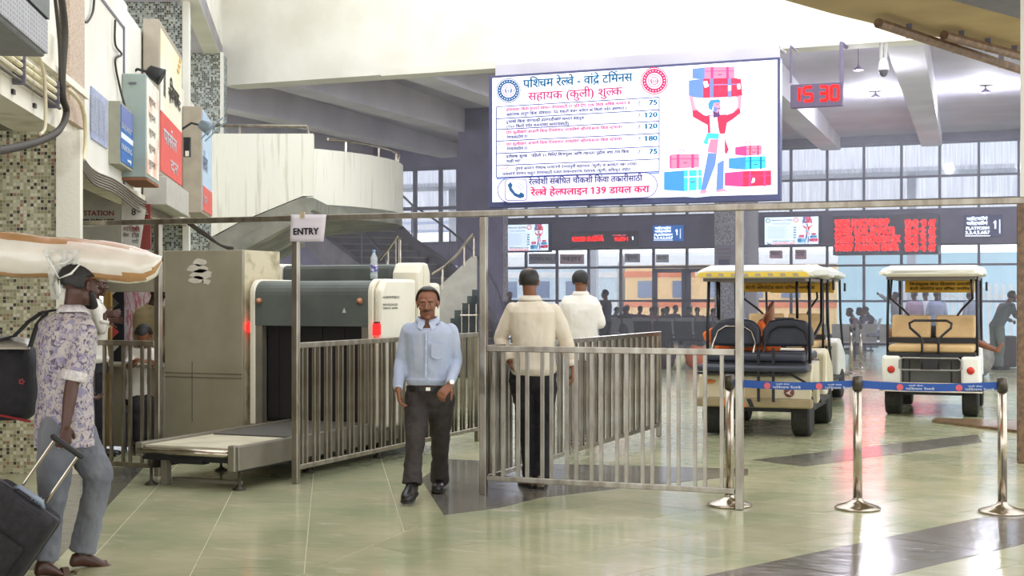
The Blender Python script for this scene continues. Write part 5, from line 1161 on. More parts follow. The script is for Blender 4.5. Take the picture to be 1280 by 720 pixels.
def limb(mb, pts, rr, seg=14): mb.tube(pts, rr, seg, round_=True)
def mids(a, b, n=3): return [a.lerp(b, i/(n)) for i in range(n+1)]
skinA = mat('skin_brown', '8a5a41', .5, col2='7d4f38', scale=6, bump=.08, bscale=200); skinD = mat('skin_deep_brown', '54352a', .45, col2='472b22', scale=6); skinL = mat('skin_light_brown', 'a8745a', .5, col2='9c6a50', scale=6)
hairD = mat('hair_dark_short', '191513', .5, col2='3a332e', scale=60, bump=.4, bscale=150); hairB = mat('hair_black', '14110f', .55, col2='22201e', scale=60, bump=.5, bscale=150, stretch=(1, 1, .3)); hairG = mat('hair_greying', '2a2523', .6, col2='5a534e', scale=70, bump=.5, bscale=150)
def person(name_lab, loc, rz, J, skin, tops, bots, hr=None, group=None, vox=.0055, hands=True, cvox=.008, s=1.0, face=True, shoes='shoe', shoem=None, brow=True, mous=False, cat='person', fine=True):
    """J joints in the figure's own frame (x right of the picture, y away, z up); tops / bots describe clothing"""
    root = thing('person', name_lab, cat, loc, rz, group)
    for k in ('rt', 'hrt', 'hfd'): J.setdefault(k, V(1, 0, 0) if k != 'hfd' else V(0, -1, 0))
    if 'sh' not in J: J['sh'] = (J['sA']+J['sB'])/2+V(0, 0, .03)
    mb = MB(); torso(mb, J, -.012)
    head(mb, J, s)
    for q in 'AB':
        S, E_, W_ = J['s'+q], J['e'+q], J['w'+q]
        limb(mb, [S.lerp(J['ch'], .15), S]+mids(S, E_, 2)[1:], [.05, .052, .045, .038]); limb(mb, mids(E_, W_, 3), [.038, .038, .031, .024])
        if hands:
            hd = J.get('h'+q) or ((W_-E_).normalized(), J.get('p'+q, V(0, 1, 0)), .5)
            hand(mb, W_, hd[0], hd[1], hd[2], .98, thumb=hd[3] if len(hd) > 3 else 1)
        else: ell(mb, W_+(W_-E_).normalized()*.06, .035, .03, .05)
        H_, K_, A_, T_ = J['l'+q], J['k'+q], J['a'+q], J['t'+q]
        limb(mb, mids(H_, K_, 3), [.082, .072, .06, .05]); limb(mb, mids(K_, A_, 3), [.050, .051, .038, .034]); foot(mb, A_, T_)
    smooth_remesh('body', mb, vox, skin, root, 2)
    # trousers
    if bots:
        mb = MB(); k = bots.get('ease', .018)
        rt = J['rt'].normalized(); pv = J['pv']; wa = J['wa']
        wl__ = bots.get('waist', pv.lerp(wa, .5)); st = [(pv+V(0, 0, -.09), .12, .10), (pv+V(0, 0, -.04), .172, .125), (pv, .178, .13), (wl__, .165, .122+bots.get('belly', 0))]
        R = []
        for c, a, b_ in st:
            fw = V(-rt.y, rt.x, 0); R.append([c+rt*a*J.get('bw', 1)*cos(t)+fw*b_*sin(t) for t in [2*pi*i/20 for i in range(20)]])
        mb.rings(R); hemr = bots.get('hem', .062)
        for q in 'AB':
            H_, K_, A_ = J['l'+q], J['k'+q], J['a'+q]; hz_ = A_+(K_-A_).normalized()*bots.get('hemup', -.015)
            limb(mb, [H_+V(0, 0, .03)]+mids(H_, K_, 3)[1:], [.098+k*.2, .088+k*.4, .076+k*.5, .066+k*.5])
            mb.tube(mids(K_, hz_, 4), [.066+k*.5, .064+k*.3, .055+k*.5, hemr, hemr+.003], 16)
        ell(mb, pv+V(0, 0, -.10), .10, .095, .07)
        smooth_remesh(bots.get('name', 'trousers'), mb, cvox, bots['m'], root, 2, bots.get('disp', [(.09, .022), (.03, .008)]))
        if bots.get('belt'):
            mb = MB(); fw = V(-rt.y, rt.x, 0); c = wl__+V(0, 0, -.012)
            for dz in (0,): 
                R = []
                for r0, z0 in ((.004, -.017), (.010, -.017), (.010, .017), (.004, .017)):
                    R.append([c+V(0, 0, z0)+rt*(.165*J.get('bw', 1)+.004+r0)*cos(t)+fw*(.122+bots.get('belly', 0)+.004+r0)*sin(t) for t in [2*pi*i/32 for i in range(32)]])
                mb.rings(R, caps=False, closed=True)
            be = mb.build('belt', mat('belt_leather', '1d1816', .4), root, smooth=False, world=False)
            f = -1 if bots['belt'] == 'front' else 1
            mb = MB(); mb.obox(c+fw*f*(.140+bots.get('belly', 0)), (.034, .010, .026)); mb.build('buckle', steel2, be, world=False)
    # shirt
    if tops:
        mb = MB(); inf = tops.get('inf', .016); torso(mb, J, inf, top=False, hem=tops.get('hem'), belly=tops.get('belly', 0), lo=tops.get('lo'))
        sl_ = tops.get('sleeve', 'long')
        for q in 'AB':
            S, E_, W_ = J['s'+q], J['e'+q], J['w'+q]
            limb(mb, [S.lerp(J['ch'], .3), S.lerp(J['ch'], .03)+V(0, 0, -.012)], [.072, .060]); r = tops.get('sr', .06)
            if sl_ == 'short': mb.tube([S]+mids(S, E_, 3)[1:3]+[S.lerp(E_, .85)], [.064, r, r, r+.004], 16)
            else:
                mb.tube(mids(S, E_, 3), [.058, r, r-.004, r-.008], 16, round_=True); fr_ = {'long': .93, 'rolled': .62}[sl_]
                mb.tube([E_]+mids(E_, W_, 3)[1:3]+[E_.lerp(W_, fr_)], [r-.008, r-.008, r-.014, r-.020 if sl_ == 'long' else r-.012], 16, round_=False)
        smooth_remesh(tops.get('name', 'shirt'), mb, cvox, tops['m'], root, 2, tops.get('disp', [(.16, .016), (.06, .005)]))
        if tops.get('cuffm'):
            for q in 'AB':
                S, E_, W_ = J['s'+q], J['e'+q], J['w'+q]; r = tops.get('sr', .06)
                if sl_ == 'short': a_, b_, rr = S.lerp(E_, .78), S.lerp(E_, .95), r+.008
                elif sl_ == 'rolled': a_, b_, rr = E_.lerp(W_, .42), E_.lerp(W_, .66), r-.004
                else: a_, b_, rr = E_.lerp(W_, .76), E_.lerp(W_, .97), r-.0215
                mb = MB(); mb.tube([a_, b_], rr, 18); ob = mb.build('cuff', tops['cuffm'], root, smooth=True, world=False, bevel=.004)
        if tops.get('collar'):
            B_ = basis(J['rt'], V(-J['rt'].y, J['rt'].x, 0)*(-1 if tops['collar'] == 'front' else 1)) if False else None
            fw = J.get('cfw', V(0, -1, 0)); rt = V(-fw.y, fw.x, 0)*-1; c = J['nk']+V(0, 0, -.002)
            R = []
            for r_, z_ in ((.068, -.02), (.064, .022), (.071, .026), (.094, -.014)):
                R.append([c+rt*r_*1.05*sin(t)+fw*(r_*cos(t)*1.0)+V(0, 0, z_-.028*max(0, cos(t))) for t in [pi*2*(i/28)*.93+pi*.07 for i in range(29)]])
            mb = MB(); n = 29; vs = [v for r in R for v in r]; mb.add(vs, [(j*n+i, j*n+i+1, (j+1)*n+i+1, (j+1)*n+i) for j in range(3) for i in range(n-1)])
            o = mb.build('collar', tops['cuffm'] or tops['m'], root, smooth=True, world=False, fix=False); md = o.modifiers.new('s', 'SOLIDIFY'); md.thickness = .004
    # shoes
    if shoes:
        sm_ = shoem or mat('shoe_black', '15120f', .35)
        for q in 'AB':
            mb = MB(); A_, T_ = J['a'+q], J['t'+q]; d = T_-A_; fd = V(d.x, d.y, 0).normalized(); sd = V(fd.y, -fd.x, 0); sl2 = T_.z-(A_.z-.08)
            R = []
            for f, w_, h1 in ((-.085, .02, .05), (-.07, .036, .085), (-.03, .042, .105), (.03, .043, .105), (.08, .044, .08), (.13, .049, .064), (.19, .049, .05), (.235, .038, .04), (.252, .018, .025)):
                o = A_+fd*f; o.z = A_.z-.085+sl2*max(f, 0)/.25
                R.append([o+sd*w_*cos(t)+V(0, 0, max(-.012, h1/2+(h1/2+.012)*sin(t))) for t in [2*pi*i/14 for i in range(14)]])
            mb.rings(R); sh_ = mb.build('shoe', sm_, root, smooth=True, world=False)
            mb = MB(); n = 14; mb.rings([[o_+V(0, 0, -.012) for o_ in [A_+fd*f+sd*w_*q2 for f, w_, q2 in ((-.088, .03, 1), (-.03, .045, 1), (.08, .046, 1), (.15, .053, 1), (.22, .045, 1), (.258, .015, 1), (.258, .015, -1), (.22, .045, -1), (.15, .053, -1), (.08, .046, -1), (-.03, .045, -1), (-.088, .03, -1))]],
                                    [o_ for o_ in [A_+fd*f+sd*w_*q2+V(0, 0, .006) for f, w_, q2 in ((-.088, .03, 1), (-.03, .045, 1), (.08, .046, 1), (.15, .053, 1), (.22, .045, 1), (.258, .015, 1), (.258, .015, -1), (.22, .045, -1), (.15, .053, -1), (.08, .046, -1), (-.03, .045, -1), (-.088, .03, -1))]]])
            for k_, v in enumerate(mb.v): v.z = v.z-A_.z+(A_.z-.085)+sl2*max((v-A_).dot(fd), 0)/.25
            mb.build('sole', rubber, sh_, world=False)
    if hr: hair(root, J, s, hr[0], hr[1], thick=J.get('ht', .012))
    if face: face_bits(root, J, s, hr[0] if hr else hairB, brow, mous)
    return root
def JP(px0, z, d):
    """joints from picture columns and rows: (px, py, metres further away); the figure's frame sits at column px0 and depth z"""
    J = {}
    for k, v in d.items():
        if isinstance(v, tuple) and len(v) == 3 and not isinstance(v[0], Vector):
            zz = z+v[2]; J[k] = V((v[0]-640)/FPX*zz-(px0-640)/FPX*z, v[2], CAMH+(HOR-v[1])*zz/FPX)
        else: J[k] = v
    return J, CW((px0-640)/FPX*z, z)
# ---- the man walking towards the camera in a pale blue shirt
shirtB = mat('shirt_pale_blue', 'b2bacb', .75, col2='a0abc2', scale=5, bump=.8, bscale=9, stretch=(1.6, 1, .5)); shirtBl = mat('shirt_pale_blue_trim', 'b6c2d8', .75)
trG = mat('trousers_charcoal', '39322f', .8, col2='2c2624', scale=9, bump=.3, bscale=26)
J, L0 = JP(534, 10.75, dict(hd=(534.5, 380.5, .0), nk=(534.5, 399, .02), sA=(511, 412, .03), sB=(563, 413, .02), ch=(536, 425, .03), wa=(536, 462, .03), pv=(537, 494, .05),
    eA=(501, 451, .04), wA=(497.5, 487, -.10), eB=(570, 452, .06), wB=(562, 481, -.16),
    lA=(522, 500, .04), kA=(519, 549, -.12), aA=(515, 603, -.22), tA=(508, 626, -.44), lB=(552, 500, .06), kB=(550, 548, .20), aB=(550, 599, .42), tB=(546, 613, .18)))
J['vn'] = 1; J['ht'] = .014; J['hfd'] = V(-.02, -1, -.06); J['hrt'] = V(-1, 0, 0); J['hA'] = (V(.12, -.1, -1), V(1, .2, 0), .9, -1); J['hB'] = (V(-.55, -.5, -.65), V(.0, .8, -.6), 1.0, 1)
front_man = person('man in pale blue shirt and charcoal trousers walking towards the camera', L0, YAW, J, skinA,
    dict(m=shirtB, inf=.020, lo=J['pv'].lerp(J['wa'], .35).z+.012, sleeve='long', sr=.058, cuffm=shirtBl, collar='front', belly=.012), dict(m=trG, belt='front', ease=.02, hem=.074, waist=J['pv'].lerp(J['wa'], .35), belly=.008), hr=(hairD, 'receding'), vox=.0048, mous=True, s=1.05)
c = J['nk']+V(0, 0, -.035)
for q in (-1, 1):
    b = MB(); n_ = J['nk']; b.prism([n_+V(q*.012, -.084, -.022), n_+V(q*.066, -.066, -.004), n_+V(q*.072, -.098, -.062), n_+V(q*.036, -.118, -.082)], (0, -.006, 0)); b.build('collar_wing', shirtBl, front_man, world=False, bevel=.002)
mb = MB()
mb.prism([c+V(-.006, -.155, -.06), c+V(.006, -.155, -.06), c+V(.004, -.168, -.40), c+V(-.010, -.168, -.40)], (0, .02, 0)); 
mb.build('placket', shirtBl, front_man, world=False)
for k in range(6):
    b = MB(); q = c+V(-.001, -.158-.004*min(k, 3), -.05-.065*k); b.lathe([(.005, 0), (.005, .004)], 10, q, (0, -1, 0)); b.build('button', mat('button', 'd9dce4', .3), front_man, world=False)
b = MB(); q = c+V(.085, -.148, -.15); b.prism([q+V(-.05, 0, 0), q+V(.05, .012, 0), q+V(.05, .008, -.10), q+V(0, -.004, -.12), q+V(-.05, -.004, -.10)], (0, -.006, 0)); b.build('breast_pocket', shirtB, front_man, world=False, bevel=.002)
b = MB(); b.tube([J['wB'].lerp(J['eB'], .08), J['wB'].lerp(J['eB'], .17)], .034, 16); w_ = b.build('wristwatch', mat('watch_strap', '15120f', .4), front_man, world=False)
b = MB(); q = J['wB'].lerp(J['eB'], .125); b.lathe([(.018, 0), (.018, .010)], 16, q+V(.01, -.032, 0), (.3, -1, .2)); b.build('watch_face', steel2, w_, world=False)
# ---- the balding man in a cream shirt seen from behind
shirtC = mat('shirt_cream', 'e3d9c6', .75, col2='d6c9b2', scale=5, bump=.8, bscale=9, stretch=(1.6, 1, .5)); shirtCl = mat('shirt_cream_trim', 'ebe2d0', .75); trB = mat('trousers_black', '17151a', .8, col2='1f1c22', bump=.2)
J, L0 = JP(664, 11.3, dict(hd=(661.5, 353, .0), nk=(663, 373, .0), sA=(641, 386, .0), sB=(692, 387, -.02), ch=(666, 400, .0), wa=(667, 436, .0), pv=(666, 466, .0),
    eA=(625, 424, .05), wA=(637, 452, -.06), eB=(708, 426, .02), wB=(716, 459, -.05),
    lA=(652, 472, 0), kA=(659, 530, .05), aA=(664, 593, .02), tA=(652, 606, .25), lB=(681, 472, 0), kB=(680, 530, .02), aB=(676, 595, -.03), tB=(678, 606, .22)))
J['ht'] = .004; J['hfd'] = V(.12, 1, -.05); J['hrt'] = V(1, -.12, 0); J['rt'] = V(1, 0, 0); J['cfw'] = V(0, 1, 0); J['hA'] = (V(.3, .5, -.8), V(1, 0, .2), .7, 1); J['hB'] = (V(.0, -.1, -1), V(-1, .2, 0), .6, 1)
back_man = person('balding man in cream shirt and black trousers seen from behind at the front railing', L0, YAW, J, skinA,
    dict(m=shirtC, inf=.022, hem=None, lo=J['pv'].z-.02, sleeve='long', sr=.066, cuffm=shirtCl, collar='back', belly=.01), dict(m=trB, belt='back', ease=.02, hem=.07), hr=(mat('hair_dark', '1d1917', .5, col2='2c2723', scale=60), 'ring'), shoem=mat('shoe_tan', '8a7a66', .5), s=1.0)
J, L0 = JP(726, 14.6, dict(hd=(726, 353, .0), nk=(726, 367, .0), sA=(709, 376, .0), sB=(742, 377, .0), ch=(726, 388, .0), wa=(726, 413, .0), pv=(726, 438, .0),
    eA=(703, 405, .02), wA=(706, 432, -.05), eB=(750, 404, -.02), wB=(747, 388, .22),
    lA=(718, 443, 0), kA=(718, 490, -.02), aA=(718, 540, .0), tA=(714, 550, .22), lB=(735, 443, 0), kB=(736, 490, .0), aB=(737, 540, .05), tB=(740, 549, .27)))
J['hfd'] = V(.35, 1, -.05); J['hrt'] = V(1, -.35, 0); J['cfw'] = V(0, 1, 0); J['hA'] = (V(0, 0, -1), V(1, 0, 0), .6, 1); J['hB'] = (V(.2, .6, .4), V(0, 1, -.2), .8, 1)
person('dark haired man in white shirt seen from behind inside the queue passage', L0, YAW, J, skinA,
    dict(m=mat('shirt_white', 'efeae0', .75, col2='e2dccf', bump=.3, bscale=20), inf=.03, lo=J['pv'].z-.10, hem=-.10, sleeve='long', sr=.068, cuffm=mat('shirt_white'), collar='back'), dict(m=mat('trousers_grey', '6f665c', .8), ease=.02, hem=.075), hr=(hairB, 'full'), vox=.007, cvox=.010)
# ---- the porter in the left foreground
shF = mat('shirt_floral', 'bdb5b3', .75, bump=.5, bscale=14)
def ffl(nt, N, L, b):
    tc = [n for n in N if n.type == 'TEX_COORD'][0]; old = b.inputs['Base Color'].links[0].from_socket
    for sc_, lo_, hi_, c_ in ((26, .50, .56, '8c86a0'), (34, .56, .60, '5f566a'), (22, .60, .66, 'a99aa0')):
        n = N.new('ShaderNodeTexNoise'); n.inputs['Scale'].default_value = sc_; n.inputs['Detail'].default_value = 3; n.inputs['Distortion'].default_value = 1.2; L.new(tc.outputs['Object'], n.inputs[0])
        mr = N.new('ShaderNodeMapRange'); mr.inputs[1].default_value = lo_; mr.inputs[2].default_value = hi_; L.new(n.outputs[0], mr.inputs[0])
        mx = N.new('ShaderNodeMix'); mx.data_type = 'RGBA'; L.new(mr.outputs[0], mx.inputs[0]); L.new(old, mx.inputs[6]); mx.inputs[7].default_value = rgb(c_); old = mx.outputs[2]
    L.new(old, b.inputs['Base Color'])
tune(shF, ffl)
shFt = mat('shirt_floral_trim', 'd9d3cc', .75, col2='b5afb8', scale=40)
jean = mat('jeans_grey_blue', '60636c', .85, col2='7d8088', scale=4, bump=.7, bscale=10, stretch=(1, 1, .6))
J, L0 = JP(90, 7.8, dict(hd=(101, 357, .02), nk=(92, 386, .02), sA=(62, 404, .10), sB=(107, 408, -.12), ch=(83, 428, .0), wa=(81, 484, .0), pv=(80, 530, .0),
    eA=(70, 470, .30), wA=(95, 492, .38), eB=(90, 480, -.17), wB=(82, 533, -.22),
    lA=(94, 543, .06), kA=(124, 594, .16), aA=(103, 690, .18), tA=(150, 714, .28), lB=(72, 543, -.06), kB=(66, 616, -.08), aB=(54, 701, -.10), tB=(86, 722, -.02)))
J['rt'] = V(.8, -.6, 0); J['hfd'] = V(.62, .76, -.12); J['hrt'] = V(.77, -.62, 0); J['cfw'] = V(.6, .8, 0); J['bw'] = .96
J['hA'] = (V(.8, .4, -.3), V(0, 0, 1), .6, 1); J['hB'] = (V(-.05, .05, -1), V(-.6, .6, 0), 1.3, 1)
J['ht'] = .024
porter = person('man in floral shirt and grey jeans carrying a wrapped roll on his head at left', L0, YAW, J, skinD,
    dict(m=shF, inf=.022, hem=-.12, sleeve='short', sr=.062, cuffm=shFt, collar='back', belly=.0), dict(m=jean, ease=.036, hem=.078, hemup=.01), hr=(hairB, 'full'), shoes=None, mous=False, s=1.02)
B_ = basis(J['hrt'], J['hfd']); P = lambda x, y, z: J['hd']+B_@(V(x, y, z)*1.02)
b = MB(); b.tube([P(.066, .03, -.035), P(.058, .05, -.075), P(.03, .08, -.100), P(0, .09, -.104), P(-.03, .08, -.1), P(-.058, .05, -.075)], [.012, .018, .02, .02, .02, .016], 8, round_=True); b.build('beard', hairB, porter, smooth=True, world=False)
for q in 'AB':
    A_, T_ = J['a'+q], J['t'+q]; d = T_-A_; fd = V(d.x, d.y, 0).normalized(); sd = V(fd.y, -fd.x, 0); n = 16
    out = [(-.09, .028), (-.02, .04), (.08, .044), (.16, .052), (.235, .046), (.27, .02)]
    pts = [A_+fd*f+sd*w_ for f, w_ in out]+[A_+fd*f-sd*w_ for f, w_ in reversed(out)]
    for p_ in pts: f = (p_-A_).dot(fd); p_.z = A_.z-.092+((T_.z-.02)-(A_.z-.092))*max(f, 0)/.25
    b = MB(); b.prism(pts, (0, 0, -.016)); sdl = b.build('sandal', mat('sandal_brown', '5a4230', .6), porter, world=False, bevel=.003)
    for f0, f1 in ((.10, .135), (.16, .175)):
        b = MB(); c = A_+fd*(f0+f1)/2; zc_ = A_.z-.092+((T_.z-.02)-(A_.z-.092))*(f0+f1)/2/.25
        b.rings([[c+fd*(f-(f0+f1)/2)+sd*.050*cos(a)+V(0, 0, zc_-c.z+(.058 if f0 < .15 else .04)*sin(a)*(1+o)) for a in [pi*k/10 for k in range(11)]] for f, o in ((f0, 0), (f1, 0), (f1, .08), (f0, .08))], caps=False, closed=True); b.build('strap', mat('sandal_brown'), sdl, world=False)
# the wrapped roll on his head
z = 7.85; roll = thing('wrapped_roll', 'plastic wrapped white and tan striped foam roll carried on the head', 'roll', PD(90, 322, z))
rw = mat('foam_white', 'e2dcd0', .25, col2='cfc8ba', scale=6, bump=.5, bscale=14, coat=.6, stretch=(.5, 1, 1)); rtn = mat('foam_tan', 'b98f63', .25, col2='a57c50', scale=6, bump=.5, bscale=14, coat=.6)
prof = [(-95, 312, .10), (-60, 314, .125), (-20, 316, .13), (10, 318, .128), (50, 321, .122), (90, 323, .120), (130, 326, .114), (165, 331, .106), (183, 333, .092), (196, 331, .060), (203, 324, .014)]
NR = 28; R = []
pts = [(PD(px, py, z+(.0 if px > 0 else .0)), r) for px, py, r in prof]
fine = []
for i in range(len(pts)-1):
    for k in range(5): f = k/5; fine.append((pts[i][0].lerp(pts[i+1][0], f), pts[i][1]*(1-f)+pts[i+1][1]*f))
fine.append(pts[-1])
for i, (c, r) in enumerate(fine):
    R.append([c+(V(0, 0, 1)*cos(t)+CF*-1*sin(t)*1.0)*r*(1+.09*mnoise.noise(V(i*.25, cos(t)*1.6, sin(t)*1.6))+.03*mnoise.noise(V(i*.9, cos(t)*5, sin(t)*5))) for t in [2*pi*k/NR for k in range(NR)]])
b = MB()
for i in range(len(R)-1):
    for k in range(NR):
        a = (k+.5)/NR*360+ (i-10)*1.2
        b.k = 1 if (20 < a < 62 or 150 < a < 185) else 0
        b.add([R[i][k], R[i][(k+1) % NR], R[i+1][(k+1) % NR], R[i+1][k]], [(0, 1, 2, 3)])
o = b.build('foam', [rw, rtn], roll, smooth=True, fix=False)
wd = o.modifiers.new('weld', 'WELD'); wd.merge_threshold = .0004
film = mat('plastic_film', 'e9ecea', .12, alpha=.42, bump=.9, bscale=30, spec=.9)
b = MB(); R2 = []
for j in range(13):
    f = j/12; row = []
    for i in range(11):
        g_ = i/10; px = 56+g_*(44-22*f)+8*f; py = 312+f*62
        row.append(PD(px, py, z-.14+.10*f+.045*mnoise.noise(V(i*.6, j*.5, 2))+.02*mnoise.noise(V(i*1.7, j*1.9, 5)))+V(0, 0, .02*mnoise.noise(V(i, j, 9))))
    R2.append(row)
b.add([v for r in R2 for v in r], [(j*11+i, j*11+i+1, (j+1)*11+i+1, (j+1)*11+i) for j in range(12) for i in range(10)]); b.build('torn_film', film, roll, smooth=True)
b = MB()
for a_, c_ in (((54, 313), (74, 348)), ((74, 348), (100, 330)), ((54, 313), (60, 322)), ((66, 330), (92, 322)), ((74, 350), (72, 372))): b.tube([PD(*a_, z-.15), PD((a_[0]+c_[0])/2+2, (a_[1]+c_[1])/2+3, z-.17), PD(*c_, z-.14)], [.003, .007, .004], 6)
b.build('twisted_film', mat('film_white', 'dcdcd6', .2), roll, smooth=True); roll.children[-1]['kind'] = 'stuff'
# duffel bag at his left side
z = 8.25; duf = thing('duffel_bag', 'black duffel bag with red piping hanging from his shoulder strap at left', 'bag', PD(10, 480, z))
blk_f = mat('black_fabric', '16151a', .8, col2='222026', scale=14, bump=.4, bscale=60)
b = MB(); R = []
for i, (px, s_) in enumerate(((-70, .6), (-60, .9), (-30, 1), (10, 1), (34, .97), (44, .8), (47, .45))):
    R.append([PD(px, 477, z)+V(0, 0, 1)*.23*s_*(abs(sin(t))**.6*(1 if sin(t) > 0 else -1))+CF*.15*s_*(abs(cos(t))**.6*(1 if cos(t) > 0 else -1)) for t in [2*pi*k/20 for k in range(20)]])
b.rings(R); b.build('bag_body', blk_f, duf, smooth=True)
b = MB(); b.tube([PD(-60, 514, z-.11), PD(0, 519, z-.12), PD(38, 527, z-.10)], .008); b.build('piping', mat('red_piping', '8c1f28', .6), duf)
b = MB(); R = [[PD(px, 437-6*sin(pi*(px+40)/80)*f, z-.15+.1*f)+V(0, 0, .055*f) for f in (0, .5, 1)] for px in (-40, -20, 0, 15, 30, 38)]
b.add([v for r in R for v in r], [(j*3+i, j*3+i+1, (j+1)*3+i+1, (j+1)*3+i) for j in range(5) for i in range(2)]); o = b.build('silver_flap', mat('silver_lining', 'a9a49a', .3, .5, bump=.5), duf, smooth=True); o.modifiers.new('s', 'SOLIDIFY').thickness = .006
for lab_, pts in (('strap', [(-12, 428), (18, 420), (36, 402), (52, 391), (66, 388)]), ('strap', [(30, 446), (38, 432), (43, 416), (47, 405), (56, 394)])):
    b = MB(); P_ = [PD(px, py, z-.1-.42*max(0, (px-36)/30)*.6) for px, py in pts]; 
    for i in range(len(P_)-1): b.beam(P_[i], P_[i+1]+(P_[i+1]-P_[i]).normalized()*.008, .012, .045, up=CF)
    b.build('strap', blk_f, duf)
b = MB(); b.circ = None
for k in range(5): a = 2*pi*k/5; b.obox(PD(27, 477, z-.155)+CR*.012*cos(a)+V(0, 0, .012*sin(a)), (.01, .004, .01), YAW)
b.build('print', mat('red_print', 'a02a38', .6), duf)
# suitcase
z = 7.35; m_ = z/FPX; sc_t = thing('suitcase', 'black fabric suitcase tilted on its extended handle at bottom left', 'suitcase', PD(20, 690, z))
ax = (CR*.57+V(0, 0, .82)).normalized(); sd = (CR*.82-V(0, 0, .57)).normalized(); ce = PD(36, 623, z)-ax*.33
Rm = Matrix((sd, -CF, ax)).transposed()
case_m = mat('suitcase_fabric', '17161a', .75, col2='25232a', scale=30, bump=.5, bscale=120)
b = MB(); b.obox(ce, (.40, .25, .66), Rm); b.build('shell', case_m, sc_t, bevel=.055, seg=4)
b = MB(); b.obox(ce-CF*.135-ax*.06, (.31, .05, .42), Rm); b.build('front_pocket', case_m, sc_t, bevel=.02, seg=2)
b = MB(); b.obox(ce-CF*.01+ax*.0, (.408, .02, .668), Rm); b.build('zip', mat('zip_grey', '4a4850', .5), sc_t, bevel=.06, seg=4)
for o_ in (-.075, .075):
    b = MB(); b.tube([ce+sd*o_+ax*.30+CF*.05, ce+sd*o_+ax*.30+ax*.34+CF*.05], .0085, 8); b.build('handle_tube', steel2, sc_t)
b = MB(); b.tube([ce+sd*-.09+ax*.655+CF*.05, ce+sd*.09+ax*.655+CF*.05], .016, 10, round_=True); b.build('grip', blackp, sc_t)
b = MB(); b.tube([ce-sd*.09+ax*.33, ce-sd*.07+ax*.36-CF*.02, ce+sd*.07+ax*.36-CF*.02, ce+sd*.09+ax*.33], .014, 8); b.build('carry_handle', mat('handle_bluegrey', '8f9cb0', .4), sc_t, smooth=True)
for k in range(3): b = MB(); b.tube([ce+sd*(.02+k*.02)+ax*.345-CF*.03, ce+sd*(.03+k*.02)+ax*.37, ce+sd*(.045+k*.02)+ax*.335-CF*.01], .005, 6); b.build('tied_ribbon', mat('handle_bluegrey'), sc_t)
for o_ in (-.15, .15): b = MB(); b.lathe([(.035, -.015), (.035, .015)], 16, ce+sd*o_-ax*.335+CF*.1, sd); b.build('wheel', rubber, sc_t)
# ---- the man in the white shirt behind the porter, hand on the wooden post
z = 13.6
J, L0 = JP(122, z, dict(hd=(121, 356, .0), nk=(117, 374, .0), sA=(112, 384, .17), sB=(120, 385, -.14), ch=(116, 400, 0), wa=(117, 434, 0), pv=(118, 460, 0), eA=(126, 410, .2), wA=(136, 400, .2), eB=(127, 412, -.16), wB=(131, 394, -.15),
    lA=(119, 468, .09), kA=(123, 520, .1), aA=(119, 561, .1), tA=(138, 569, .1), lB=(118, 468, -.08), kB=(118, 520, -.06), aB=(112, 562, -.08), tB=(131, 570, -.08)))
J['rt'] = V(.1, -1, 0); J['hrt'] = V(.1, -1, 0); J['hfd'] = V(1, .1, -.1); J['cfw'] = V(1, 0, 0); J['hB'] = (V(1, .1, .15), V(0, 1, 0), .5, 1); J['hA'] = (V(1, 0, 0), V(0, -1, 0), .5, 1)
person('man in white shirt holding the ochre wooden post of the booth', L0, YAW, J, skinD, dict(m=mat('shirt_white'), lo=J['pv'].z+.05, sleeve='rolled', cuffm=mat('shirt_white'), collar='back'), dict(m=trB, hem=.07), hr=(hairB, 'full'), vox=.007, cvox=.01)
z = 14.5
J, L0 = JP(186, z, dict(hd=(198, 366, .0), nk=(192, 381, .0), sA=(178, 389, .05), sB=(204, 388, -.03), ch=(189, 402, 0), wa=(187, 434, 0), pv=(186, 460, 0), eA=(172, 418, .08), wA=(178, 446, -.15), eB=(208, 420, .0), wB=(200, 445, -.2),
    lA=(180, 468, .0), kA=(178, 520, .1), aA=(180, 548, .1), tA=(182, 556, -.1), lB=(192, 468, 0), kB=(194, 520, -.06), aB=(194, 548, -.0), tB=(196, 556, -.22)))
J['hfd'] = V(.5, -.8, -.35); J['hrt'] = V(-.8, -.5, 0); J['cfw'] = V(.2, -1, 0); J['hA'] = (V(.3, -.6, -.5), V(0, 0, -1), .6, 1); J['hB'] = (V(-.3, -.6, -.5), V(0, 0, -1), .6, 1)
kh = mat('shirt_khaki', 'a89870', .8, col2='958560', bump=.4, bscale=16)
gd = person('guard in khaki shirt standing inside the booth window', L0, YAW, J, skinD, dict(m=kh, lo=J['pv'].z+.02, sleeve='long', cuffm=kh, collar='front'), dict(m=mat('trousers_khaki', '8f7f5c', .8), hem=.07, belt='front'), hr=(hairB, 'full'), vox=.008, cvox=.01)
z = 14.05
J, L0 = JP(180, z, dict(hd=(180, 421, .0), nk=(179, 434, .08), sA=(168, 440, .10), sB=(192, 440, .08), ch=(179, 452, .15), wa=(179, 478, .15), pv=(179, 500, .12), eA=(162, 458, -.02), wA=(172, 450, -.18), eB=(196, 458, -.02), wB=(186, 451, -.2),
    lA=(174, 505, .1), kA=(173, 508, -.2), aA=(173, 550, -.2), tA=(172, 560, -.4), lB=(185, 505, .1), kB=(186, 508, -.2), aB=(186, 550, -.2), tB=(187, 560, -.4)))
J['hfd'] = V(0, -.6, -.7); J['hrt'] = V(-1, 0, 0); J['hA'] = (V(1, -.2, -.1), V(0, 0, -1), .5, 1); J['hB'] = (V(-1, -.2, -.1), V(0, 0, -1), .5, 1)
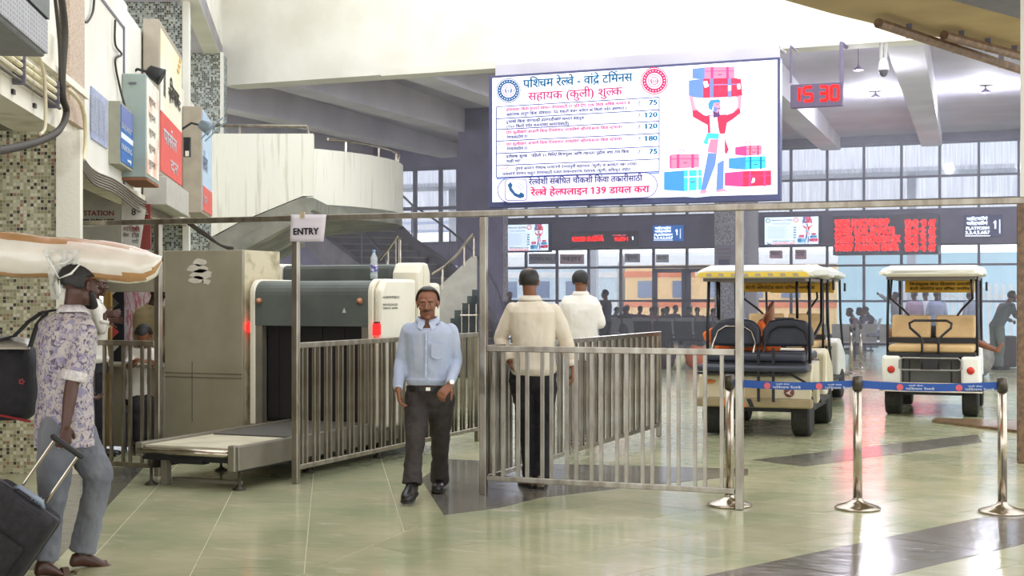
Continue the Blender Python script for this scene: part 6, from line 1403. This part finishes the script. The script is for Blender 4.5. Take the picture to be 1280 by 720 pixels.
person('person bowed low over the booth counter with folded arms', L0, YAW, J, skinA, dict(m=mat('shirt_white'), lo=J['pv'].z, sleeve='short', cuffm=mat('shirt_white'), collar=None), dict(m=trB, hem=.07), hr=(hairB, 'full'), vox=.008, cvox=.012)
b = MB(); p_ = CW((180-640)/FPX*z, z+.1); b.obox(p_+V(0, 0, .40), (.4, .4, .04), YAW)
for sx in (-1, 1):
    for sy in (-1, 1): b.obox(p_+CR*.17*sx+CF*.17*sy+V(0, 0, .19), (.03, .03, .38), YAW)
stl = b.build('stool', steel_far); tag(stl, 'plain steel stool under the person at the booth counter', 'stool')
# ---- people farther back
def stand_J(h=1.7, lean=0):
    k = h/1.72
    D = dict(hd=(0, .03, 1.60), nk=(0, 0, 1.46), sA=(-.17, 0, 1.39), sB=(.17, 0, 1.39), ch=(0, 0, 1.28), wa=(0, 0, 1.08), pv=(0, 0, .93), eA=(-.23, -.02, 1.12), wA=(-.22, .10, .90), eB=(.23, -.02, 1.12), wB=(.22, .10, .90),
             lA=(-.09, 0, .88), kA=(-.10, .03, .48), aA=(-.11, -.02, .085), tA=(-.12, .2, .02), lB=(.09, 0, .88), kB=(.10, .03, .48), aB=(.11, -.02, .085), tB=(.12, .2, .02))
    J = {a: V(*v)*k for a, v in D.items()}; J['hfd'] = V(0, 1, 0); J['cfw'] = V(0, 1, 0); return J
def sit_J(slump=0):
    D = dict(hd=(0, .06, 1.17), nk=(0, 0, 1.03), sA=(-.17, 0, .97), sB=(.17, 0, .97), ch=(0, -.02, .86), wa=(0, -.03, .68), pv=(0, 0, .53), eA=(-.23, .08, .74), wA=(-.10, .30, .64), eB=(.23, .08, .74), wB=(.10, .30, .64),
             lA=(-.09, .03, .52), kA=(-.12, .44, .50), aA=(-.12, .40, .085), tA=(-.13, .62, .02), lB=(.09, .03, .52), kB=(.12, .44, .50), aB=(.12, .40, .085), tB=(.13, .62, .02))
    J = {a: V(*v) for a, v in D.items()}
    if slump:
        for k_ in ('hd', 'nk', 'sA', 'sB', 'ch'): J[k_] += V(0, slump*(J[k_].z-.6)*.8, -slump*(J[k_].z-.6)*.35)
    J['hfd'] = V(0, 1, -slump); J['cfw'] = V(0, 1, 0); return J
def folk(lab, p, face, J, top, bot, skin=skinD, hr='full', group=None, vox=.017, **k):
    """p ground point; face: world angle of the looking direction"""
    tm = mat('cloth_'+top, top, .85, bump=.3, bscale=20); bm_ = mat('cloth_'+bot, bot, .85)
    return person(lab, p, face-pi/2, J, skin, dict(m=tm, inf=.02, hem=-.04, sleeve=k.pop('sleeve', 'long'), cuffm=None, disp=[(.12, .02)], **k), dict(m=bm_, hem=.068, disp=[(.12, .02)]), hr=(hairB, hr), group=group, vox=vox, cvox=vox, hands=False, face=False, shoem=rubber)
AW = YAW+pi/2      # looking away from the camera
def at(px, z): return CW((px-640)/FPX*z, z)
J = stand_J(1.70); folk('dark clothed person standing by the stair rack, left of two', at(614, 40), AW+2.8, J, '3a3a52', '2e2e40')
J = stand_J(1.68); folk('dark clothed person with pale cap beside the mosaic pillar', at(637, 41), AW+3.4, J, '44445c', '33334a')
J = stand_J(1.72); J['eB'] = V(.22, .12, 1.15); J['wB'] = V(.1, .36, 1.32); J['eA'] = V(-.22, .12, 1.15); J['wA'] = V(-.08, .36, 1.30); ph = folk('dark clothed person raising hands to the chest behind the white shirted man', at(757, 36), AW+.9, J, '33313f', '26242e')
Jb = {k_: v for k_, v in {}.items()}
J = stand_J(1.66); J['eB'] = V(.35, .15, 1.45); J['wB'] = V(.50, .35, 1.60); folk('grey clothed person pointing left with a raised arm behind the right cart', at(1120, 38), AW+1.5, J, '8f8f9c', '4a4552')
for px, zz, t_, bt_, fa, lab in ((1143, 36.5, 'a58fa8', '7c7c98', .2, 'lilac clothed person standing behind the yellow banner of the right cart'), (1171, 36, '9aa2c2', '8f98b8', -.3, 'pale blue clothed person standing behind the middle of the right cart'), (1157, 38.5, 'd5dae8', 'c9cfe0', .1, 'white clothed person between two others behind the right cart'), (1213, 37, '9098b0', '7f88a8', .5, 'grey blue clothed person standing behind the right strut of the cart')):
    folk(lab, at(px, zz), AW+fa, stand_J(1.7), t_, bt_)  # pale bluish clothes have the distance haze put into their colours
J = stand_J(1.75)
for k_ in ('hd', 'nk', 'sA', 'sB', 'ch', 'wa'): J[k_] += V(0, (J[k_].z-.93)*.55, -(J[k_].z-.93)*.12)
J['eA'] += V(0, .3, 0); J['wA'] += V(0, .5, .1); J['eB'] += V(0, .3, 0); J['wB'] += V(0, .5, .1)
folk('person in dark green shirt leaning over luggage at the right edge', at(1246, 29.5)+V(0, 0, 0), AW-1.2, J, '4a4f4e', '5d6660')
# seated rows
bench_m = mat('bench_steel', 'a2a0a8', .35, .6); bench_d = mat('bench_dark', '3d3a48', .5)
def bench(p, ang, n, lab, m=bench_m):
    t = thing('waiting_bench', lab, 'bench', p, ang)
    w = .56
    for i in range(n):
        x = (i-(n-1)/2)*w; b = MB(); b.box((x-.25, -.02, .42), (x+.25, .42, .45)); b.build('seat', m, t, world=False)
        b = MB(); b.beam((x, -.04, .46), (x, -.16, .88), .5, .025, up=V(0, 1, 0)); b.build('backrest', m, t, world=False)
    b = MB(); b.box((-n*w/2, .1, .36), (n*w/2, .16, .41)); b.build('beam', bench_d, t, world=False)
    for i in range(n//2+1):
        x = -n*w/2+.15+i*(n*w-.3)/max(n//2, 1); b = MB(); b.box((x-.025, .08, .02), (x+.025, .14, .36)); b.box((x-.025, -.12, 0), (x+.025, .40, .03)); b.build('leg', bench_d, t, world=False)
        b = MB(); b.tube([(x, -.02, .45), (x, .0, .64), (x, .34, .64), (x, .36, .45)], .014, 6); b.build('armrest', m, t, world=False)
    return t
FB = 0.0
b1 = bench(PYp(828, 371, 43.2)-V(0, 0, 1.54), 0, 8, 'farthest long steel waiting bench before the window wall')
b2 = bench(PYp(790, 371, 40.8)-V(0, 0, 1.54), 0, 7, 'middle long steel waiting bench facing the windows')
b3 = bench(PYp(855, 371, 36.5)-V(0, 0, 1.54), 0, 5, 'nearest dark waiting bench left of the first cart', bench_d)
rs = random.Random(3); cols = ['3c3848', '4b3a44', '6d4b58', '33303e', '57505e', '4a4258', '2d2a36', '7a5a62']
used_lab = set()
descr = ['slumped', 'upright', 'leaning', 'bowed']
spots = [(765, 0), (782, 1), (797, 2), (812, 0), (826, 3), (842, 1), (857, 2), (871, 0), (885, 3)]
for i, (px, d) in enumerate(spots):
    p_ = PYp(px, 371, 43.1); p_.z = 0; folk('seated person on the farthest bench, %s in the row counted from the left' % ['first', 'second', 'third', 'fourth', 'fifth', 'sixth', 'seventh', 'eighth', 'ninth'][i], p_+V(0, .12, -.02), pi/2+rs.uniform(-.5, .5), sit_J([.35, 0, .15, .5][d]), cols[i % 8], '3a3644', group='people seated on the farthest bench', vox=.022)
for px, c_, fa, lab in ((779, '2f2c3a', .1, 'seated person in black on the middle bench, the broadest figure'), (815, '7c5468', -.3, 'seated person in maroon on the middle bench'), (832, '4d4250', .2, 'seated person in dark plum at the right end of the middle bench')):
    p_ = PYp(px, 371, 40.7); p_.z = 0; folk(lab, p_+V(0, .12, -.02), pi/2+fa, sit_J(.15), c_, '35313e', vox=.02)
# luggage heap left of the first cart
for px, py, c_, r_, lab in ((872, 424, 'c2653f', (.3, .2, .25), 'orange cloth bundle on the floor behind the railing'), (830, 428, '4a3a40', (.3, .25, .25), 'dark brown bundle beside the orange one'), (846, 430, 'bfc0a0', (.2, .2, .2), 'small pale olive bag between the bundles')):
    q = at(px, 30); b = MB(); b.ball((0, 0, r_[2]*.9), r_, 14); 
    for v in b.v: v *= 1+.18*mnoise.noise(v*5+V(px, 0, 0))
    o = b.build('cloth_bundle', mat('bundle_'+c_, c_, .85, bump=.5), smooth=True); o.location = q+V(0, 0, .0); tag(o, lab, 'bundle')
# right hand rows, running away from the camera
b4 = bench(at(1068, 34), YAW*0+radians(8), 4, 'waiting bench with a person lying on it between the carts', bench_m)
J = sit_J()
for k_, v in dict(hd=(.95, .15, .72), nk=(.80, .15, .66), sA=(.74, .0, .66), sB=(.74, .3, .66), ch=(.62, .15, .62), wa=(.42, .15, .60), pv=(.24, .15, .60), eA=(.55, -.08, .62), wA=(.34, -.1, .60), eB=(.55, .38, .62), wB=(.34, .36, .62), lA=(.2, .06, .59), kA=(-.2, .05, .66), aA=(-.6, .06, .56), tA=(-.72, .05, .72), lB=(.2, .24, .59), kB=(-.2, .25, .64), aB=(-.6, .24, .56), tB=(-.72, .25, .72)).items(): J[k_] = V(*v)
J['rt'] = V(0, 1, 0); J['sh'] = V(.77, .15, .66); J['hfd'] = V(0, 0, 1); J['hrt'] = V(0, 1, 0)
def folk_raw(lab, p, rz, J, top, bot, **k):
    tm = mat('cloth_'+top, top, .85, bump=.3, bscale=20); root = thing('person', lab, 'person', p, rz); b = MB()
    pts = [J['pv'], J['wa'], J['ch'], J['sh']]; b.tube(pts, [.14, .13, .15, .13], 14, round_=True, flat=.75); limb(b, [J['nk'], J['hd']], [.05, .05]); ell(b, J['hd'], .085, .085, .1)
    for q in 'AB':
        limb(b, [J['s'+q], J['e'+q], J['w'+q]], [.05, .042, .03]); ell(b, J['w'+q], .035, .04, .03); limb(b, [J['l'+q], J['k'+q], J['a'+q]], [.08, .055, .04]); limb(b, [J['a'+q], J['t'+q]], [.04, .03])
    smooth_remesh('body', b, .018, skinD, root, 2)
    b = MB(); b.tube(pts, [.155, .15, .165, .14], 14, round_=True, flat=.8)
    for q in 'AB': limb(b, [J['s'+q], J['e'+q], J['e'+q].lerp(J['w'+q], .7)], [.065, .055, .045])
    smooth_remesh('shirt', b, .018, tm, root, 2, [(.1, .02)])
    b = MB(); ell(b, J['pv'], .15, .15, .12)
    for q in 'AB': limb(b, [J['l'+q], J['k'+q], J['k'+q].lerp(J['a'+q], .85)], [.095, .075, .06])
    smooth_remesh('trousers', b, .018, mat('cloth_'+bot, bot, .85), root, 2)
    b = MB(); ell(b, J['hd']+(J['hd']-J['nk']).normalized()*.03, .092, .092, .08); b.build('hair', hairB, root, smooth=True, world=False); return root
folk_raw('person in grey clothes lying asleep along the bench between the carts', at(1066, 34), radians(8), J, '7a7c90', '6a6c80')
for i, (px, zz, c_, lab) in enumerate(((1071, 38, '5a4a50', 'seated person in brown slumped behind the sleeper'), (1083, 40, '4a4654', 'seated person in dark grey beyond the sleeper, leaning left'), (1090, 43, '3f3c4c', 'seated person in black at the far end beyond the sleeper'))):
    p_ = at(px, zz); folk(lab, p_, pi+.2, sit_J(.3), c_, '3b3844', vox=.02); bench(p_+V(.1, 0, 0), pi/2, 1, ['single steel seat under the brown clothed person', 'single steel seat under the dark grey clothed person', 'single steel seat under the black clothed person'][i])
# sack and resting feet at the right edge
q = at(1222, 27); b = MB(); b.ball((0, 0, .34), (.30, .26, .36), 16)
for v in b.v: v *= 1+.15*mnoise.noise(v*4)
o = b.build('sack', mat('sack_grey', '8f8c86', .85, col2='6d6a66', bump=.5), smooth=True); o.location = q; tag(o, 'grey sack standing on the floor at the right behind the cart', 'sack')
q = at(1254, 30.6); b = MB(); b.obox((0, 0, .35), (.5, .35, .68)); o = b.build('luggage_box', mat('luggage_dark', '463c3c', .7), bevel=.03, seg=2); o.location = q; o.rotation_euler = (0, 0, .3); tag(o, 'dark brown suitcase beside the grey sack at the right edge', 'suitcase')
# ================================================================== electric carts
cw_ = mat('cart_cream', 'ddd3b4', .35, col2='cfc4a2', scale=3, coat=.3); cwh = mat('cart_white', 'e8e6dc', .35, col2='dad6c8', scale=3, coat=.3)
seatb = mat('seat_beige', 'c8a878', .55, col2='b8986a', scale=4, bump=.2); seatk = mat('seat_black', '2b2e38', .45, col2='363a46', scale=4, bump=.2)
tubek = mat('black_tube', '1f1d22', .35, .3); ban = mat('banner_yellow', 'd9a82e', .6, col2='c8962a', scale=3); tail = mat('tail_red', 'c8321e', .25); org = mat('reflector_orange', 'd8762a', .3)
hub = mat('wheel_hub', 'd8d4c8', .4)
def part(b, n, m, t, **k): return b.build(n, m, t, world=False, **k)
def cart(name_lab, p, ang, body, seatm, W_=1.25, rr=.23, style='B', L_=2.4, zoff=0):
    """own frame: x right, y forward (away), origin on the floor under the rear bumper"""
    t = thing('electric_cart', name_lab, 'cart', p, ang, 'electric carts')
    hw = W_/2
    for k, (sx, y) in enumerate(((-1, .32), (1, .32), (-1, 2.05), (1, 2.05))):
        b = MB(); cx = sx*(hw-.13); b.lathe([(.10, -.095), (rr-.02, -.10), (rr, -.08), (rr, .08), (rr-.02, .10), (.10, .095)], 28, (cx, y, rr), (1, 0, 0)); w = part(b, 'wheel', rubber, t, smooth=False)
        b = MB(); b.lathe([(.001, sx*.085), (.10, sx*.09), (.115, sx*.075), (.115, sx*.05)], 20, (cx, y, rr), (1, 0, 0)); part(b, 'hub', hub, w, smooth=True)
    # body shell
    b = MB(); b.prism([(-hw, .05, .36), (-hw, .05, .66), (-hw, .25, .80), (-hw, .75, .82), (-hw, .80, .36), (-hw, .62, .34), (-hw, .58, .52), (-hw, .44, .60), (-hw, .2, .60), (-hw, .08, .50)], (W_, 0, 0))
    if style == 'A': part(b, 'body_shell', body, t, bevel=.03, seg=2)
    else:
        for sx in (-1, 1):
            b = MB(); x0 = sx*hw-(.24 if sx > 0 else 0); b.box((x0, .02, .40), (x0+.24, .75, .78)); part(b, 'fender', body, t, bevel=.04, seg=3)
        b = MB(); b.box((-hw+.24, .22, .36), (hw-.24, .75, .76)); part(b, 'footwell', mat('footwell_grey', '6a6a66', .6), t, bevel=.02)
    b = MB(); b.box((-hw+.05, .3, .26), (hw-.05, 2.4, .36)); part(b, 'chassis', blackp, t)
    b = MB(); b.box((-hw, .9, .33), (hw, 1.75, .37)); part(b, 'floorboard', mat('floor_dark', '3a3836', .7), t)
    b = MB(); b.prism([(-hw+.04, 1.7, .34), (-hw+.04, 1.75, .85), (-hw+.04, 1.95, .92), (-hw+.04, 2.4, .70), (-hw+.04, 2.5, .36)], (W_-.08, 0, 0)); part(b, 'front_cowl', body, t, bevel=.04, seg=2)
    # bumper
    b = MB(); b.box((-hw-.02, -.06, .33), (hw+.02, .05, .43)); part(b, 'bumper', blackp if style == 'B' else mat('bumper_tan', '9a8a68', .5), t, bevel=.015)
    if style == 'B':
        for z_ in (.327, .43): b = MB(); b.box((-hw-.025, -.07, z_-.006), (hw+.025, .05, z_+.012)); part(b, 'bumper_trim', steel2, t)
        for sx in (-1, 1):
            b = MB(); b.lathe([(.048, 0), (.048, .02), (.03, .03), (.001, .032)], 20, (sx*(hw-.12), .03, .60), (0, -1, 0)); part(b, 'tail_light', tail, t, smooth=True)
    else:
        for k in range(4):
            b = MB(); x0 = -.30+k*.09; b.prism([(x0, -.065, .335), (x0+.05, -.065, .335), (x0+.01, -.065, .425), (x0-.04, -.065, .425)], (0, .004, 0)); part(b, 'chevron', org if k % 2 == 0 else blackp, t)
        b = MB(); ell(b, V(-hw+.13, .04, .60), .065, .02, .022); part(b, 'reflector', org, t, smooth=True)
        b = MB(); b.lathe([(.055, 0), (.055, .012), (.04, .014)], 24, (hw-.24, .05, .50), (0, -1, 0)); part(b, 'badge', mat('badge_brown', '7c3f34', .4), t)
        b = MB(); b.prism([(hw-.275, .034, .49), (hw-.21, .034, .53), (hw-.235, .034, .49), (hw-.21, .034, .465)], (0, -.004, 0)); part(b, 'badge_mark', hub, t)
        b = MB(); b.box((-.1, .042, .40), (hw-.42, .048, .62)); part(b, 'rear_hatch', mat('hatch_tan', 'c9b48c', .5), t, bevel=.01)
    # seats
    for y0, y1, nm in ((.05, .55, 'rear'), (.75, 1.2, 'front')):
        b = MB(); b.box((-hw+.08, y0, .82), (hw-.08, y1, .92)); part(b, 'seat', seatm, t, bevel=.035, seg=3)
        b = MB(); b.box((-hw+.06, y0, .77), (hw-.06, y1, .82)); part(b, 'seat_base', blackp, t)
    if style == 'B':
        for sx in (-1, 1):
            b = MB(); x0 = -hw+.08 if sx < 0 else .03; b.prism([(x0, .52, .99), (x0+hw-.11, .52, .99), (x0+hw-.11, .57, 1.30), (x0, .57, 1.30)], (0, .09, 0)); part(b, 'backrest', seatm, t, bevel=.035, seg=3)
        b = MB(); b.box((-hw+.05, .5, .93), (hw-.05, .56, 1.0)); part(b, 'back_rail', blackp, t)
    else:
        for sx in (-1, 1):
            b = MB(); x0 = -hw+.04 if sx < 0 else .01; w_ = hw-.05; P_ = [(x0, 0, .98), (x0+w_, 0, .98), (x0+w_, 0, 1.18), (x0+w_*.86, 0, 1.27), (x0+w_*.5, 0, 1.30), (x0+w_*.14, 0, 1.27), (x0, 0, 1.16)]
            b.prism([(x, .50, z_) for x, _, z_ in P_], (0, .10, 0)); part(b, 'backrest', seatm, t, bevel=.035, seg=3)
            b = MB(); c = x0+w_/2; b.tube([(c-.24, .12, .80), (c-.24, .46, 1.02), (c-.19, .47, 1.15), (c-.1, .47, 1.205), (c+.1, .47, 1.205), (c+.19, .47, 1.15), (c+.24, .46, 1.02), (c+.24, .12, .80)], .011, 8); part(b, 'grab_hoop', steel2 if sx < 0 else tubek, t, smooth=True)
        b = MB(); b.box((-hw+.02, -.15, .72), (hw-.02, .3, .80)); part(b, 'footrest', seatm, t, bevel=.03, seg=2)
        b = MB(); b.tube([(-hw-.02, -.1, .70), (hw-.2, -.1, .70), (hw-.05, -.1, .62), (hw, .1, .52)], .014, 8); part(b, 'rear_rail', tubek, t)
        for x in (.06, .22): b = MB(); b.box((x, -.14, .4), (x+.03, -.11, .98)); part(b, 'rear_upright', tubek, t)
    if style == 'B':
        b = MB(); b.tube([(-.10, -.04, .62), (-.10, -.02, .98), (-.14, .0, 1.04), (-.25, .0, 1.14), (-.26, 0, 1.20), (-.20, 0, 1.235), (.20, 0, 1.235), (.26, 0, 1.20), (.25, 0, 1.14), (.14, 0, 1.04), (.10, -.02, .98), (.10, -.04, .62)], .017, 8); part(b, 'grab_loop', tubek, t, smooth=True)
        b = MB(); b.box((-.12, -.05, .60), (.12, -.01, .80)); part(b, 'step_plate', blackp, t)
        b = MB(); b.tube([(-.38, -.04, .62), (-.38, -.04, .72), (-.34, -.04, .755), (.34, -.04, .755), (.38, -.04, .72), (.38, -.04, .62), (.34, -.04, .60), (-.34, -.04, .60)], .013, 8, closed=True); part(b, 'luggage_rail', mat('rail_grey', '8f8c88', .4, .5), t, smooth=True)
        for x in (-.26, .26): b = MB(); b.tube([(x, -.03, .74), (x, .0, .44)], .012, 6); part(b, 'rail_stay', tubek, t)
    # roof and struts
    zr = 1.80 if style == 'B' else 1.745; R = []
    rw_ = hw+.02
    for y, w_, z0, z1 in ((-.08, rw_-.10, zr+.04, zr+.07), (-.02, rw_, zr+.0, zr+.11), (.3, rw_+.01, zr, zr+.15), (1.2, rw_+.01, zr+.02, zr+.17), (2.0, rw_, zr, zr+.13), (2.12, rw_-.1, zr+.03, zr+.08)):
        R.append([(-w_, y, z0+.03), (-w_+.10, y, z0), (w_-.10, y, z0), (w_, y, z0+.03), (w_, y, z1-.05), (w_-.12, y, z1), (-w_+.12, y, z1), (-w_, y, z1-.05)])
    b = MB(); b.rings(R); rf_ = part(b, 'roof', cwh, t, bevel=.012)
    b = MB(); b.box((-rw_+.08, .0, zr-.035), (rw_-.08, 2.0, zr+.0)); part(b, 'roof_frame', mat('roof_frame_dark', '6a625c', .6), t)
    if style == 'A':
        b = MB(); b.prism([(-rw_+.02, -.085, zr+.012), (rw_-.02, -.085, zr+.012), (rw_-.06, -.085, zr+.065), (-rw_+.06, -.085, zr+.065)], (0, .012, 0)); part(b, 'yellow_edge', mat('roof_yellow', 'e8c84a', .5), t)
        for k in range(8): b = MB(); x0 = -rw_+.14+k*.135; b.prism([(x0, -.092, zr+.022), (x0+.055, -.092, zr+.022), (x0+.045, -.092, zr+.05), (x0-.01, -.092, zr+.05)], (0, .006, 0)); part(b, 'roof_label', mat('label_grey', 'a89f88', .6), t)
    def st(pts, r=.016): b = MB(); b.tube(pts, r, 8); part(b, 'strut', tubek, t, smooth=True)
    for sx in (-1, 1):
        st([(sx*(hw-.05), .30, .45), (sx*(hw-.05), .30, 1.2), (sx*(hw-.06), .32, zr)], .018)
        if style == 'B': st([(sx*(hw-.12), .1, zr), (sx*(hw-.10), .12, 1.52), (sx*(hw-.24), .36, 1.38), (sx*(hw-.30), .5, 1.30)])
        else: st([(sx*(hw-.18), .2, zr), (sx*(hw-.18), .25, 1.3)]); st([(sx*(hw-.02), 1.1, zr), (sx*(hw-.02), 1.1, 1.25), (sx*(hw-.1), .9, 1.05), (sx*(hw-.2), .8, .98)], .02)
        st([(sx*(hw-.06), 2.3, .75), (sx*(hw-.06), 2.05, 1.2), (sx*(hw-.06), 1.95, zr)], .018)
    b = MB(); b.box((-hw+.14, 1.90, 1.60), (hw-.14, 1.915, 1.77)); bn = part(b, 'banner', ban, t)
    for k, s_ in enumerate(('विनामूल्य सेवा दिव्यांग प्रवासी', 'बॅटरी ऑपरेटेड कार वरिष्ठ नागरिक')):
        mb_, w = layout(s_, .02); c = 1/w*(W_-.40); vs = [V(-hw+.20+v.x*c, 1.894, 1.70-k*.065+v.y*.055) for v in mb_.v]; b = MB(); b.add(vs, mb_.f); b.build('lettering', mat('banner_ink', '4a2f18', .7), bn, fix=False, world=False)
    # steering and mirrors
    b = MB(); b.lathe([(.17, -.012), (.18, 0), (.17, .012), (.16, 0)], 24, (-.28, 1.62, 1.02), (0, -.7, .7)); b.tube([(-.28, 1.62, 1.02), (-.28, 1.85, .8)], .02); part(b, 'steering_wheel', blackp, t)
    b = MB(); b.box((hw+.0, 1.95, 1.62), (hw+.03, 2.0, 1.75)); part(b, 'mirror', blackp, t, bevel=.01)
    return t
def cpos(px, zb): return CW((px-640)/FPX*zb, zb)
tA_ = radians(3)
cart('cream cart with black seats and yellow edged roof behind the belt', cpos(942, 15.35), tA_, cw_, seatk, 1.24, .23, 'A')
cart('white cart with beige seats at the right behind the belt', cpos(1163, 17.95), radians(2), cwh, seatb, 1.22, .235, 'B')
cart('white cart with beige seats mostly hidden ahead of the cream cart', cpos(973, 19.6), radians(1), cwh, seatb, 1.24, .23, 'B')
# person resting in the cream cart: bent bare knee over the seat, orange cloth
J = {}
root = thing('person', 'person lying in the cream cart with a bare bent knee and orange cloth', 'person', cpos(942, 15.35), tA_)
b = MB()
pts = [V(-.42, .92, .98), V(-.2, .92, 1.0), V(.0, .92, 1.0)]
b.tube(pts, [.15, .14, .14], 14, round_=True); ell(b, V(-.58, .92, 1.02), .10, .085, .09)
limb(b, [V(.02, .86, 1.02), V(.06, .82, 1.46), V(-.10, .78, 1.12)], [.085, .062, .045]); limb(b, [V(-.1, .78, 1.12), V(-.20, .70, 1.06)], [.04, .03])
limb(b, [V(.02, 1.0, 1.0), V(.42, 1.0, 1.06), V(.5, 1.0, .8)], [.085, .06, .045])
limb(b, [V(-.42, .8, 1.0), V(-.3, .76, .96), V(-.05, .78, 1.0)], [.05, .042, .03])
smooth_remesh('body', b, .012, skinL, root, 2)
b = MB(); b.tube([V(-.45, .92, .98), V(-.2, .92, 1.0), V(.02, .92, 1.0)], [.165, .16, .155], 14, round_=True); limb(b, [V(.02, .86, 1.02), V(.04, .83, 1.16)], [.10, .088]); limb(b, [V(-.04, .74, 1.22), V(-.08, .70, 1.10)], [.05, .06])
smooth_remesh('orange_cloth', b, .012, mat('cloth_orange', 'f0722a', .8, bump=.4), root, 2, [(.1, .03)])
# feet of a person lying in the right cart, sticking out on the right
root = thing('person', 'person lying in the right cart with bare feet sticking out', 'person', cpos(1163, 17.95), radians(2))
b = MB(); b.tube([V(-.35, .95, 1.0), V(-.1, .95, 1.0), V(.1, .95, 1.0)], [.14, .14, .14], 14, round_=True); ell(b, V(-.52, .95, 1.05), .10, .085, .09)
for dy in (-.07, .10):
    limb(b, [V(.1, .95+dy, 1.0), V(.46, .93+dy, .96), V(.72, .85+dy, .86)], [.08, .052, .034]); limb(b, [V(.72, .85+dy, .86), V(.80, .82+dy, .83), V(.85, .82+dy, .92)], [.034, .035, .022])
smooth_remesh('body', b, .012, skinA, root, 2)
b = MB(); b.tube([V(-.38, .95, 1.0), V(-.1, .95, 1.0), V(.12, .95, 1.0)], [.155, .155, .155], 14, round_=True)
for dy in (-.07, .10): limb(b, [V(.1, .95+dy, 1.0), V(.5, .93+dy, .96)], [.10, .075])
smooth_remesh('clothes', b, .012, mat('cloth_darkgrey', '4a4850', .8, bump=.4), root, 2, [(.1, .02)])
# red bag on the cream cart's seat
o_ = thing('red_bag', 'red and orange bag at the left end of the cream cart seat', 'bag', cpos(942, 15.35), tA_)
b = MB(); b.ball((-.46, .66, 1.12), (.10, .10, .14), 14); part(b, 'bag_body', mat('bag_red', 'd83a3a', .7), o_, smooth=True); b = MB(); b.prism([(-.66, .6, 1.02), (-.54, .6, 1.02), (-.56, .6, 1.2), (-.70, .6, 1.12)], (0, .08, 0)); part(b, 'flap', mat('cloth_orange'), o_, bevel=.02)
